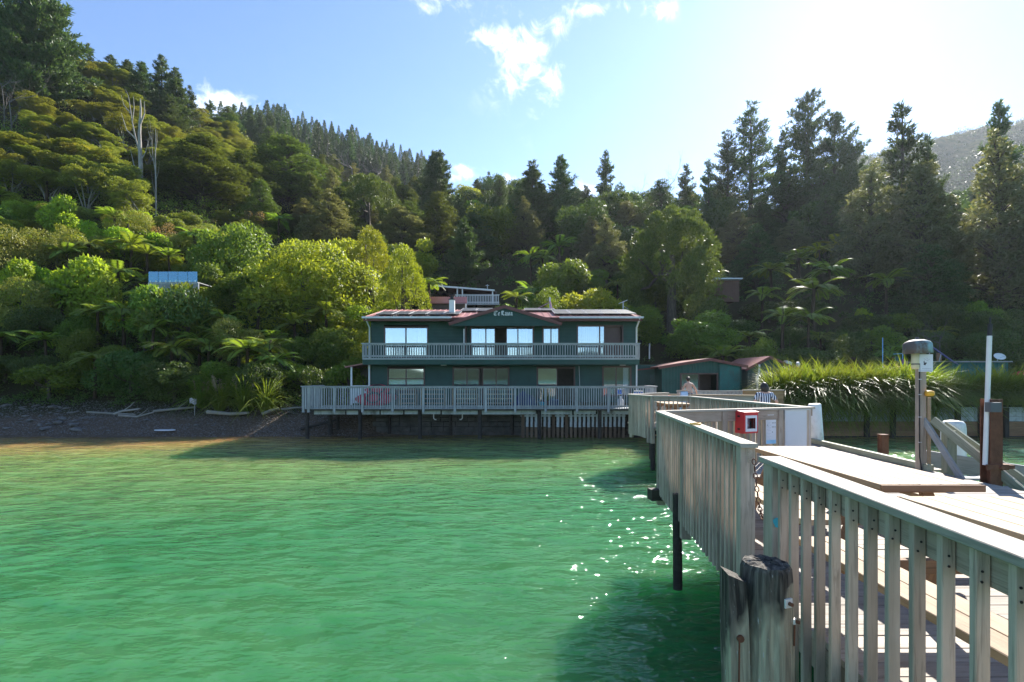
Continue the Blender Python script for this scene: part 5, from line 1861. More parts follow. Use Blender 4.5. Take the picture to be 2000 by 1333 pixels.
# ------------------------------------------------------------------ lamp post, rusty post, gangway
LX, LY = 7.32, 9.17
lp = thing('lamp_post', "square timber lamp post with chipped teal tin hood, sign and pipe", "lamp post", (LX, LY, ZJ))
board('post', (LX, LY, ZJ - 1.0), (LX, LY, 3.62), 0.115, 0.115, M['wood'], lp, up=(0, 1, 0), ch=0.004)
mb = MB()
mb.lathe([(0.0, 0.29), (0.025, 0.29), (0.03, 0.255), (0.11, 0.24), (0.18, 0.21), (0.212, 0.17), (0.218, 0.09), (0.222, 0.0), (0.215, 0.0), (0.207, 0.09), (0.2, 0.16), (0.16, 0.2), (0.0, 0.23)], 24)
mb.build('hood', M['hood'], lp, Matrix.Translation((LX - 0.10, LY - 0.06, 3.53)) @ Matrix.Rotation(R(-3), 4, 'Y'))
mb = MB()
mb.lathe([(0.0, -0.30), (0.045, -0.30), (0.06, -0.27), (0.06, 0.02), (0.0, 0.02)], 14)
mb.build('lamp_body', M['cream'], lp, Matrix.Translation((LX - 0.16, LY - 0.08, 3.55)))
mb = MB()
mb.lathe([(0.062, -0.17), (0.062, -0.15)], 14)
mb.build('lamp_print', M['ink'], lp, Matrix.Translation((LX - 0.16, LY - 0.08, 3.50)))
mb = MB()
mb.tube([(0.075, -0.085, -0.2), (0.08, -0.085, 0.9), (0.082, -0.085, 1.3)], 0.028, 10)
mb.build('conduit_pipe', M['wood_table'], lp, Matrix.Translation((LX, LY, ZJ)))
mb = MB()
mb.tube([(-0.03, -0.07, -0.05), (-0.075, -0.07, 0.25), (-0.078, -0.07, 1.6), (-0.078, -0.07, 1.9)], 0.011, 7)
mb.build('cable', M['black'], lp, Matrix.Translation((LX, LY, ZJ)))
for z in (0.5, 0.95, 1.35, 1.62):
    mb = MB()
    mb.box((-0.07, -0.07, z), (0.045, 0.03, 0.012))
    mb.build('cable_clip', M['alu'], lp, Matrix.Translation((LX, LY, ZJ)))
mb = MB()
mb.lathe([(0.0, -0.06), (0.045, -0.06), (0.05, -0.03), (0.05, 0.03), (0.045, 0.06), (0.0, 0.06)], 12)
yl = mb.build('beacon', M['yellow'], lp, Matrix.Translation((LX + 0.07, LY - 0.11, 2.82)) @ Matrix.Rotation(R(90), 4, 'Y'))
sg = thing('sign', "white square sign with small dark emblem and two lines of print on lamp post", "sign", (LX + 0.03, LY - 0.075, 3.36))
FS = Matrix.Translation((LX + 0.03, LY - 0.075, 3.36))
mb = MB()
mb.box((0, 0, 0), (0.25, 0.008, 0.31))
mb.build('panel', M['paper'], sg, FS)
mb = MB()
for (x, z, a, b, an) in ((-0.02, -0.015, 0.035, 0.045, 20), (-0.005, -0.005, 0.03, 0.022, -35), (-0.035, 0.02, 0.01, 0.035, 15)):
    mb.box((x, -0.0055, z), (a, 0.003, b), Matrix.Rotation(R(an), 3, 'Y'))
mb.build('emblem', M['ink'], sg, FS)
mb = MB()
for (x, z, a, b, an) in ((-0.01, 0.06, 0.07, 0.006, 30), (0.045, 0.055, 0.06, 0.005, -35), (0.02, 0.08, 0.03, 0.005, 60)):
    mb.box((x, -0.0055, z), (a, 0.003, b), Matrix.Rotation(R(an), 3, 'Y'))
mb.build('emblem_line', M['ink_grey'], sg, FS)
mb = MB()
for z, s in ((-0.098, 0.14), (-0.13, 0.20)):
    x = -s / 2
    while x < s / 2:
        ww = rnd.uniform(0.012, 0.03)
        mb.box((x + ww / 2, -0.0055, z), (ww, 0.003, 0.009))
        x += ww + 0.006
mb.build('text_line', M['ink_grey'], sg, FS)

HX, HY = 7.60, 8.12
hp = thing('steel_post', "tall rusty steel beam standing at the jetty edge with white pole", "steel post", (HX, HY, 0))
mb = MB()
mb.box((0, -0.085, 0), (0.19, 0.018, 4.4))
mb.box((0, 0.085, 0), (0.19, 0.018, 4.4))
mb.box((0, 0, -0.002), (0.016, 0.15, 4.398))
mb.build('beam', M['rust'], hp, Matrix.Translation((HX, HY, 2.76 - 2.2)))
mb = MB()
mb.tube([(HX - 0.125, HY - 0.03, 1.72), (HX - 0.055, HY - 0.03, 3.76)], 0.034, 12)
mb.build('pole', M['white'], hp)
mb = MB()
mb.tube([(HX - 0.055, HY - 0.03, 3.762), (HX - 0.045, HY - 0.03, 3.95)], 0.03, 12)
mb.tube([(HX - 0.045, HY - 0.03, 3.95), (HX - 0.045, HY - 0.03, 4.05)], 0.012, 8)
mb.build('pole_tip', M['black'], hp)
mb = MB()
mb.box((HX - 0.1, HY - 0.14, 2.64), (0.17, 0.1, 0.15))
mb.build('junction_box', M['grey_metal'], hp)
for z in (1.70,):
    mb = MB()
    mb.box((HX - 0.02, HY - 0.125, z), (0.34, 0.03, 0.085))
    mb.box((HX + 0.2, HY - 0.03, z), (0.13, 0.17, 0.06))
    mb.tube([(HX + 0.02, HY - 0.18, z), (HX + 0.02, HY - 0.12, z)], 0.03, 8)
    mb.build('bracket', M['rust'], hp)

gw = thing('gangway', "sloping timber gangway with greenish handrail going down beside the lamp post", "gangway", (7.6, 8.6, ZJ))
board('post', (7.58, 8.88, 0.3), (7.58, 8.88, 2.18), 0.17, 0.13, M['wood_green'], gw, up=(0, 1, 0), ch=0.005)
board('handrail', (7.40, 9.0, 2.36), (7.86, 7.5, 1.12), 0.055, 0.13, M['wood_green'], gw, ch=0.004)
board('handrail', (7.35, 9.15, 2.36), (7.45, 8.45, 1.38), 0.05, 0.10, M['wood_blue'], gw, ch=0.004)
board('handrail', (7.95, 9.4, 2.25), (8.5, 7.2, 0.75), 0.05, 0.10, M['wood_green'], gw, ch=0.004)
for k in range(7):
    yy = 8.75 - 0.2 * k
    zz = 1.38 - 0.13 * k
    board('tread', (7.62 + 0.03 * k, yy, zz), (8.5, yy, zz), 0.22, 0.04, M['wood_blue'], gw)
board('stringer', (8.52, 9.0, 1.45), (8.52, 7.2, 0.35), 0.05, 0.2, M['wood'], gw)

wal = thing('landing_stage', "grey timber landing stage board beside the gangway over sparkling water", "landing stage", (8.6, 9.0, 1.4))
board('fender_board', (8.02, 10.0, 1.52), (9.2, 8.5, 1.36), 0.06, 0.34, M['wood_blue'], wal, ch=0.004)
board('fender_board', (9.22, 8.46, 1.34), (10.3, 6.8, 1.22), 0.06, 0.30, M['wood'], wal, ch=0.004)
for (x, y) in ((8.3, 9.75), (9.2, 8.6), (10.0, 7.4)):
    pile(wal, x, y, 1.3, 0.09)

bol = thing('mooring_bollard', "fat white round-topped mooring pile behind the gangway", "mooring bollard", (8.62, 10.0, 0))
mb = MB()
mb.lathe([(0.22, -2), (0.20, 1.2), (0.197, 2.1), (0.185, 2.2), (0.15, 2.25), (0.07, 2.265), (0.0, 2.27)], 20)
mb.build_at('shaft', M['white_dirty'], bol)
wp = thing('mooring_post', "leaning white painted post at the far corner of the jetty", "mooring post", (7.74, 13.0, ZJ))
mb = MB()
mb.tube([(0.06, 0, -3.0), (0.02, 0, 0.0), (-0.06, 0, 0.96), (-0.062, 0, 0.985)], [0.14, 0.145, 0.15, 0.13], 18)
mb.build_at('shaft', M['white_dirty'], wp)
st = thing('steel_stub', "short rusty square steel stub standing in the sparkling water", "steel stub", (8.08, 11.15, 0))
mb = MB()
mb.box((0, -0.06, 0), (0.15, 0.016, 3.7))
mb.box((0, 0.06, 0), (0.15, 0.016, 3.7))
mb.box((-0.05, 0, -0.003), (0.016, 0.104, 3.69))
mb.build_at('beam', M['rust'], st)
mb = MB()
mb.box((0, 0, 1.86), (0.17, 0.15, 0.012))
mb.build_at('cap_plate', M['rust'], st)

# ================================================================== the lodge
ZD = 1.56                     # lodge deck level
WX0, WX1, WY = -7.87, 6.97, 28.6
ZB = 4.16                     # balcony floor
ZE = 6.28                     # eaves
lodge = thing('lodge', "two-storey dark green timber lodge with balcony, red roof and solar panels", "lodge", (-0.45, WY, ZD))


def board_wall(name, x0, x1, z0, z1, y, openings, mat, parent, pitch=0.19):
    """lapped weatherboards with the openings left free"""
    mb = MB()
    z = z0
    while z < z1 - 0.01:
        zt = min(z + pitch, z1)
        spans = [(x0, x1)]
        for (a, b, c, d) in openings:
            if zt > c + 0.02 and z < d - 0.02:
                ns = []
                for (s, e) in spans:
                    if b <= s or a >= e:
                        ns.append((s, e))
                    else:
                        if a > s:
                            ns.append((s, a))
                        if b < e:
                            ns.append((b, e))
                spans = ns
        for (s, e) in spans:
            vs = [(s, y - 0.032, z), (e, y - 0.032, z), (s, y - 0.008, zt + 0.012), (e, y - 0.008, zt + 0.012),
                  (s, y + 0.05, z), (e, y + 0.05, z), (s, y + 0.05, zt), (e, y + 0.05, zt)]
            mb.add(vs, [(0, 1, 3, 2), (0, 4, 5, 1), (2, 3, 7, 6), (0, 2, 6, 4), (1, 5, 7, 3), (4, 6, 7, 5)])
        z = zt
    return mb.build(name, M[mat], parent)


def xw(px, d=WY):
    return (px - 1000) * d / 1000


def zw(py, d=WY):
    return EYE - (py - HOR) * d / 1000


# openings of the upper and the lower storey: (x0,x1,z0,z1)
UP = [(xw(750), xw(837), ZB + 0.02, zw(639)), (xw(918), xw(1043), ZB + 0.02, zw(638)), (xw(1059), xw(1093), 4.95, zw(638)), (xw(1126), xw(1217), ZB + 0.02, zw(636))]
LO = [(xw(757), xw(830), 2.35, zw(719)), (xw(884), xw(995), ZD + 0.06, zw(718)), (xw(1048), xw(1123), ZD + 0.06, zw(718)), (xw(1176), xw(1233), ZD + 0.5, zw(716))]
board_wall('wall', WX0, WX1, ZB - 0.02, ZE, WY, UP, 'green', lodge)
board_wall('wall', WX0, WX1, ZD - 0.3, ZB - 0.22, WY + 0.003, LO, 'green', lodge)
mb = MB()
for x in (WX0 + 0.03, WX1 - 0.03):
    mb.box((x, WY + 2.45, (ZD + ZE) / 2 - 0.2), (0.1, 4.78, ZE - ZD + 0.1))
mb.box(((WX0 + WX1) / 2, 33.6, (ZD + ZE) / 2 - 0.2), (WX1 - WX0, 0.1, ZE - ZD + 0.1))
mb.build('wall', M['green'], lodge)
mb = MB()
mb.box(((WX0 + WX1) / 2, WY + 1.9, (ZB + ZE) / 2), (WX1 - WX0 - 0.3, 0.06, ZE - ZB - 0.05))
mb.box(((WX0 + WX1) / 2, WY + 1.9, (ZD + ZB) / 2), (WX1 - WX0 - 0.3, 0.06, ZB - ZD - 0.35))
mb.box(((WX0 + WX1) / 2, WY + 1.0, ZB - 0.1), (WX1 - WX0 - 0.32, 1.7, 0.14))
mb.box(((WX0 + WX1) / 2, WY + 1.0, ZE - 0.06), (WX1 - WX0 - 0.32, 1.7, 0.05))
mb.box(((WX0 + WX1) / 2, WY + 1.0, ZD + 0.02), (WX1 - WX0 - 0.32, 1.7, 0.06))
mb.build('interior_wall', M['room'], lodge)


def window(op, splits, glass, parent=None, transom=None, fr=0.07, open_bays=(), curtains=(), y=WY, label=None):
    """frame with mullions, one pane per bay"""
    x0, x1, z0, z1 = op
    parent = parent or lodge
    mb = MB()
    yy = y - 0.03
    mb.box(((x0 + x1) / 2, yy, z1 - fr / 2), (x1 - x0, 0.09, fr))
    mb.box(((x0 + x1) / 2, yy, z0 + fr / 2), (x1 - x0, 0.09, fr))
    for x in (x0 + fr / 2, x1 - fr / 2):
        mb.box((x, yy, (z0 + z1) / 2), (fr, 0.09, z1 - z0 - 2 * fr))
    xs = [x0 + fr] + list(splits) + [x1 - fr]
    for s in splits:
        mb.box((s, yy, (z0 + z1) / 2), (fr * 0.85, 0.08, z1 - z0 - 2 * fr))
    if transom:
        mb.box(((x0 + x1) / 2, yy - 0.002, transom), (x1 - x0 - 2 * fr, 0.085, fr * 0.7))
    fo = mb.build('window', M['frame'], parent, label=label)
    for i in range(len(xs) - 1):
        if i in open_bays:
            continue
        a, b = xs[i] + fr * 0.4, xs[i + 1] - fr * 0.4
        mb = MB()
        mb.box(((a + b) / 2, y - 0.012 + 0.004 * (i % 2), (z0 + z1) / 2), (b - a + fr * 0.3, 0.012, z1 - z0 - 2 * fr + 0.03))
        mb.build('pane', M[glass], fo)
    for (a, b) in curtains:
        mb = MB()
        n = max(3, int((b - a) / 0.055))
        vs = []
        for k in range(n + 1):
            x = a + (b - a) * k / n
            o = 0.035 * (k % 2)
            for z in (z0 + 0.08, z1 - 0.08):
                vs.append((x, y + 0.13 + o, z))
        mb.add(vs, [(2 * k, 2 * k + 2, 2 * k + 3, 2 * k + 1) for k in range(n)])
        mb.build('curtain', M['curtain'], fo)
    return fo


window(UP[0], [xw(793)], 'glass', curtains=[(xw(816), xw(834)), (xw(753), xw(757))])
window(UP[1], [xw(949), xw(967), xw(989), xw(1011.5)], 'glass', open_bays=(2,), curtains=[(xw(936), xw(947)), (xw(951), xw(956)), (xw(1016), xw(1030))])
window(UP[2], [xw(1076)], 'glass', curtains=[(xw(1062), xw(1090))])
window(UP[3], [xw(1171), xw(1180.5)], 'glass', open_bays=(2,), curtains=[(xw(1138), xw(1166))])
mb = MB()
mb.box((xw(1198), WY + 0.25, (ZB + ZE) / 2 - 0.1), (xw(1213) - xw(1182), 0.03, 1.9))
mb.build('blind', M['frame'], lodge)
window(LO[0], [xw(793.5)], 'glass', transom=zw(740))
window(LO[1], [xw(912), xw(936), xw(943), xw(969)], 'glass_dim', open_bays=(2,))
window(LO[2], [xw(1088)], 'glass', open_bays=(1,))
window(LO[3], [xw(1203)], 'glass_dim', curtains=[(xw(1218), xw(1229))])
# two sashes swung open at the balcony doors
mb = MB()
mb.box((xw(911), WY - 0.35, 5.2), (0.05, 0.6, 1.5))
mb.build('open_sash', M['frame'], lodge)
mb = MB()
mb.tube([(xw(908.5), WY - 0.7, ZB), (xw(908.5), WY - 0.7, 5.75)], 0.03, 8)
mb.build('roller_pole', M['white'], lodge)
# awning box and its cord
mb = MB()
mb.box((xw(1086), WY - 0.16, zw(712)), (xw(1130) - xw(1041), 0.2, 0.13))
mb.build('awning_box', M['grey_metal'], lodge)
mb = MB()
mb.tube([(xw(1130), WY - 0.2, zw(716)), (xw(1131.5), WY - 0.2, zw(756))], 0.013, 6)
mb.build('awning_cord', M['galv'], lodge)

# balcony
BX0, BX1, BY = -8.04, 6.85, 27.55
mb = MB()
mb.box(((BX0 + BX1) / 2, (BY + WY) / 2 - 0.05, ZB - 0.05), (BX1 - BX0, WY - BY + 0.02, 0.08))
balc = mb.build('balcony', M['wood_blue'], lodge)
mb = MB()
mb.box(((BX0 + BX1) / 2, BY + 0.0, ZB - 0.225), (BX1 - BX0, 0.05, 0.27))
for x in (BX0 + 0.03, BX1 - 0.03):
    mb.box((x, (BY + WY) / 2, ZB - 0.225), (0.05, WY - BY - 0.1, 0.268))
mb.box(((BX0 + BX1) / 2, (BY + WY) / 2, ZB - 0.34), (BX1 - BX0 - 0.12, WY - BY - 0.1, 0.02))
mb.build('fascia', M['green'], balc)
balustrade('balcony', "", [(BX0, BY - 0.04), (BX1, BY - 0.04)], ZB, cap_h=0.80, pitch=0.1355, bw=0.045, bt=0.035, drop=0.0, cap_w=0.13, cap_t=0.05, posts=(), side=-1,
           mats=('wood_blue', 'wood_blue', 'wood_blue'), rail_h=0.06, parent=balc, lowrail=True)
for x in (BX0, BX1):
    balustrade('balcony', "", [(x, BY), (x, WY - 0.1)], ZB, cap_h=0.80, pitch=0.1355, bw=0.045, bt=0.035, drop=0.0, cap_w=0.12, cap_t=0.05, side=1 if x < 0 else -1,
               mats=('wood_blue', 'wood_blue', 'wood_blue'), rail_h=0.06, parent=balc, lowrail=True)

# roof: shallow gable, ridge along X, front gable in the middle
RX0, RX1, RYF, RYR, RYB = -8.12, 7.12, 27.75, 32.6, 36.5
ZEV, ZRD = 6.38, 7.42


def slab(mb, pts, t):
    """pts: 4 corners (counter-clockwise from above), thickness t downward"""
    p = [Vector(q) for q in pts]
    q = [v - Vector((0, 0, t)) for v in p]
    n = len(p)
    mb.add(p + q, [tuple(range(n)), tuple(reversed(range(n, 2 * n)))] + [(i, n + i, n + (i + 1) % n, (i + 1) % n) for i in range(n)])


mb = MB()
slab(mb, [(RX0, RYF, ZEV), (RX1, RYF, ZEV), (RX1, RYR, ZRD), (RX0, RYR, ZRD)], 0.06)
slab(mb, [(RX0, RYR, ZRD - 0.001), (RX1, RYR, ZRD - 0.001), (RX1, RYB, ZEV), (RX0, RYB, ZEV)], 0.06)
x = RX0 + 0.1
while x < RX1 - 0.05:       # standing ribs of the roofing iron
    mb.bar((x, RYF + 0.02, ZEV + 0.016), (x, RYR, ZRD + 0.016), 0.03, 0.03)
    x += 0.35
roof = mb.build('roof', M['roof'], lodge)
GX0, GXC, GX1, GZ0, GZP = xw(877, 27.7), xw(985, 27.7), xw(1097, 27.7), zw(631, 27.7), zw(597, 27.7)
mb = MB()
for (xa, xb) in ((GX0, GXC), (GX1, GXC)):
    pts = [(xa, RYF - 0.12, GZ0), (xb, RYF - 0.12, GZP), (xb, 32.0, GZP), (xa, 28.4, GZ0 + 0.02)]
    if xa > xb:
        pts = [pts[1], pts[0], pts[3], pts[2]]
    slab(mb, pts, 0.05)
mb.build('gable_roof', M['roof'], lodge)
mb = MB()
for (xa, xb) in ((GX0, GXC), (GX1, GXC)):
    a, b = Vector((xa, RYF - 0.15, GZ0 - 0.07)), Vector((xb, RYF - 0.15 + (0.004 if xa > xb else 0), GZP - 0.07))
    mb.bar(a, b, 0.04, 0.17)
mb.build('bargeboard', M['barge'], lodge)
mb = MB()      # gable face boards
zb_ = zw(637, 27.7)
z = zb_
hw = lambda zz: np.interp(zz, [GZ0 - 0.05, GZP - 0.1], [GX0 + 0.1, GXC]), 
while z < GZP - 0.14:
    zt = min(z + 0.17, GZP - 0.11)
    l0 = np.interp(z, [GZ0, GZP - 0.1], [GX0 + 0.12, GXC - 0.02])
    r0 = np.interp(z, [GZ0, GZP - 0.1], [GX1 - 0.12, GXC + 0.02])
    l1 = np.interp(zt, [GZ0, GZP - 0.1], [GX0 + 0.12, GXC - 0.02])
    r1 = np.interp(zt, [GZ0, GZP - 0.1], [GX1 - 0.12, GXC + 0.02])
    y0 = RYF - 0.06
    mb.add([(l0, y0, z), (r0, y0, z), (r1, y0 + 0.02, zt + 0.01), (l1, y0 + 0.02, zt + 0.01), (l0, y0 + 0.08, z), (r0, y0 + 0.08, z), (r1, y0 + 0.08, zt), (l1, y0 + 0.08, zt)],
           [(0, 1, 2, 3), (0, 4, 5, 1), (3, 2, 6, 7), (0, 3, 7, 4), (1, 5, 6, 2), (4, 7, 6, 5)])
    z = zt
mb.build('gable_wall', M['green'], lodge)
mb = MB()      # soffit and eaves board
mb.box(((RX0 + RX1) / 2, (RYF + WY) / 2 + 0.02, ZE - 0.03), (RX1 - RX0 - 0.1, WY - RYF - 0.06, 0.03))
mb.build('soffit', M['barge'], lodge)
for (xa, xb) in ((RX0, GX0 + 0.12), (GX1 - 0.12, RX1)):
    mb = MB()
    mb.box(((xa + xb) / 2, RYF - 0.03, ZEV - 0.02), (xb - xa, 0.12, 0.10))
    mb.build('gutter', M['alu'], lodge)
    mb = MB()
    mb.box(((xa + xb) / 2, RYF + 0.06, ZEV - 0.13), (xb - xa - 0.1, 0.025, 0.12))
    mb.build('eaves_board', M['barge'], lodge)
for x in (WX0 - 0.06, WX1 - 0.04):
    mb = MB()
    mb.tube([(x, RYF + 0.02, ZEV - 0.06), (x, RYF + 0.3, ZEV - 0.25), (x, WY - 0.1, ZEV - 0.5), (x, WY - 0.1, ZB - 0.2)], 0.045, 8)
    mb.tube([(x, WY - 0.1, ZB - 0.3), (x, WY - 0.1, ZD)], 0.045, 8)
    mb.build('downpipe', M['white'], lodge)


def on_roof(x, y, up=0.0):
    return Vector((x, y, ZEV + (ZRD - ZEV) * (y - RYF) / (RYR - RYF) + up))


def panel(x0, x1, y0, y1):
    a, b = on_roof((x0 + x1) / 2, y0, 0.11), on_roof((x0 + x1) / 2, y1, 0.11)
    p = board('solar_panel', a, b, x1 - x0 - 0.05, 0.04, M['solar'], lodge)
    mb = MB()
    L = (b - a).length
    wv = x1 - x0 - 0.05
    for (cx, cy, sx, sy) in ((0, wv / 2 - 0.012, L, 0.024), (0, -wv / 2 + 0.012, L, 0.024), (L / 2 - 0.012, 0, 0.024, wv - 0.05), (-L / 2 + 0.012, 0, 0.024, wv - 0.05)):
        mb.box((cx, cy, 0.004), (sx, sy, 0.046))
    mb.build('panel_frame', M['alu'], p, WMAT[p.name])


for k in range(5):
    panel(-7.55 + k * 0.93, -7.55 + (k + 1) * 0.93, 28.3, 29.9)
for k in range(5):
    panel(2.35 + k * 0.92, 2.35 + (k + 1) * 0.92, 28.5, 31.2)
for k in range(2):
    panel(-3.1 + k * 0.95, -3.1 + (k + 1) * 0.95, 30.6, 32.3)
for k in range(2):
    panel(0.75 + k * 0.95, 0.75 + (k + 1) * 0.95, 30.8, 32.3)
fl = xw(883, 29.3)
mb = MB()
mb.box((fl, 29.3, 7.05), (0.30, 0.30, 1.0))
chim = mb.build('chimney', M['white'], lodge)
mb = MB()
mb.box((fl, 29.3, 7.56), (0.36, 0.36, 0.05))
mb.tube([(fl, 29.3, 7.58), (fl, 29.3, 7.80)], 0.10, 10)
mb.tube([(fl, 29.3, 7.80), (fl, 29.3, 7.84)], 0.19, 10)
mb.build('cowl', M['black'], chim)
mb = MB()
mb.box((fl, 29.3, 6.72), (0.5, 0.5, 0.12))
mb.build('flashing', M['black'], chim)
# lettering on the gable: black-letter strokes made with a slanting nib
LET = {
    'T': [((-.05, .86), (.30, .93), (.62, .84), (.78, .92)), ((.36, .9), (.30, .35), (.12, .05), (.34, -.02), (.62, .12)), ((.02, .72), (-.04, .3), (.1, .06))],
    'e': [((.08, .55), (.10, .12), (.24, -.02), (.42, .10)), ((.08, .5), (.26, .64), (.38, .46), (.12, .3))],
    'R': [((.08, .92), (.14, .1), (.04, -.02)), ((.08, .9), (.42, .93), (.52, .7), (.2, .46)), ((.26, .48), (.44, .1), (.58, -.02), (.66, .08)), ((.3, .9), (.3, .1))],
    'a': [((.06, .52), (.26, .64), (.36, .5), (.36, .08), (.48, -.02)), ((.36, .34), (.1, .26), (.1, .02), (.34, .1))],
    'w': [((.04, .62), (.1, .5), (.1, .1), (.24, -.02), (.34, .12), (.34, .6)), ((.34, .12), (.48, -.02), (.58, .12), (.58, .48), (.48, .64))],
}
sgn = thing('name_lettering', "white black-letter words Te Rawa fixed on the lodge's gable", "lettering", (GXC - 0.3, RYF - 0.09, zw(612, 27.7)))
nx, nz = 0.055 * 0.7, 0.055 * 0.72
cur = xw(965.5, 27.7)
zb0 = zw(616.5, 27.7)
SC = 0.245
for chn, adv in (('T', 0.80), ('e', 0.62), ('R', 0.72), ('a', 0.56), ('w', 0.68), ('a', 0.56)):
    mb = MB()
    for st_ in LET[chn]:
        for (p, q) in zip(st_[:-1], st_[1:]):
            pts2 = []
            for (ux, uz) in (p, q):
                for s in (-1, 1):
                    pts2.append((cur + ux * SC + s * nx * 0.5, zb0 + uz * SC + s * nz * 0.5))
            o = [pts2[0], pts2[1], pts2[3], pts2[2]]
            area = sum(o[i][0] * o[(i + 1) % 4][1] - o[(i + 1) % 4][0] * o[i][1] for i in range(4))
            if area < 0:
                o.reverse()
            yf = RYF - 0.12
            mb.add([(x, yf, z) for x, z in o] + [(x, yf + 0.04, z) for x, z in o], [(0, 1, 2, 3), (7, 6, 5, 4)] + [(i, 4 + i, 4 + (i + 1) % 4, (i + 1) % 4) for i in range(4)])
    mb.build('letter', M['white'], sgn)
    cur += adv * SC * 1.02
    if chn == 'e':
        cur += 0.02
for (px, top, d, nm, lab) in ((1074, 584, 32.4, 'antenna_mast', "pale mast with guy stays behind the lodge's roof ridge"), (1217, 590, 32.4, 'roof_antenna', "small flat antenna on a pole at the roof's end")):
    x = xw(px, d)
    an = thing(nm, lab, "antenna", (x, d, ZRD))
    zt = zw(top, d)
    mb = MB()
    mb.tube([(x, d, ZRD - 0.05), (x, d, zt)], 0.035, 7)
    mb.build('pole', M['galv'], an)
    mb = MB()
    if nm == 'antenna_mast':
        mb.tube([(x - 0.9, d, ZRD), (x - 0.05, d, zt - 0.25)], 0.02, 6)
        mb.tube([(x + 0.12, d, ZRD), (x - 0.02, d, zt - 0.1)], 0.05, 6)
    else:
        mb.tube([(x + 0.35, d, ZRD), (x, d, zt - 0.25)], 0.015, 6)
    mb.build('stay', M['pink'] if nm == 'antenna_mast' else M['galv'], an)
    mb = MB()
    if nm == 'antenna_mast':
        mb.box((x, d, zt - 0.05), (0.1, 0.1, 0.25))
    else:
        mb.box((x, d, zt), (0.55, 0.3, 0.03), Matrix.Rotation(R(-22), 3, 'Y'))
    mb.build('head', M['white'], an)
for (px, py) in ((869, 710), (1212, 708)):
    fl_ = MB()
    fl_.box((xw(px), WY - 0.55, ZB - 0.375), (0.3, 0.12, 0.05))
    fl_.build('flood_light', M['galv'], lodge)

# lean-to at the lodge's end
lt = thing('lean_to', "small open lean-to with white lower wall at the end of the lodge", "lean-to", (-8.6, 29.4, ZD))
mb = MB()
slab(mb, [(-9.35, 28.6, 3.72), (-7.95, 28.6, 3.98), (-7.95, 31.5, 3.98), (-9.35, 31.5, 3.72)], 0.07)
mb.build('roof', M['roof'], lt)
mb = MB()
mb.box((-9.0 + 0.44, 28.8, ZD + 0.6), (0.98, 0.06, 1.0))
mb.build('wall', M['white'], lt)
for x in (-9.02, -8.02):
    board('post', (x, 28.78, ZD), (x, 28.78, 3.72 if x < -8.5 else 3.88), 0.09, 0.09, M['white'], lt, up=(0, 1, 0))
mb = MB()
mb.box((-8.5, 30.4, 2.6), (1.0, 0.05, 2.1))
mb.build('back_wall', M['room'], lt)

# ================================================================== lodge deck over the water
DX0, DX1, DY0 = -10.5, 7.2, 25.62
dk = thing('lodge_deck', "grey timber deck on piles in front of the lodge", "deck", (-1.6, 27, ZD))
y = DY0
while y < WY - 0.03:
    board('plank', (DX0, y + 0.07, ZD - 0.02), (DX1, y + 0.07, ZD - 0.02), 0.138, 0.036, M['wood_blue'], dk)
    y += 0.145
mb = MB()
segs = [-10.1, -8.45, -6.7, -5.5, -3.6, -1.7, 1.25, 3.1, 4.3, 6.9]
for a, b in zip(segs[:-1], segs[1:]):
    mbb = MB()
    mbb.box(((a + b) / 2, DY0 + 0.42, ZD - 0.21 + rnd.uniform(-0.01, 0.01)), (b - a - 0.08, 0.06, 0.23))
    mbb.build('bearer', M['wall_white'], dk)
board('rim_joist', (DX0, DY0 + 0.03, ZD - 0.075), (DX1, DY0 + 0.03, ZD - 0.075), 0.05, 0.07, M['wood_dark'], dk)
for px in (600, 645, 703, 820, 937, 1053, 1171):
    d = DY0 + 0.35 if px != 645 else 27.2
    pile(dk, xw(px, d), d, ZD - 0.05, 0.10 if px != 645 else 0.12)
for px in (660, 760, 880, 1000, 1110, 1215):
    pile(dk, xw(px, 27.6), 27.6, ZD - 0.05, 0.09)
for y in (26.3, 27.6):
    board('joist', (DX0 + 0.1, y + 0.3, ZD - 0.12), (DX1 - 0.1, y + 0.3, ZD - 0.12), 0.1, 0.15, M['wood_dark'], dk)
balustrade('balustrade', "long grey balustrade along the lodge deck over the water", [(DX0, DY0), (DX1, DY0)], ZD, cap_h=1.12, pitch=0.117, bw=0.045, bt=0.035, drop=0.02, cap_w=0.14, side=-1,
           posts=[(0, (px - 590) / 650 * 17.05 + 0.06) for px in (590, 600, 649, 703, 760, 819, 879, 938, 994, 1052, 1112, 1172)], post_w=0.12, post_drop=0.2,
           mats=('wood_blue', 'wood_blue', 'wood_blue'), rail_h=0.07, lowrail=True)
balustrade('balustrade', "short end balustrade of the lodge deck beside the beach", [(DX0 - 0.02, 28.5), (DX0 - 0.02, DY0 + 0.08)], ZD, cap_h=1.12, pitch=0.13, bw=0.045, bt=0.035, drop=0.02, side=-1,
           mats=('wood_blue', 'wood_blue', 'wood_blue'), rail_h=0.07)
balustrade('balustrade', "short end balustrade of the lodge deck beside the shore platform", [(DX1 + 0.02, DY0 + 0.08), (DX1 + 0.02, 27.6)], ZD, cap_h=1.12, pitch=0.13, bw=0.07, bt=0.035, drop=0.02, side=-1,
           mats=('wood_blue', 'wood_blue', 'wood_blue'), rail_h=0.07)

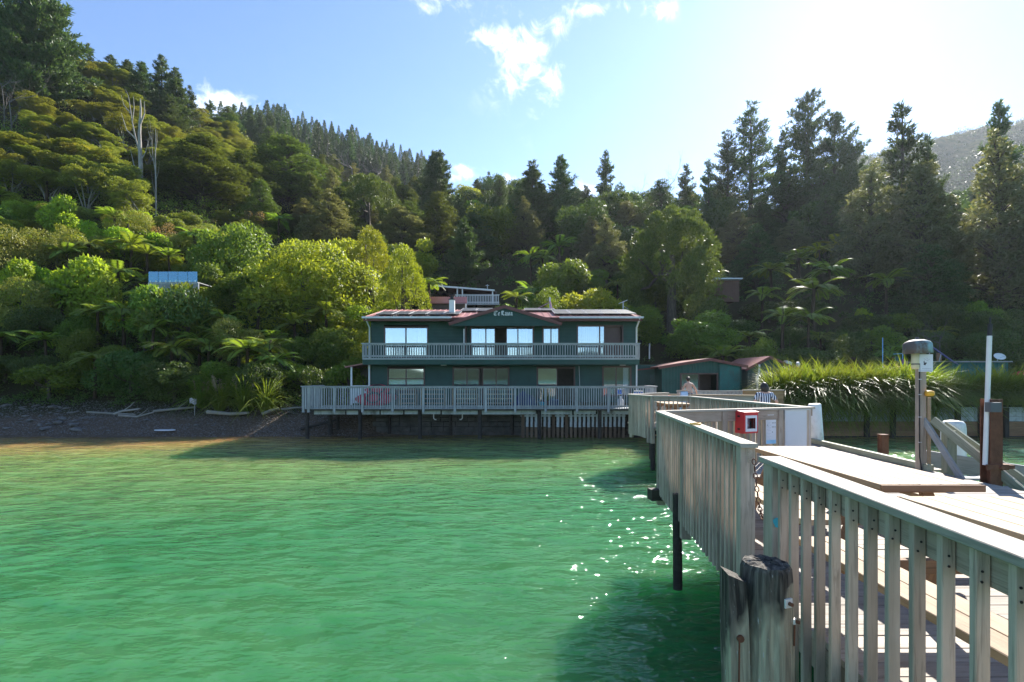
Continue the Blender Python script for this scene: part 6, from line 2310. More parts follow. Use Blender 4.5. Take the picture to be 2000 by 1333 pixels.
# slatted screen of upright planks under the deck
sc = thing('plank_screen', "row of upright half-white planks under the lodge deck", "plank screen", (3.1, 26.5, 0))
xs0, xs1 = xw(1017, 26.5), xw(1222, 26.5)
NS = 24
for k in range(NS):
    x = xs0 + (xs1 - xs0) * (k + 0.5) / NS
    wv = rnd.uniform(0.11, 0.14)
    zt = ZD - 0.34
    zm = 0.55 + rnd.uniform(-0.02, 0.02)
    if k not in (0, 7, 10):
        zb1 = zm
        p = board('plank', (x, 26.5, -0.9), (x, 26.5, zb1 - 0.002), wv, 0.035, M['screen_brown'], sc, up=(0, 1, 0))
        board('white_band', (x, 26.495, zb1), (x, 26.495, zt), wv + 0.004, 0.04, M['wall_white'], p, up=(0, 1, 0))
    else:
        board('plank', (x, 26.5, -0.9), (x, 26.5, zt), wv + 0.03, 0.04, M['screen_brown'], sc, up=(0, 1, 0))
board('rail', (xs0, 26.54, ZD - 0.44), (xs1, 26.54, ZD - 0.44), 0.04, 0.09, M['wall_white'], sc)

# stone sea wall under the lodge
sw = thing('stone_wall', "dark rough stone wall in the shade below the lodge deck", "sea wall", (-3.0, 27.75, 0))
z = -0.5
row = 0
while z < 1.3:
    h = rnd.uniform(0.2, 0.3)
    x = xw(728, 27.7) + (0.2 if row % 2 else 0)
    while x < xs0 + 0.3:
        w_ = rnd.uniform(0.35, 0.75)
        mb = MB()
        j = lambda: rnd.uniform(-0.025, 0.025)
        vs = [(x + 0.012 + j() * .4, 27.62 + j(), z + 0.012), (x + w_ - 0.012, 27.62 + j(), z + 0.012 + j() * .4), (x + w_ - 0.012 + j() * .4, 27.62 + j(), z + h - 0.012), (x + 0.012, 27.62 + j(), z + h - 0.012 + j() * .4)]
        vs += [(a, 27.95, c) for a, b_, c in vs]
        mb.add(vs, [(0, 1, 2, 3), (7, 6, 5, 4), (0, 4, 5, 1), (1, 5, 6, 2), (2, 6, 7, 3), (3, 7, 4, 0)])
        mb.build('stone', M['stone'], sw)
        x += w_
    z += h
    row += 1
mb = MB()
mb.box(((xw(728, 27.7) + xs1) / 2, 28.05, 0.5), (xs1 - xw(728, 27.7) - 0.2, 0.2, 1.9))
mb.build('core', M['stone'], sw)
for px in (847, 903):
    mb = MB()
    x = xw(px, 26.4)
    s = -1 if px > 870 else 1
    mb.tube([(x, 26.4, ZD - 0.3), (x, 26.4, ZD - 0.55), (x + s * 0.06, 26.4, ZD - 0.62), (x + s * 0.14, 26.4, ZD - 0.62)], 0.03, 8)
    tag(mb.build('drain_pipe', M['white']), "white bent drain pipe under the deck, " + ("nearer the beach" if px < 870 else "nearer the plank screen"), "pipe")

# ------------------------------------------------------------------ things on the lodge deck
def kayak(label, x0, x1, y, z, r, tilt, kind='kayak'):
    t = thing(kind, label, "kayak", ((x0 + x1) / 2, y, z), "red kayaks on the lodge deck")
    L = (x1 - x0) / 2
    vs, fs = [], []
    n, m_ = 14, 12
    for i in range(n + 1):
        s = -1 + 2 * i / n
        rr = r * max(0.02, (1 - abs(s) ** 2.3)) ** 0.7
        for k in range(m_):
            a = 2 * math.pi * k / m_
            zz = math.sin(a) * rr * (0.8 if math.sin(a) < 0 else 0.45) + 0.12 * r * s * s
            vs.append((s * L, math.cos(a) * rr, zz))
    for i in range(n):
        for k in range(m_):
            fs.append((i * m_ + k, (i + 1) * m_ + k, (i + 1) * m_ + (k + 1) % m_, i * m_ + (k + 1) % m_))
    fs += [tuple(range(m_)), tuple(reversed(range(n * m_, n * m_ + m_)))]
    mb = MB()
    mb.add(vs, fs, True)
    MX = Matrix.Translation(((x0 + x1) / 2, y, z)) @ Matrix.Rotation(R(tilt), 4, 'X')
    mb.build('hull', M['kayak'], t, MX)
    mb = MB()
    mb.lathe([(0.30, 0.0), (0.33, 0.035), (0.27, 0.04), (0.24, 0.0)], 16)
    mb.build('cockpit_rim', M['black'], t, MX @ Matrix.Translation((0, 0, r * 0.44)) @ Matrix.Diagonal((1.3, r / 0.42, 1, 1)))


kayak("big red kayak lying on its side behind the deck balustrade", xw(692, 27.4), xw(768, 27.4), 27.5, ZD + 0.38, 0.42, 62)
kayak("smaller red kayak standing on top, against the lodge wall", xw(712, 28.1), xw(762, 28.1), 28.15, ZD + 0.86, 0.34, 70)
kayak("red kayak tip sticking out behind the big one", xw(750, 28.0), xw(778, 28.0), 27.95, ZD + 0.48, 0.25, 50)


def bench(label, px0, px1, d, mat='wood_table', arm=1):
    x0, x1 = xw(px0, d), xw(px1, d)
    t = thing('bench', label, "bench", ((x0 + x1) / 2, d, ZD), "slat-backed benches along the lodge wall")
    for z in (0.42, 0.66, 0.9):
        board('back_slat', (x0, d - 0.02, ZD + z), (x1, d - 0.02, ZD + z), 0.03, 0.055, M[mat], t)
    board('back_slat', (x0, d - 0.02, ZD + 0.18), (x1, d - 0.02, ZD + 0.18), 0.03, 0.055, M[mat], t)
    for x in (x0 + 0.03, x1 - 0.03):
        board('leg', (x, d + 0.02, ZD), (x, d + 0.02, ZD + 0.95), 0.06, 0.05, M[mat], t, up=(0, 1, 0))
        board('leg', (x, d + 0.48, ZD), (x, d + 0.48, ZD + 0.62), 0.06, 0.05, M[mat], t, up=(0, 1, 0))
        board('armrest', (x, d + 0.03, ZD + 0.645), (x, d + 0.55, ZD + 0.645), 0.11, 0.03, M[mat], t)
    for k in range(3):
        board('seat', (x0 + 0.065, d + 0.09 + 0.14 * k, ZD + 0.42), (x1 - 0.065, d + 0.09 + 0.14 * k, ZD + 0.42), 0.125, 0.03, M[mat], t)


bench("slat-backed bench next to the red kayaks", 778, 812, 27.3)
bench("slat-backed bench under the double window", 822, 869, 27.3)
bench("slat-backed bench before the dim sliding doors' near half", 883, 932, 27.3)
bench("slat-backed bench before the dim sliding doors' far half", 948, 1002, 27.3)

cv = thing('covered_heap', "dark blue covered heap on the deck between bench and doorway", "covered heap", (xw(1025, 27.6), 27.6, ZD))
mb = MB()
nn = 16
vs = []
for i in range(nn + 1):
    for k in range(7):
        u, v = i / nn, k / 6
        vs.append(((u - 0.5) * 1.35, (v - 0.5) * 0.9, 0.85 * max(0, 1 - abs(2 * u - 1) ** 4) * max(0.0, 1 - abs(2 * v - 1) ** 4) * (0.8 + 0.2 * math.sin(u * 11) * math.cos(v * 5))))
fs = [(i * 7 + k, (i + 1) * 7 + k, (i + 1) * 7 + k + 1, i * 7 + k + 1) for i in range(nn) for k in range(6)]
mb.add(vs, fs, True)
mb.build_at('cover', M['darkblue'], cv)
bk = thing('bucket', "turquoise bucket standing on the lodge deck by the open doorway", "bucket", (xw(1058, 26.6), 26.6, ZD))
mb = MB()
mb.lathe([(0.0, 0.0), (0.12, 0.0), (0.16, 0.27), (0.165, 0.28), (0.15, 0.28), (0.115, 0.02)], 16)
mb.build_at('pail', M['cyan'], bk)
mb = MB()
mb.tube([(0.16 * math.cos(a), 0, 0.27 + 0.14 * math.sin(a)) for a in np.linspace(0, math.pi, 9)], 0.008, 5)
mb.build_at('handle', M['galv'], bk)
pl_ = thing('pot_plant', "potted plant with pale stems beside the turquoise bucket", "pot plant", (xw(1068, 27.4), 27.4, ZD))
mb = MB()
mb.lathe([(0.0, 0.0), (0.13, 0.0), (0.18, 0.3), (0.16, 0.3), (0.15, 0.26), (0.0, 0.26)], 14)
mb.build_at('pot', M['hut'], pl_)
mb = MB()
for k in range(16):
    a = rnd.uniform(0, 6.28)
    h = rnd.uniform(0.35, 0.75)
    mb.tube([(0.03 * math.cos(a), 0.03 * math.sin(a), 0.26), (0.15 * math.cos(a), 0.15 * math.sin(a), 0.26 + h * .7), (0.26 * math.cos(a), 0.26 * math.sin(a), 0.26 + h)], [0.015, 0.02, 0.004], 4)
mb.build_at('leaves', M['lf_olive'], pl_)
bx2 = thing('crate', "dark blue crate on the deck under the open doorway", "crate", (xw(1083, 27.6), 27.6, ZD))
mb = MB()
mb.box((0, 0, 0.02), (0.5, 0.35, 0.04))
for (cx, cy, sx, sy) in ((0, 0.165, 0.5, 0.02), (0, -0.165, 0.5, 0.02), (0.24, 0, 0.02, 0.31), (-0.24, 0, 0.02, 0.31)):
    mb.box((cx, cy, 0.19), (sx, sy, 0.3))
mb.build_at('shell', M['darkblue'], bx2)
mb = MB()
mb.box((0, 0, 0.27), (0.4, 0.26, 0.16))
mb.build_at('contents', M['blue'], bx2)
ch2 = thing('cool_box', "blue cool box with white lid standing at the lodge deck's end", "cool box", (xw(1246, 26.2), 26.2, ZD + 0.55))
mb = MB()
mb.box((0, 0, 0.14), (0.40, 0.28, 0.27))
mb.build_at('body', M['blue'], ch2)
mb = MB()
mb.box((0, 0, 0.30), (0.42, 0.30, 0.045))
mb.build_at('lid', M['white'], ch2)
stn = thing('side_table', "small low table under the blue cool box", "table", (xw(1246, 26.2), 26.2, ZD))
mb = MB()
mb.box((0, 0, 0.525), (0.6, 0.4, 0.04))
mb.build_at('tabletop', M['wood_blue'], stn)
for sx in (-1, 1):
    for sy in (-1, 1):
        o = board('leg', Vector(stn.location) + Vector((sx * 0.26, sy * 0.16, 0)), Vector(stn.location) + Vector((sx * 0.26, sy * 0.16, 0.503)), 0.04, 0.04, M['wood_blue'], stn, up=(0, 1, 0))
bt_ = thing('gas_bottle', "white gas bottle standing on the lodge deck near the corner", "gas bottle", (xw(1212, 26.7), 26.7, ZD))
mb = MB()
mb.lathe([(0.0, 0.0), (0.13, 0.0), (0.15, 0.05), (0.15, 0.36), (0.11, 0.44), (0.05, 0.47), (0.0, 0.47)], 16)
mb.build_at('tank', M['white'], bt_)
mb = MB()
mb.lathe([(0.09, 0.46), (0.095, 0.58), (0.085, 0.58), (0.08, 0.46)], 14)
mb.build_at('collar', M['white'], bt_)

# ================================================================== sheds on the shore
def vboards(mb, x0, x1, z0, ztop, y, wv=0.18):
    """upright board-and-groove cladding; ztop(x) gives the upper edge"""
    x = x0
    while x < x1 - 0.01:
        xe = min(x + wv, x1)
        za, zb_ = ztop(x + 0.006), ztop(xe - 0.006)
        mb.add([(x + 0.006, y, z0), (xe - 0.006, y, z0), (xe - 0.006, y, zb_), (x + 0.006, y, za), (x + 0.006, y + 0.04, z0), (xe - 0.006, y + 0.04, z0), (xe - 0.006, y + 0.04, zb_), (x + 0.006, y + 0.04, za)],
               [(0, 1, 2, 3), (0, 4, 5, 1), (1, 5, 6, 2), (2, 6, 7, 3), (3, 7, 4, 0), (7, 6, 5, 4)])
        x = xe


def gable_shed(name, label, d, px0, pxp, px1, py0, pyp, py1, zbase, depth, door=None, over=0.25):
    x0, xp, x1 = xw(px0, d), xw(pxp, d), xw(px1, d)
    z0, zp, z1 = zw(py0, d), zw(pyp, d), zw(py1, d)
    t = thing(name, label, "shed", ((x0 + x1) / 2, d, zbase))
    zt = lambda x: (z0 + (zp - z0) * (x - x0) / (xp - x0) if x < xp else zp + (z1 - zp) * (x - xp) / (x1 - xp)) - 0.12
    mb = MB()
    wx0, wx1 = x0 + over, x1 - over
    if door:
        dx0, dx1, dzt = xw(door[0], d), xw(door[1], d), zw(door[2], d)
        vboards(mb, wx0, dx0, zbase, zt, d)
        vboards(mb, dx1, wx1, zbase, zt, d)
        x = dx0
        while x < dx1 - 0.01:
            xe = min(x + 0.18, dx1)
            mb.add([(x + 0.006, d, dzt), (xe - 0.006, d, dzt), (xe - 0.006, d, zt(xe)), (x + 0.006, d, zt(x)), (x + 0.006, d + 0.04, dzt), (xe - 0.006, d + 0.04, dzt), (xe - 0.006, d + 0.04, zt(xe)), (x + 0.006, d + 0.04, zt(x))],
                   [(0, 1, 2, 3), (0, 4, 5, 1), (1, 5, 6, 2), (2, 6, 7, 3), (3, 7, 4, 0), (7, 6, 5, 4)])
            x = xe
    else:
        vboards(mb, wx0, wx1, zbase, zt, d)
    for x in (wx0, wx1):
        mb.box((x + (0.05 if x == wx0 else -0.05), d + depth / 2 + 0.05, (zbase + zt(x)) / 2), (0.08, depth - 0.02, zt(x) - zbase - 0.02))
    mb.box(((wx0 + wx1) / 2, d + depth, (zbase + min(z0, z1)) / 2), (wx1 - wx0 - 0.2, 0.06, min(z0, z1) - zbase - 0.2))
    mb.build('wall', M['green2'], t)
    mb = MB()
    slab(mb, [(x0, d - 0.25, z0), (xp, d - 0.25, zp), (xp, d + depth + 0.2, zp), (x0, d + depth + 0.2, z0)], 0.06)
    slab(mb, [(xp, d - 0.25, zp - 0.001), (x1, d - 0.25, z1), (x1, d + depth + 0.2, z1), (xp, d + depth + 0.2, zp - 0.001)], 0.06)
    mb.build('roof', M['roof'], t)
    mb = MB()
    mb.bar((x0, d - 0.27, z0 - 0.09), (xp, d - 0.27, zp - 0.09), 0.03, 0.14)
    mb.bar((xp, d - 0.272, zp - 0.09), (x1, d - 0.272, z1 - 0.09), 0.03, 0.14)
    mb.build('bargeboard', M['barge'], t)
    if door:
        xm = (dx0 + dx1) / 2
        mb = MB()
        for (cx, cz, sx, sz) in ((xm, dzt - 0.04, dx1 - dx0, 0.08), (dx0 + 0.04, (dzt + zbase) / 2, 0.08, dzt - zbase - 0.16), (dx1 - 0.04, (dzt + zbase) / 2, 0.08, dzt - zbase - 0.16), (xm, (dzt + zbase) / 2, 0.07, dzt - zbase - 0.16)):
            mb.box((cx, d - 0.02, cz), (sx, 0.08, sz))
        f_ = mb.build('door', M['frame'], t)
        mb = MB()
        mb.box(((dx0 + xm) / 2, d + 0.0, (dzt + zbase) / 2), (xm - dx0 - 0.1, 0.012, dzt - zbase - 0.14))
        mb.build('pane', M['glass_dim'], f_)
        mb = MB()
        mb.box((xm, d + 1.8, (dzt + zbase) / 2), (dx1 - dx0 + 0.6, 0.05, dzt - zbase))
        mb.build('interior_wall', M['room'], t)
    return t


sh1 = gable_shed('boat_shed', "wide green gabled shed with dark sliding door and red roof", 29.5, 1284, 1384, 1457, 716, 700, 714, 1.62, 4.5, door=(1328, 1402, 729))
mb = MB()
x = xw(1405, 29.45)
mb.box(((x + xw(1444, 29.45)) / 2, 29.43, 2.75), (xw(1444, 29.45) - x, 0.05, 2.2))
mb.build('side_panel', M['teal'], sh1)
sh1b = thing('side_shed', "low dark green flat-roofed shed between lodge and boat shed", "shed", (7.9, 31, 1.62))
mb = MB()
mb.box((xw(1268, 31), 31.6, 2.75), (xw(1293, 31) - xw(1243, 31), 1.2, 2.25))
mb.build('wall', M['green2'], sh1b)
mb = MB()
slab(mb, [(xw(1240, 31), 30.8, zw(722, 31)), (xw(1300, 31), 30.8, zw(716, 31)), (xw(1300, 31), 32.4, zw(716, 31)), (xw(1240, 31), 32.4, zw(722, 31))], 0.08)
mb.build('roof', M['barge'], sh1b)
mb = MB()
mb.box((xw(1277, 31), 30.98, 2.75), (0.5, 0.03, 1.0))
mb.build('window', M['glass_dim'], sh1b)
mb = MB()
x = xw(1299, 29.6)
mb.tube([(x, 33, 4.3), (x, 33, 4.9), (x + 0.02, 33, 5.3)], 0.05, 8)
mb.build('flue', M['galv'], sh1)

sh2 = gable_shed('gabled_shed', "smaller green gabled shed with white downpipe beside the grass bank", 31.5, 1452, 1500, 1592, 721, 696, 733, 1.62, 4)
mb = MB()
x = xw(1480, 31.2)
mb.tube([(x + 0.1, 31.2, 3.9), (x + 0.08, 31.2, 3.35), (x - 0.03, 31.2, 3.1), (x, 31.2, 1.7)], 0.055, 8)
mb.build('downpipe', M['white'], sh2)
mb = MB()
mb.box((xw(1537, 31.4), 31.3, zw(709, 31.4)), (0.38, 0.3, 0.17), Matrix.Rotation(R(20), 3, 'Y'))
mb.build('vent', M['alu'], sh2)
mb = MB()
mb.tube([(xw(1555, 31.4), 31.3, zw(712, 31.4)), (xw(1557, 31.4), 31.2, zw(712, 31.4))], 0.14, 12)
mb.build('vent_cap', M['alu'], sh2)

ct = thing('container', "long teal flat-roofed container behind the grass bank", "container", (xw(1890, 34), 34, 1.6))
mb = MB()
x0, x1, zt = xw(1815, 34), xw(1968, 34), zw(708, 34)
mb.box(((x0 + x1) / 2, 35.2, (1.6 + zt) / 2), (x1 - x0, 2.4, zt - 1.6))
x = x0 + 0.1
while x < x1:
    mb.box((x, 33.985, (1.6 + zt) / 2), (0.12, 0.05, zt - 1.7))
    x += 0.28
mb.build('wall', M['teal'], ct)
mb = MB()
mb.box(((x0 + x1) / 2, 35.1, zt + 0.04), (x1 - x0 + 0.2, 2.7, 0.07))
mb.build('roof', M['conc'], ct)
ds = thing('satellite_dish', "white satellite dish standing on the container's roof", "satellite dish", (xw(1959, 34), 34.3, zt + 0.07))
mb = MB()
mb.lathe([(0.0, 0.0), (0.12, 0.012), (0.24, 0.045), (0.32, 0.085), (0.325, 0.09), (0.24, 0.055), (0.12, 0.022), (0.0, 0.01)], 18)
mb.build('dish', M['white'], ds, Matrix.Translation((xw(1959, 34), 34.3, zt + 0.36)) @ Matrix.Rotation(R(62), 4, 'X') @ Matrix.Diagonal((1.25, 0.8, 1, 1)))
mb = MB()
mb.tube([(0, 0.1, 0), (0, 0.06, 0.3)], 0.03, 7)
mb.tube([(0, 0, 0.2), (0, -0.4, 0.33)], 0.012, 5)
mb.build_at('mount', M['galv'], ds)
sp = thing('tilted_panel', "blue panel tilted steeply on a frame at the container's end", "panel", (xw(1842, 33), 33, 1.6))
a, b = W(1818, 676, 34.5), W(1868, 711, 33.2)
nseg = 7
for k in range(nseg):
    p, q = a.lerp(b, (k + 0.04) / nseg), a.lerp(b, (k + 0.96) / nseg)
    board('panel', p, q, 0.95, 0.03, M['slide'], sp, up=(0.5, -0.6, 0.7))
for (p, q) in ((W(1818, 676, 34.6), W(1806, 712, 34.6)), (W(1838, 692, 34.6), W(1822, 716, 34.6))):
    mb = MB()
    mb.tube([p, q - Vector((0, 0, 1.2))], 0.03, 6)
    mb.build('frame_leg', M['galv'], sp)
mb = MB()
mb.tube([W(1834, 690, 34.9), W(1835, 760, 34.9)], 0.14, 8)
mb.build('post', M['wood_brown'], sp)
um = thing('parasol', "red parasol half hidden behind the grass at the photo's edge", "parasol", (xw(2004, 31), 31, 1.6))
mb = MB()
zc_ = zw(724, 31)
mb.lathe([(0.0, zc_ - 1.6), (0.35, zc_ - 1.66), (0.72, zc_ - 1.84), (0.74, zc_ - 1.90), (0.7, zc_ - 1.86), (0.0, zc_ - 1.64)], 8, smooth=False)
mb.build_at('canopy', M['umbrella'], um)
mb = MB()
mb.tube([(0, 0, 0), (0, 0, zc_ - 1.58)], 0.025, 8)
mb.build_at('pole', M['white'], um)
for (px, py0, py1, d) in ((1724, 660, 690, 36), (1763, 691, 712, 36)):
    pl = thing('thin_pole', "thin pale pole sticking up from dark bushes " + ("left of the lamp hood" if px == 1724 else "with a draped cloth line"), "pole", (xw(px, d), d, gz(xw(px, d), d)))
    mb = MB()
    mb.tube([W(px, py0, d), W(px, py1, d), Vector((xw(px, d), d, gz(xw(px, d), d)))], 0.03, 6)
    if px == 1763:
        mb.tube([W(1745, py0 + 1, d), W(px, py0, d)], 0.02, 6)
    mb.build('pole', M['ink_pale'], pl)
tw = thing('cloth', "teal and pink cloth hanging beside the thin pole behind the grass", "cloth", W(1757, 705, 35.8))
for (pxa, pya, pxb, pyb, mm) in ((1748, 695, 1762, 703, 'teal'), (1760, 699, 1775, 712, 'pink')):
    pa_, pb_ = W(pxa, pya, 35.8), W(pxb, pyb, 35.8)
    mb = MB()
    vs = []
    for i in range(7):
        for k in range(4):
            u = i / 6
            vs.append((pa_.x + (pb_.x - pa_.x) * u, 35.8 + 0.06 * math.sin(i * 2.1) + 0.02 * k, pa_.z + (pb_.z - pa_.z) * u * 0.7 - 0.11 * k))
    mb.add(vs, [(i * 4 + k, i * 4 + k + 1, (i + 1) * 4 + k + 1, (i + 1) * 4 + k) for i in range(6) for k in range(3)])
    mb.build('fold', M[mm], tw)

# ------------------------------------------------------------------ buildings up on the slope
pv = thing('pavilion', "open pavilion with long flat roof and white railing behind the lodge roof", "pavilion", (xw(905, 50), 50, gz(xw(905, 50), 50)))
dP = 50
ra_, rb_ = W(836, 557, dP), W(966, 567, dP)
mb = MB()
slab(mb, [tuple(ra_), tuple(rb_), (rb_.x, dP + 5, rb_.z + 0.3), (ra_.x, dP + 5, ra_.z + 0.3)], 0.12)
mb.build('roof', M['barge'], pv)
mb = MB()
mb.bar(ra_ - Vector((0, 0.05, 0.04)), rb_ - Vector((0, 0.05, 0.04)), 0.05, 0.16)
mb.build('fascia', M['white'], pv)
zf = zw(593, dP)
for px in (893, 903, 962):
    x = xw(px, dP)
    board('post', (x, dP + 0.1, zf), (x, dP + 0.1, ra_.z + (rb_.z - ra_.z) * (px - 836) / 130 - 0.12), 0.12, 0.12, M['white'], pv, up=(0, 1, 0))
mb = MB()
mb.box(((xw(880, dP) + xw(975, dP)) / 2, dP + 2.2, zf - 0.08), (xw(975, dP) - xw(880, dP), 4.6, 0.14))
mb.build('floor', M['wood_blue'], pv)
mb = MB()
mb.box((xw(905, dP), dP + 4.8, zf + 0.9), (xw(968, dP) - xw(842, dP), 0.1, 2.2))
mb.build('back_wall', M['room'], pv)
balustrade('pavilion', "", [(xw(880, dP), dP - 0.1), (xw(975, dP), dP - 0.1)], zf, cap_h=0.85, pitch=0.16, bw=0.06, bt=0.04, drop=0.05, cap_w=0.1, side=-1, mats=('white', 'white', 'white'), rail_h=0.06,
           parent=pv, lowrail=True)
for px in (890, 930, 965):
    board('stilt', (xw(px, dP), dP + 0.2, zf - 3.0), (xw(px, dP), dP + 0.2, zf - 0.16), 0.15, 0.15, M['wood_dark'], pv, up=(0, 1, 0))
mb = MB()
mb.tube([W(952, 566, dP + 1), W(952, 556, dP + 1)], 0.04, 6)
mb.box(W(952, 558, dP + 1), (0.35, 0.05, 0.05))
mb.build('aerial', M['galv'], pv)
ph_ = thing('outhouse', "small outbuilding with faded pink iron roof below the pavilion", "outbuilding", (xw(876, 46), 46, gz(xw(876, 46), 46)))
dQ = 46
a0, a1 = W(838, 592, dQ), W(912, 592, dQ)
b0, b1 = W(838, 580.5, dQ + 0.9), W(910, 580.5, dQ + 0.9)
mb = MB()
slab(mb, [tuple(a0), tuple(a1), (b1.x + 0.1, dQ + 0.9, b1.z), (b0.x, dQ + 0.9, b0.z)], 0.06)
n = 18
for k in range(n):
    u = (k + 0.5) / n
    mb.bar(a0.lerp(a1, u) + Vector((0, 0, 0.02)), b0.lerp(b1, u) + Vector((0, 0, 0.02)), 0.04, 0.04)
mb.build('roof', M['roof_pink'], ph_)
mb = MB()
mb.box(((a0.x + a1.x) / 2, dQ + 0.9, a0.z - 0.9), (a1.x - a0.x - 0.4, 1.2, 1.7))
mb.build('wall', M['room'], ph_)
board('post', (a1.x - 0.1, dQ + 0.05, a1.z - 1.6), (a1.x - 0.1, dQ + 0.05, a1.z - 0.06), 0.1, 0.1, M['white'], ph_, up=(0, 1, 0))

gd = thing('glass_balcony', "balcony with clear glass panels above grey slatted skirt on the slope", "balcony", (xw(338, 37.5), 37.5, gz(xw(338, 37.5), 37.5)))
dG = 37.0
xg0, xg1 = xw(290, dG), xw(386, dG)
zt0, zm0, zb0_ = zw(531, dG), zw(551, dG), zw(573, dG)
npan = 5
for k in range(npan):
    u0, u1 = xg0 + (xg1 - xg0) * k / npan, xg0 + (xg1 - xg0) * (k + 1) / npan
    mb = MB()
    mb.box(((u0 + u1) / 2, dG, (zt0 + zm0) / 2), (u1 - u0 - 0.03, 0.02, zt0 - zm0))
    mb.build('glass_panel', M['glass_clear'], gd)
    for x in (u0 + 0.15, u1 - 0.15):
        mb = MB()
        mb.box((x, dG - 0.02, zm0 + 0.02), (0.05, 0.07, 0.16))
        mb.build('spigot', M['white'], gd)
for k in range(8):
    z = zm0 - 0.1 - k * 0.1
    board('slat', (xg0, dG, z), (xg1, dG, z), 0.03, 0.065, M['wood_blue'], gd)
for k in range(5):
    x = xg0 + (xg1 - xg0) * k / 4
    board('post', (x, dG + 0.06, zb0_ - 0.35), (x, dG + 0.06, zm0 - 0.05), 0.1, 0.08, M['wood_blue'], gd, up=(0, 1, 0))
mb = MB()
mb.box(((xg0 + xg1) / 2, dG + 0.85, zm0 - 0.03), (xg1 - xg0, 1.75, 0.05))
mb.build('floor', M['wood_blue'], gd)
ht = thing('hut', "small brown hut with pale roof edge among trees beside the round cypress", "hut", (xw(1418, 47), 47, gz(xw(1418, 47), 47)))
dH = 46.0
mb = MB()
vboards(mb, xw(1398, dH), xw(1444, dH), zw(590, dH), lambda x: zw(548, dH), dH, 0.2)
mb.box((xw(1421, dH), dH + 1.2, zw(569, dH)), (xw(1442, dH) - xw(1400, dH), 2.2, zw(550, dH) - zw(588, dH)))
mb.build('wall', M['hut'], ht)
mb = MB()
mb.box((xw(1421, dH), dH + 1.1, zw(545.5, dH)), (xw(1448, dH) - xw(1394, dH), 2.8, 0.12))
mb.build('roof', M['galv'], ht)

# ================================================================== sea wall with drooping grass
swl = thing('sea_wall', "timber sea wall of white and brown planks between dark posts", "sea wall", (20, 26.75, 0))
SY = 26.72
pxs_ = [1240, 1330, 1420, 1510, 1600, 1690, 1740, 1790, 1866, 1913, 1960, 2006, 2060, 2120, 2190]
for a, b in zip(pxs_[:-1], pxs_[1:]):
    xa, xb = xw(a, SY), xw(b, SY)
    for k, (z0, z1, mm) in enumerate(((-0.5, 0.05, 'wood_dark'), (0.06, 0.30, 'wood_brown'), (0.31, 0.55, 'wood_brown'), (0.56, 0.80, 'wood_brown'), (0.82, 1.06, 'wall_white'), (1.07, 1.31, 'wall_white'), (1.32, 1.56, 'wall_white'))):
        board('plank', (xa + 0.01, SY + rnd.uniform(-0.012, 0.012), (z0 + z1) / 2), (xb - 0.01, SY + rnd.uniform(-0.012, 0.012), (z0 + z1) / 2), 0.05, z1 - z0, M[mm], swl)
for px in pxs_:
    board('post', (xw(px, SY), SY - 0.12, -1.2), (xw(px, SY) + rnd.uniform(-.03, .03), SY - 0.12, 1.58 + rnd.uniform(-0.05, 0.05)), 0.22, 0.16, M['wood_dark'], swl, up=(0, 1, 0))

CL = [make_clump(M['lf_grass'], 620, 1.95, 1.0, 0.022) for _ in range(3)]
PLM = make_plumes(M['lf_plume'])
GG = "tall grass clumps on the sea wall"
clumps = [(1512, 27.3, 1.0), (1535, 27.2, 1.08), (1562, 27.35, 1.1), (1588, 27.2, 1.12), (1615, 27.3, 1.14), (1640, 27.2, 1.1), (1664, 27.4, 1.16), (1690, 27.2, 1.12), (1716, 27.3, 1.12),
          (1742, 27.2, 1.14), (1768, 27.35, 1.16), (1794, 27.25, 1.16), (1820, 27.3, 1.05), (1848, 27.5, 0.98), (1874, 27.6, 0.96), (1902, 27.6, 1.0), (1928, 27.7, 0.97), (1955, 27.6, 1.0), (1982, 27.6, 0.97), (2010, 27.5, 0.9),
          (2038, 27.5, 0.9), (1550, 28.3, 1.05), (1600, 28.4, 1.08), (1650, 28.3, 1.1), (1700, 28.4, 1.1), (1750, 28.3, 1.1), (1805, 28.4, 1.08), (1865, 28.6, .85), (1940, 28.6, .85), (2000, 28.6, .85)]
for i, (px, d, s) in enumerate(clumps):
    x = xw(px, d)
    plumed = i in (25,)
    lab = ("tall arching grass clump, sunlit at its tips, on the sea wall" if px < 1835 else "dull shaded grass clump on the white-planked sea wall")
    t = put('grass_clump', CL[i % 3], None, Matrix.Translation((x, d, 1.55)) @ Matrix.Rotation(rnd.uniform(0, 6.28), 4, 'Z') @ Matrix.Diagonal((s, s, s * rnd.uniform(0.92, 1.08), 1)))
    lab = told_apart('sunlit arching grass clump' if px < 1835 else 'dull shaded grass clump', px, 760 if d < 28 else 735) or lab
    tag(t, lab, "grass clump", GG if px < 1835 else "shaded grass clumps on the sea wall")
    if plumed:
        c = bpy.data.objects.new('plumes', PLM)
        COL.objects.link(c)
        c.parent = t
        c.scale = (0.6, 0.6, 0.85)
        c['kind'] = 'stuff'
CLD = [make_clump(M['lf_grass'], 420, 1.9, 1.0, 0.022, droop=1.9) for _ in range(2)]
for i, px in enumerate((1506, 1530, 1556, 1580, 1604, 1630, 1656, 1700, 1724, 1750, 1776, 1800, 1824)):
    d = 26.75 + 0.05 * (i % 3)
    x = xw(px, d)
    s = rnd.uniform(0.62, 0.85)
    t = put('grass_clump', CLD[i % 2], None, Matrix.Translation((x, d, 1.42)) @ Matrix.Rotation(rnd.uniform(0, 6.28), 4, 'Z') @ Matrix.Diagonal((s, s, s, 1)))
    tag(t, told_apart('dark grass clump hanging down the sea wall', px, 800) or "dark grass clump hanging down the sea wall", "grass clump", "grass clumps hanging down the sea wall")
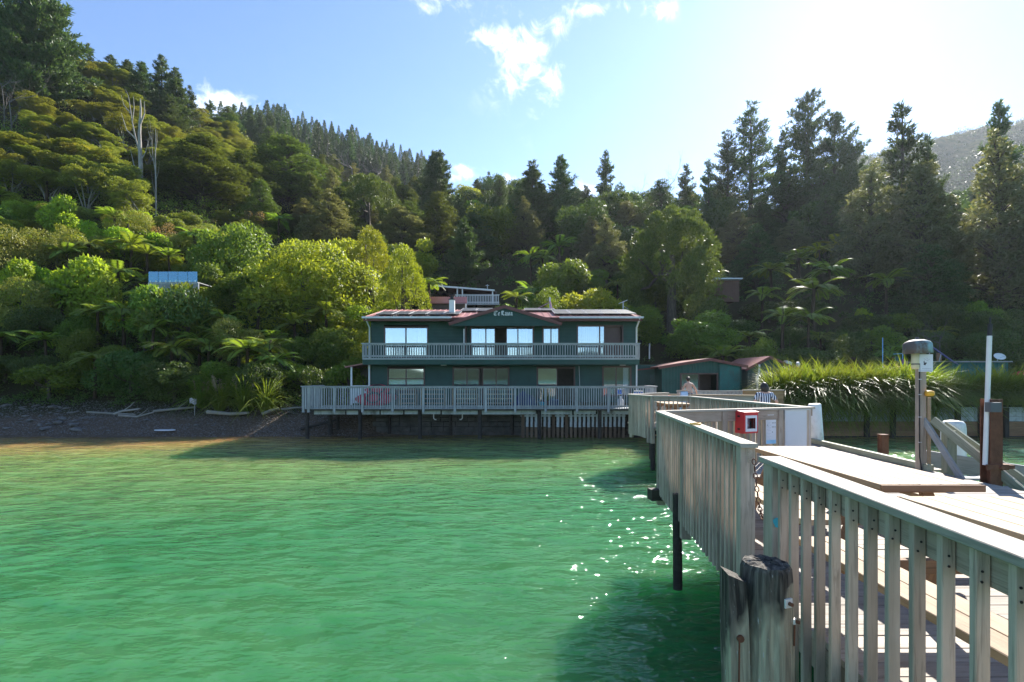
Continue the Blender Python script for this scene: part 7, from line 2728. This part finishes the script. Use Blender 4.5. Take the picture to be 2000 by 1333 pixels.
CB = make_clump(M['lf_mid'], 240, 2.0, 0.95, 0.022)
for (px, d, s, lab) in ((430, 29.3, 1.0, "big toetoe grass clump with pale plumes over the beach"), (478, 29.2, 1.05, "dark arching grass clump at the beach, next to the plumed one"),
                        (520, 29.0, 1.0, "dark arching grass clump at the beach nearest the lodge deck"), (395, 29.6, .8, "small plumed grass clump behind the white stake")):
    x = xw(px, d)
    t = put('grass_clump', CB, None, Matrix.Translation((x, d, gz(x, d) - 0.05)) @ Matrix.Rotation(rnd.uniform(0, 6.28), 4, 'Z') @ Matrix.Diagonal((s, s, s, 1)))
    tag(t, lab, "grass clump")
    if 'plume' in lab:
        c = bpy.data.objects.new('plumes', PLM)
        COL.objects.link(c)
        c.parent = t
        c.scale = (0.8, 0.8, 0.75)
        c['kind'] = 'stuff'
t = put('flax_plant', CB, None, Matrix.Translation((xw(28, 36), 36, gz(xw(28, 36), 36))) @ Matrix.Diagonal((0.9, 0.9, 1.05, 1)))
tag(t, "spiky flax plant above the shaded bank near the photo's edge", "flax plant")

# ================================================================== beach things
def rock_mesh(r):
    bm = bmesh.new()
    bmesh.ops.create_icosphere(bm, subdivisions=1, radius=1.0)
    for v in bm.verts:
        v.co = Vector((v.co.x * r[0], v.co.y * r[1], v.co.z * r[2])) * rnd.uniform(0.75, 1.2)
    me = bpy.data.meshes.new("rock")
    bm.to_mesh(me)
    bm.free()
    me.materials.append(M['rock'])
    return me


RK = [rock_mesh((1, 0.7, 0.35)) for _ in range(6)]
nr = 0
while nr < 90:
    px = rnd.uniform(-40, 580) if nr > 40 else rnd.uniform(-20, 190)
    d = rnd.uniform(27.2, 29.6)
    x = xw(px, d)
    s = rnd.choice((0.08, 0.1, 0.12, 0.16, 0.25)) * (1.5 if px < 170 else 0.9)
    o = put('rock', RK[nr % 6], None, Matrix.Translation((x, d, gz(x, d) + s * 0.06)) @ Matrix.Rotation(rnd.uniform(0, 6.28), 4, 'Z') @ Matrix.Diagonal((s, s, s, 1)))
    tag(o, (told_apart(('large ' if s > 0.2 else 'small ' if s < 0.12 else '') + 'grey rock on the dark beach', px, 738 + (EYE - 0.3) * 1000 / d) if s > 0.14 else None) or "small grey rock lying loose on the dark beach", "rock", "loose rocks on the beach")
    nr += 1
gv = []
n = 9000
px = rng.uniform(-60, 720, n)
d = rng.uniform(26.9, 30.2, n)
x = (px - 1000) * d / 1000
z = ground_z(x, d)
s = rng.uniform(0.012, 0.04, n)
Q = np.array([(1, 0, 0), (0, 1, 0), (-1, 0, 0), (0, -1, 0), (0, 0, 0.7)], float)
an = rng.uniform(0, 6.28, n)
base = np.stack([x, d, z], -1)
V = []
for q in Q:
    xx = (q[0] * np.cos(an) - q[1] * np.sin(an)) * s * 1.3
    yy = (q[0] * np.sin(an) + q[1] * np.cos(an)) * s
    V.append(base + np.stack([xx, yy, q[2] * s], -1))
V = np.stack(V, 1).reshape(-1, 3)
b5 = np.arange(n)[:, None] * 5
F = np.concatenate([b5 + np.array(f)[None] for f in ((0, 1, 4), (1, 2, 4), (2, 3, 4), (3, 0, 4))], 0)
sh_m = mat_plain("pale_shingle", (0.20, 0.19, 0.18), 0.85, 0.2, 0, 0.5, 40)
tag(put('shingle', np_mesh('shingle', V, np.full(len(F), 3), F.ravel(), sh_m)), "grey shingle scattered over the dark beach", "shingle", kind="stuff")

for (pts, r, lab) in ([[(170, 815, 28.9), (215, 812, 28.8), (265, 813, 28.7)], 0.06, "thin pale driftwood branch lying along the beach, nearest the rocks"],
                      [[(222, 813, 28.7), (240, 803, 28.9), (275, 799, 29.0), (262, 806, 28.8)], 0.07, "curved forked driftwood branch on the beach"],
                      [[(232, 815, 28.6), (268, 815, 28.5), (300, 806, 28.8)], 0.06, "low driftwood branch under the curved forked one"],
                      [[(300, 804, 28.9), (345, 799, 29.0), (382, 796, 29.1)], 0.08, "long pale driftwood log sloping up the beach by the white stake"],
                      [[(405, 805, 28.6), (450, 809, 28.5), (486, 807, 28.6)], 0.11, "thick bleached driftwood log below the grass clumps"],
                      [[(512, 809, 28.4), (530, 802, 28.5), (545, 798, 28.6)], 0.09, "short driftwood stump close to the lodge deck"],
                      [[(550, 800, 28.6), (575, 797, 28.7), (592, 796, 28.7)], 0.06, "slim driftwood pole beside the lodge deck's corner"]):
    mb = MB()
    P_ = []
    for (px, py, d) in pts:
        q = W(px, py, d)
        q.z = max(gz(q.x, d) + r * 0.6, q.z)
        P_.append(q)
    mb.tube(P_, [r * 1.1, r * 0.9, r * 0.7, r * 0.35][:len(P_)] if len(P_) > 2 else r, 7)
    if 'forked' in lab or 'sloping' in lab:
        mb.tube([P_[1], P_[1] + Vector((0.35, 0.1, 0.28)), P_[1] + Vector((0.55, 0.15, 0.5))], [r * 0.5, r * 0.35, r * 0.15], 6)
    tag(mb.build('driftwood', M['drift']), lab, "driftwood")
bo = W(323, 844.5, 27.3)
flt = thing('flat_board', "pale blue-white board lying flat at the water's edge", "board", (bo.x, 27.3, gz(bo.x, 27.3) + 0.05))
mb = MB()
mb.add([(1.0 * 0.52 * math.cos(a) * (1 if math.cos(a) > 0 else 1.1), 0.26 * math.sin(a), zz) for zz in (0, 0.05) for a in np.linspace(0, 2 * math.pi, 18, endpoint=False)],
       [tuple(reversed(range(18))), tuple(range(18, 36))] + [(k, (k + 1) % 18, 18 + (k + 1) % 18, 18 + k) for k in range(18)])
mb.build_at('deck', M['paper'], flt)
stk = thing('stake', "thin stake with pale cloth scrap tied on top, on the beach", "stake", (xw(380, 28.7), 28.7, gz(xw(380, 28.7), 28.7)))
mb = MB()
mb.tube([(0, 0, -0.2), (0.01, 0, 0.55), (0.0, 0, 0.95)], 0.022, 6)
mb.build_at('pole', M['wood_blue'], stk)
mb = MB()
vs = []
for i in range(6):
    for k in range(4):
        vs.append((-0.28 + 0.4 * i / 5, 0.05 * math.sin(i * 2), 0.95 - 0.1 * k + 0.05 * math.sin(i * 1.3)))
mb.add(vs, [(i * 4 + k, i * 4 + k + 1, (i + 1) * 4 + k + 1, (i + 1) * 4 + k) for i in range(5) for k in range(3)])
mb.build_at('cloth', M['ink_grey'], stk)
slope_log = MB()
slope_log.tube([Vector((-11.3, 27.4, 0.35)), Vector((-9.3, 27.6, 0.85))], [0.07, 0.05], 7)
tag(slope_log.build('fallen_pole', M['wood_dark']), "dark fallen pole leaning across the beach under the deck's corner", "pole")

# ================================================================== shore platform furniture
ZS = ZJ
picnic_table("far picnic table on the shore platform seen through the open balustrade", 5.35, 6.2, 17.6, 19.3, ZS, True, True, group=None)


def low_wall(label, p0, p1, h, mat='wood_deck', capm='wood_table'):
    p0, p1 = Vector((*p0, ZS)), Vector((*p1, ZS))
    t = thing('low_wall', label, "low wall", p0)
    n = 3
    for k in range(n):
        z = h * (k + 0.5) / n
        board('plank', p0 + Vector((0, 0, z)), p1 + Vector((0, 0, z)), 0.05, h / n - 0.01, M[mat], t)
    board('cap', p0 + Vector((0, 0, h + 0.025)), p1 + Vector((0, 0, h + 0.025)), 0.22, 0.045, M[capm], t)
    L = (p1 - p0).length
    for s in np.linspace(0.1, L - 0.1, max(2, int(L / 1.5))):
        p = p0 + (p1 - p0).normalized() * s + Vector((0, 0.08, 0))
        board('post', p, p + Vector((0, 0, h)), 0.1, 0.1, M[mat], t, up=(0, 1, 0))
    return t


low_wall("low timber planter wall behind the bare-backed person", (7.1, 23.6), (10.6, 22.0), 0.85)
low_wall("brown timber wall behind the person in striped shirt", (10.55, 23.4), (12.4, 23.4), 1.05, 'wood_brown', 'wood')
balustrade('balustrade', "dim balustrade across the shore in front of the wide gabled shed", [(8.2, 25.4), (12.2, 25.4)], ZS, cap_h=1.0, pitch=0.2, bw=0.05, side=-1, mats=('wood_blue', 'wood_blue', 'wood_blue'))
rc = thing('red_crate', "orange-red crate on the shore platform next to the lodge deck", "crate", (xw(1301, 21.6), 21.6, ZS))
mb = MB()
mb.box((0, 0, 0.42), (0.30, 0.3, 0.84))
mb.build_at('body', M['orange_red'], rc)
mb = MB()
mb.box((0, 0, 0.87), (0.34, 0.34, 0.06))
mb.build_at('lid', M['red'], rc)


# ================================================================== people
def skin_body(name, joints, edges, mat, root=0, levels=2):
    """joints: (x,y,z,r) ; returns a mesh grown with the Skin modifier"""
    me = bpy.data.meshes.new(name + "_cage")
    me.from_pydata([j[:3] for j in joints], edges, [])
    o = bpy.data.objects.new(name + "_cage", me)
    COL.objects.link(o)
    sk = o.modifiers.new("skin", 'SKIN')
    sk.use_smooth_shade = True
    for v, j in zip(me.skin_vertices[0].data, joints):
        r = j[3]
        v.radius = (r, r) if not isinstance(r, tuple) else r
    me.skin_vertices[0].data[root].use_root = True
    ss = o.modifiers.new("sub", 'SUBSURF')
    ss.levels = levels
    ss.render_levels = levels
    bpy.context.view_layer.update()
    dg = bpy.context.evaluated_depsgraph_get()
    out = bpy.data.meshes.new_from_object(o.evaluated_get(dg))
    out.name = name
    bpy.data.objects.remove(o)
    out.materials.clear()
    out.materials.append(mat)
    return out


def person(label, x, y, z, face, H, pose, shirt=None, lower='denim', hair_long=False):
    """face: direction the chest points (degrees, 0 = away from the camera). Joints in metres for a 1.75 m body, scaled to H."""
    s = H / 1.75
    t = thing('person', label, "person", (x, y, z))
    MXp = Matrix.Translation((x, y, z)) @ Matrix.Rotation(R(face), 4, 'Z') @ Matrix.Scale(s, 4)
    lean = pose.get('lean', 0.0)
    tw = lambda h: lean * max(0, h - 0.95) / 0.5      # forward shift (y) by height
    J = [(0, tw(.97), 0.97, (0.15, 0.115)),                      # 0 pelvis
         (0, tw(1.12), 1.12, (0.135, 0.10)), (0, tw(1.30), 1.30, (0.16, 0.115)), (0, tw(1.42), 1.42, (0.14, 0.10)),  # 1 waist 2 chest 3 upper chest
         (0, tw(1.50), 1.50, 0.058), (0, tw(1.56) + 0.015, 1.565, 0.062),   # 4 neck 5 skull base
         (0, tw(1.62) + 0.025, 1.64, (0.078, 0.092)), (0, tw(1.7) + 0.02, 1.715, (0.06, 0.07)),  # 6 head 7 crown
         ]
    E = [(0, 1), (1, 2), (2, 3), (3, 4), (4, 5), (5, 6), (6, 7)]
    HANDS = []
    for sgn_, key in ((-1, 'L'), (1, 'R')):
        sh = (0.185 * sgn_, tw(1.42), 1.42)
        el = pose[key][0]
        wr = pose[key][1]
        n0 = len(J)
        J += [(*sh, 0.062), (*el, 0.043), (*wr, 0.03), tuple(Vector(wr) + (Vector(wr) - Vector(el)).normalized() * 0.07) + (0.033,)]
        E += [(3, n0), (n0, n0 + 1), (n0 + 1, n0 + 2), (n0 + 2, n0 + 3)]
        HANDS.append((Vector(wr), (Vector(wr) - Vector(el)).normalized(), sgn_))
        kn, an_ = pose.get('leg' + key, ((0.10 * sgn_, 0.02, 0.50), (0.11 * sgn_, -0.02, 0.09)))
        n1 = len(J)
        J += [(0.095 * sgn_, 0, 0.88, 0.095), (*kn, 0.06), (*an_, 0.042), (an_[0] * 1.08, an_[1] + 0.13, 0.035, (0.045, 0.03))]
        E += [(0, n1), (n1, n1 + 1), (n1 + 1, n1 + 2), (n1 + 2, n1 + 3)]
    me = skin_body('body', J, E, M['skin'])
    bm = bmesh.new()
    bm.from_mesh(me)
    me2 = MB()
    for wr, dr, sg_ in HANDS:       # five fingers rooted inside each palm, bent at the knuckles
        side = dr.cross(Vector((0, 1, 0.2))).normalized()
        for f, (off, ln) in enumerate(((-0.03, .062), (-0.010, .072), (0.010, .068), (0.028, .052))):
            a = wr + dr * 0.075 + side * off
            b = a + dr * ln * 0.55
            c = b + (dr + Vector((0, 0.4, -0.5))).normalized() * ln * 0.5
            me2.tube([a - dr * 0.02, b, c], [0.0095, 0.0085, 0.006], 6)
        a = wr + dr * 0.03 - side * 0.03
        me2.tube([a, a - side * 0.03 + dr * 0.03, a - side * 0.035 + dr * 0.06], [0.012, 0.0105, 0.008], 6)
    tmp = me2.mesh("f", M['skin'])
    bm.from_mesh(tmp)
    # nose and ears
    hd = Vector((0, tw(1.62) + 0.025, 1.635))
    for (cx, cy, cz, rx, ry, rz) in ((0, 0.098, -0.005, 0.014, 0.022, 0.024), (-0.08, 0, 0, 0.012, 0.024, 0.033), (0.08, 0, 0, 0.012, 0.024, 0.033), (0, 0.088, -0.055, 0.024, 0.012, 0.01)):
        r_ = bmesh.ops.create_icosphere(bm, subdivisions=2, radius=1.0)
        for v in r_['verts']:
            v.co = Vector((v.co.x * rx, v.co.y * ry, v.co.z * rz)) + hd + Vector((cx, cy, cz))
    bm.to_mesh(me)
    bm.free()
    for p in me.polygons:
        p.use_smooth = True
    put('body', me, t, MXp)
    eb = MB()
    for sx in (-1, 1):
        eb.lathe([(0, -0.012), (0.012, 0), (0, 0.012)], 8, tuple(hd + Vector((0.033 * sx, 0.086, 0.018))))
    eb.build('eyes', M['black'], t, MXp)

    def shell(nm, cj, ce, mat):
        put(nm, skin_body(nm, cj, ce, M[mat]), t, MXp)
    # hair: cap over the back of the skull
    bm = bmesh.new()
    bmesh.ops.create_icosphere(bm, subdivisions=3, radius=1.0)
    for v in bm.verts:
        c = v.co.copy()
        k = 1 + 0.07 * math.sin(c.x * 17) * math.cos(c.z * 13 + c.y * 9)
        v.co = Vector((c.x * 0.094, c.y * 0.108, c.z * 0.115)) * k + hd + Vector((0, -0.018, 0.035))
        if hair_long and c.z < 0.1 and c.y < 0.35:
            v.co.x *= 1.3 + 0.12 * math.sin(c.z * 9 + c.x * 5)
            v.co.z -= 0.17 * (0.1 - c.z) + 0.01
            v.co.y -= 0.025
    kill = [v for v in bm.verts if v.co.y - hd.y > 0.045 and v.co.z - hd.z < 0.055]
    bmesh.ops.delete(bm, geom=kill, context='VERTS')
    mh = bpy.data.meshes.new('hair')
    bm.to_mesh(mh)
    bm.free()
    mh.materials.append(M['hair'])
    for p in mh.polygons:
        p.use_smooth = True
    put('hair', mh, t, MXp)
    n1s = {}
    cj = [(0, tw(1.02), 1.04, (0.16, 0.125)), (0, tw(.95), 0.95, (0.165, 0.13))]
    ce = [(0, 1)]
    for sgn_, key in ((-1, 'L'), (1, 'R')):
        kn, an_ = pose.get('leg' + key, ((0.10 * sgn_, 0.02, 0.50), (0.11 * sgn_, -0.02, 0.09)))
        n1 = len(cj)
        hip = Vector((0.095 * sgn_, 0, 0.87))
        k_ = hip.lerp(Vector(kn), 0.85)
        cj += [(*hip, 0.115), (*k_, 0.09)]
        ce += [(1, n1), (n1, n1 + 1)]
    shell('shorts', cj, ce, lower)
    if shirt:
        cj = [(0, tw(.98), 0.98, (0.175, 0.14)), (0, tw(1.12), 1.12, (0.165, 0.125)), (0, tw(1.30), 1.30, (0.18, 0.135)), (0, tw(1.43), 1.43, (0.155, 0.115))]
        ce = [(0, 1), (1, 2), (2, 3)]
        for sgn_, key in ((-1, 'L'), (1, 'R')):
            sh = Vector((0.19 * sgn_, tw(1.42), 1.42))
            el = Vector(pose[key][0])
            n0 = len(cj)
            cj += [(*sh, 0.08), (*sh.lerp(el, 0.8), 0.068)]
            ce += [(3, n0), (n0, n0 + 1)]
        shell('shirt', cj, ce, shirt)
    return t


person("bare-backed person with short dark hair leaning on the far balustrade corner", 8.05, 23.2, ZS, 8, 1.66,
       {'lean': 0.10, 'L': ((-0.29, 0.12, 1.17), (-0.26, 0.34, 1.02)), 'R': ((0.33, 0.02, 1.18), (0.42, 0.10, 0.95))})
person("person with dark wavy hair in navy and white striped shirt on the walkway", 6.63, 13.4, ZS, -6, 1.50,
       {'lean': 0.06, 'L': ((-0.30, 0.05, 1.17), (-0.20, 0.27, 1.10)), 'R': ((0.36, 0.0, 1.18), (0.30, 0.22, 1.02))}, shirt='stripes', hair_long=True)
tl = thing('cloth_figure', "pale blue cloth shape standing in for a bending person beside the bare-backed one", "cloth_figure", (xw(1336, 22.4), 22.4, ZS))  # draped cloth shape added in place of a second, bending person in blue
mb = MB()
vs = []
for i in range(9):
    for k in range(9):
        u, v = i / 8, k / 8
        hgt = 1.12 - abs(v - 0.35) * 1.5
        vs.append(((u - 0.5) * 0.30 + 0.02 * math.sin(k), (v - 0.35) * 0.28 + 0.03 * math.sin(i * 1.9) * v, max(0.05, hgt)))
mb.add(vs, [(i * 9 + k, i * 9 + k + 1, (i + 1) * 9 + k + 1, (i + 1) * 9 + k) for i in range(8) for k in range(8)], True)
mb.build_at('cloth', M['cloth_figure'], tl)
trk = thing('cloth_rail', "short timber rail holding the pale blue cloth shape", "rail", (xw(1336, 22.4), 22.4, ZS))
board('crossbar', (xw(1336, 22.4) - 0.3, 22.4, ZS + 1.08), (xw(1336, 22.4) + 0.3, 22.4, ZS + 1.08), 0.05, 0.05, M['wood'], trk)
for sx in (-1, 1):
    board('post', (xw(1336, 22.4) + 0.27 * sx, 22.4, ZS), (xw(1336, 22.4) + 0.27 * sx, 22.4, ZS + 1.05), 0.06, 0.06, M['wood'], trk, up=(0, 1, 0))

# ================================================================== the air
mbh = MB()
mbh.box((0, 270, 117), (1800, 660, 242))
hz_m, hz_nt, hz_out = new_mat("sea_haze")
pv_ = hz_nt.nodes.new('ShaderNodeVolumePrincipled')
pv_.inputs['Color'].default_value = (0.80, 0.88, 1.0, 1)
pv_.inputs['Density'].default_value = 0.00014
pv_.inputs['Anisotropy'].default_value = 0.45
hz_nt.links.new(pv_.outputs[0], hz_out.inputs['Volume'])
hz = mbh.build('haze', hz_m)
tag(hz, "thin bright sea haze fading the far hill", "haze", kind="stuff")
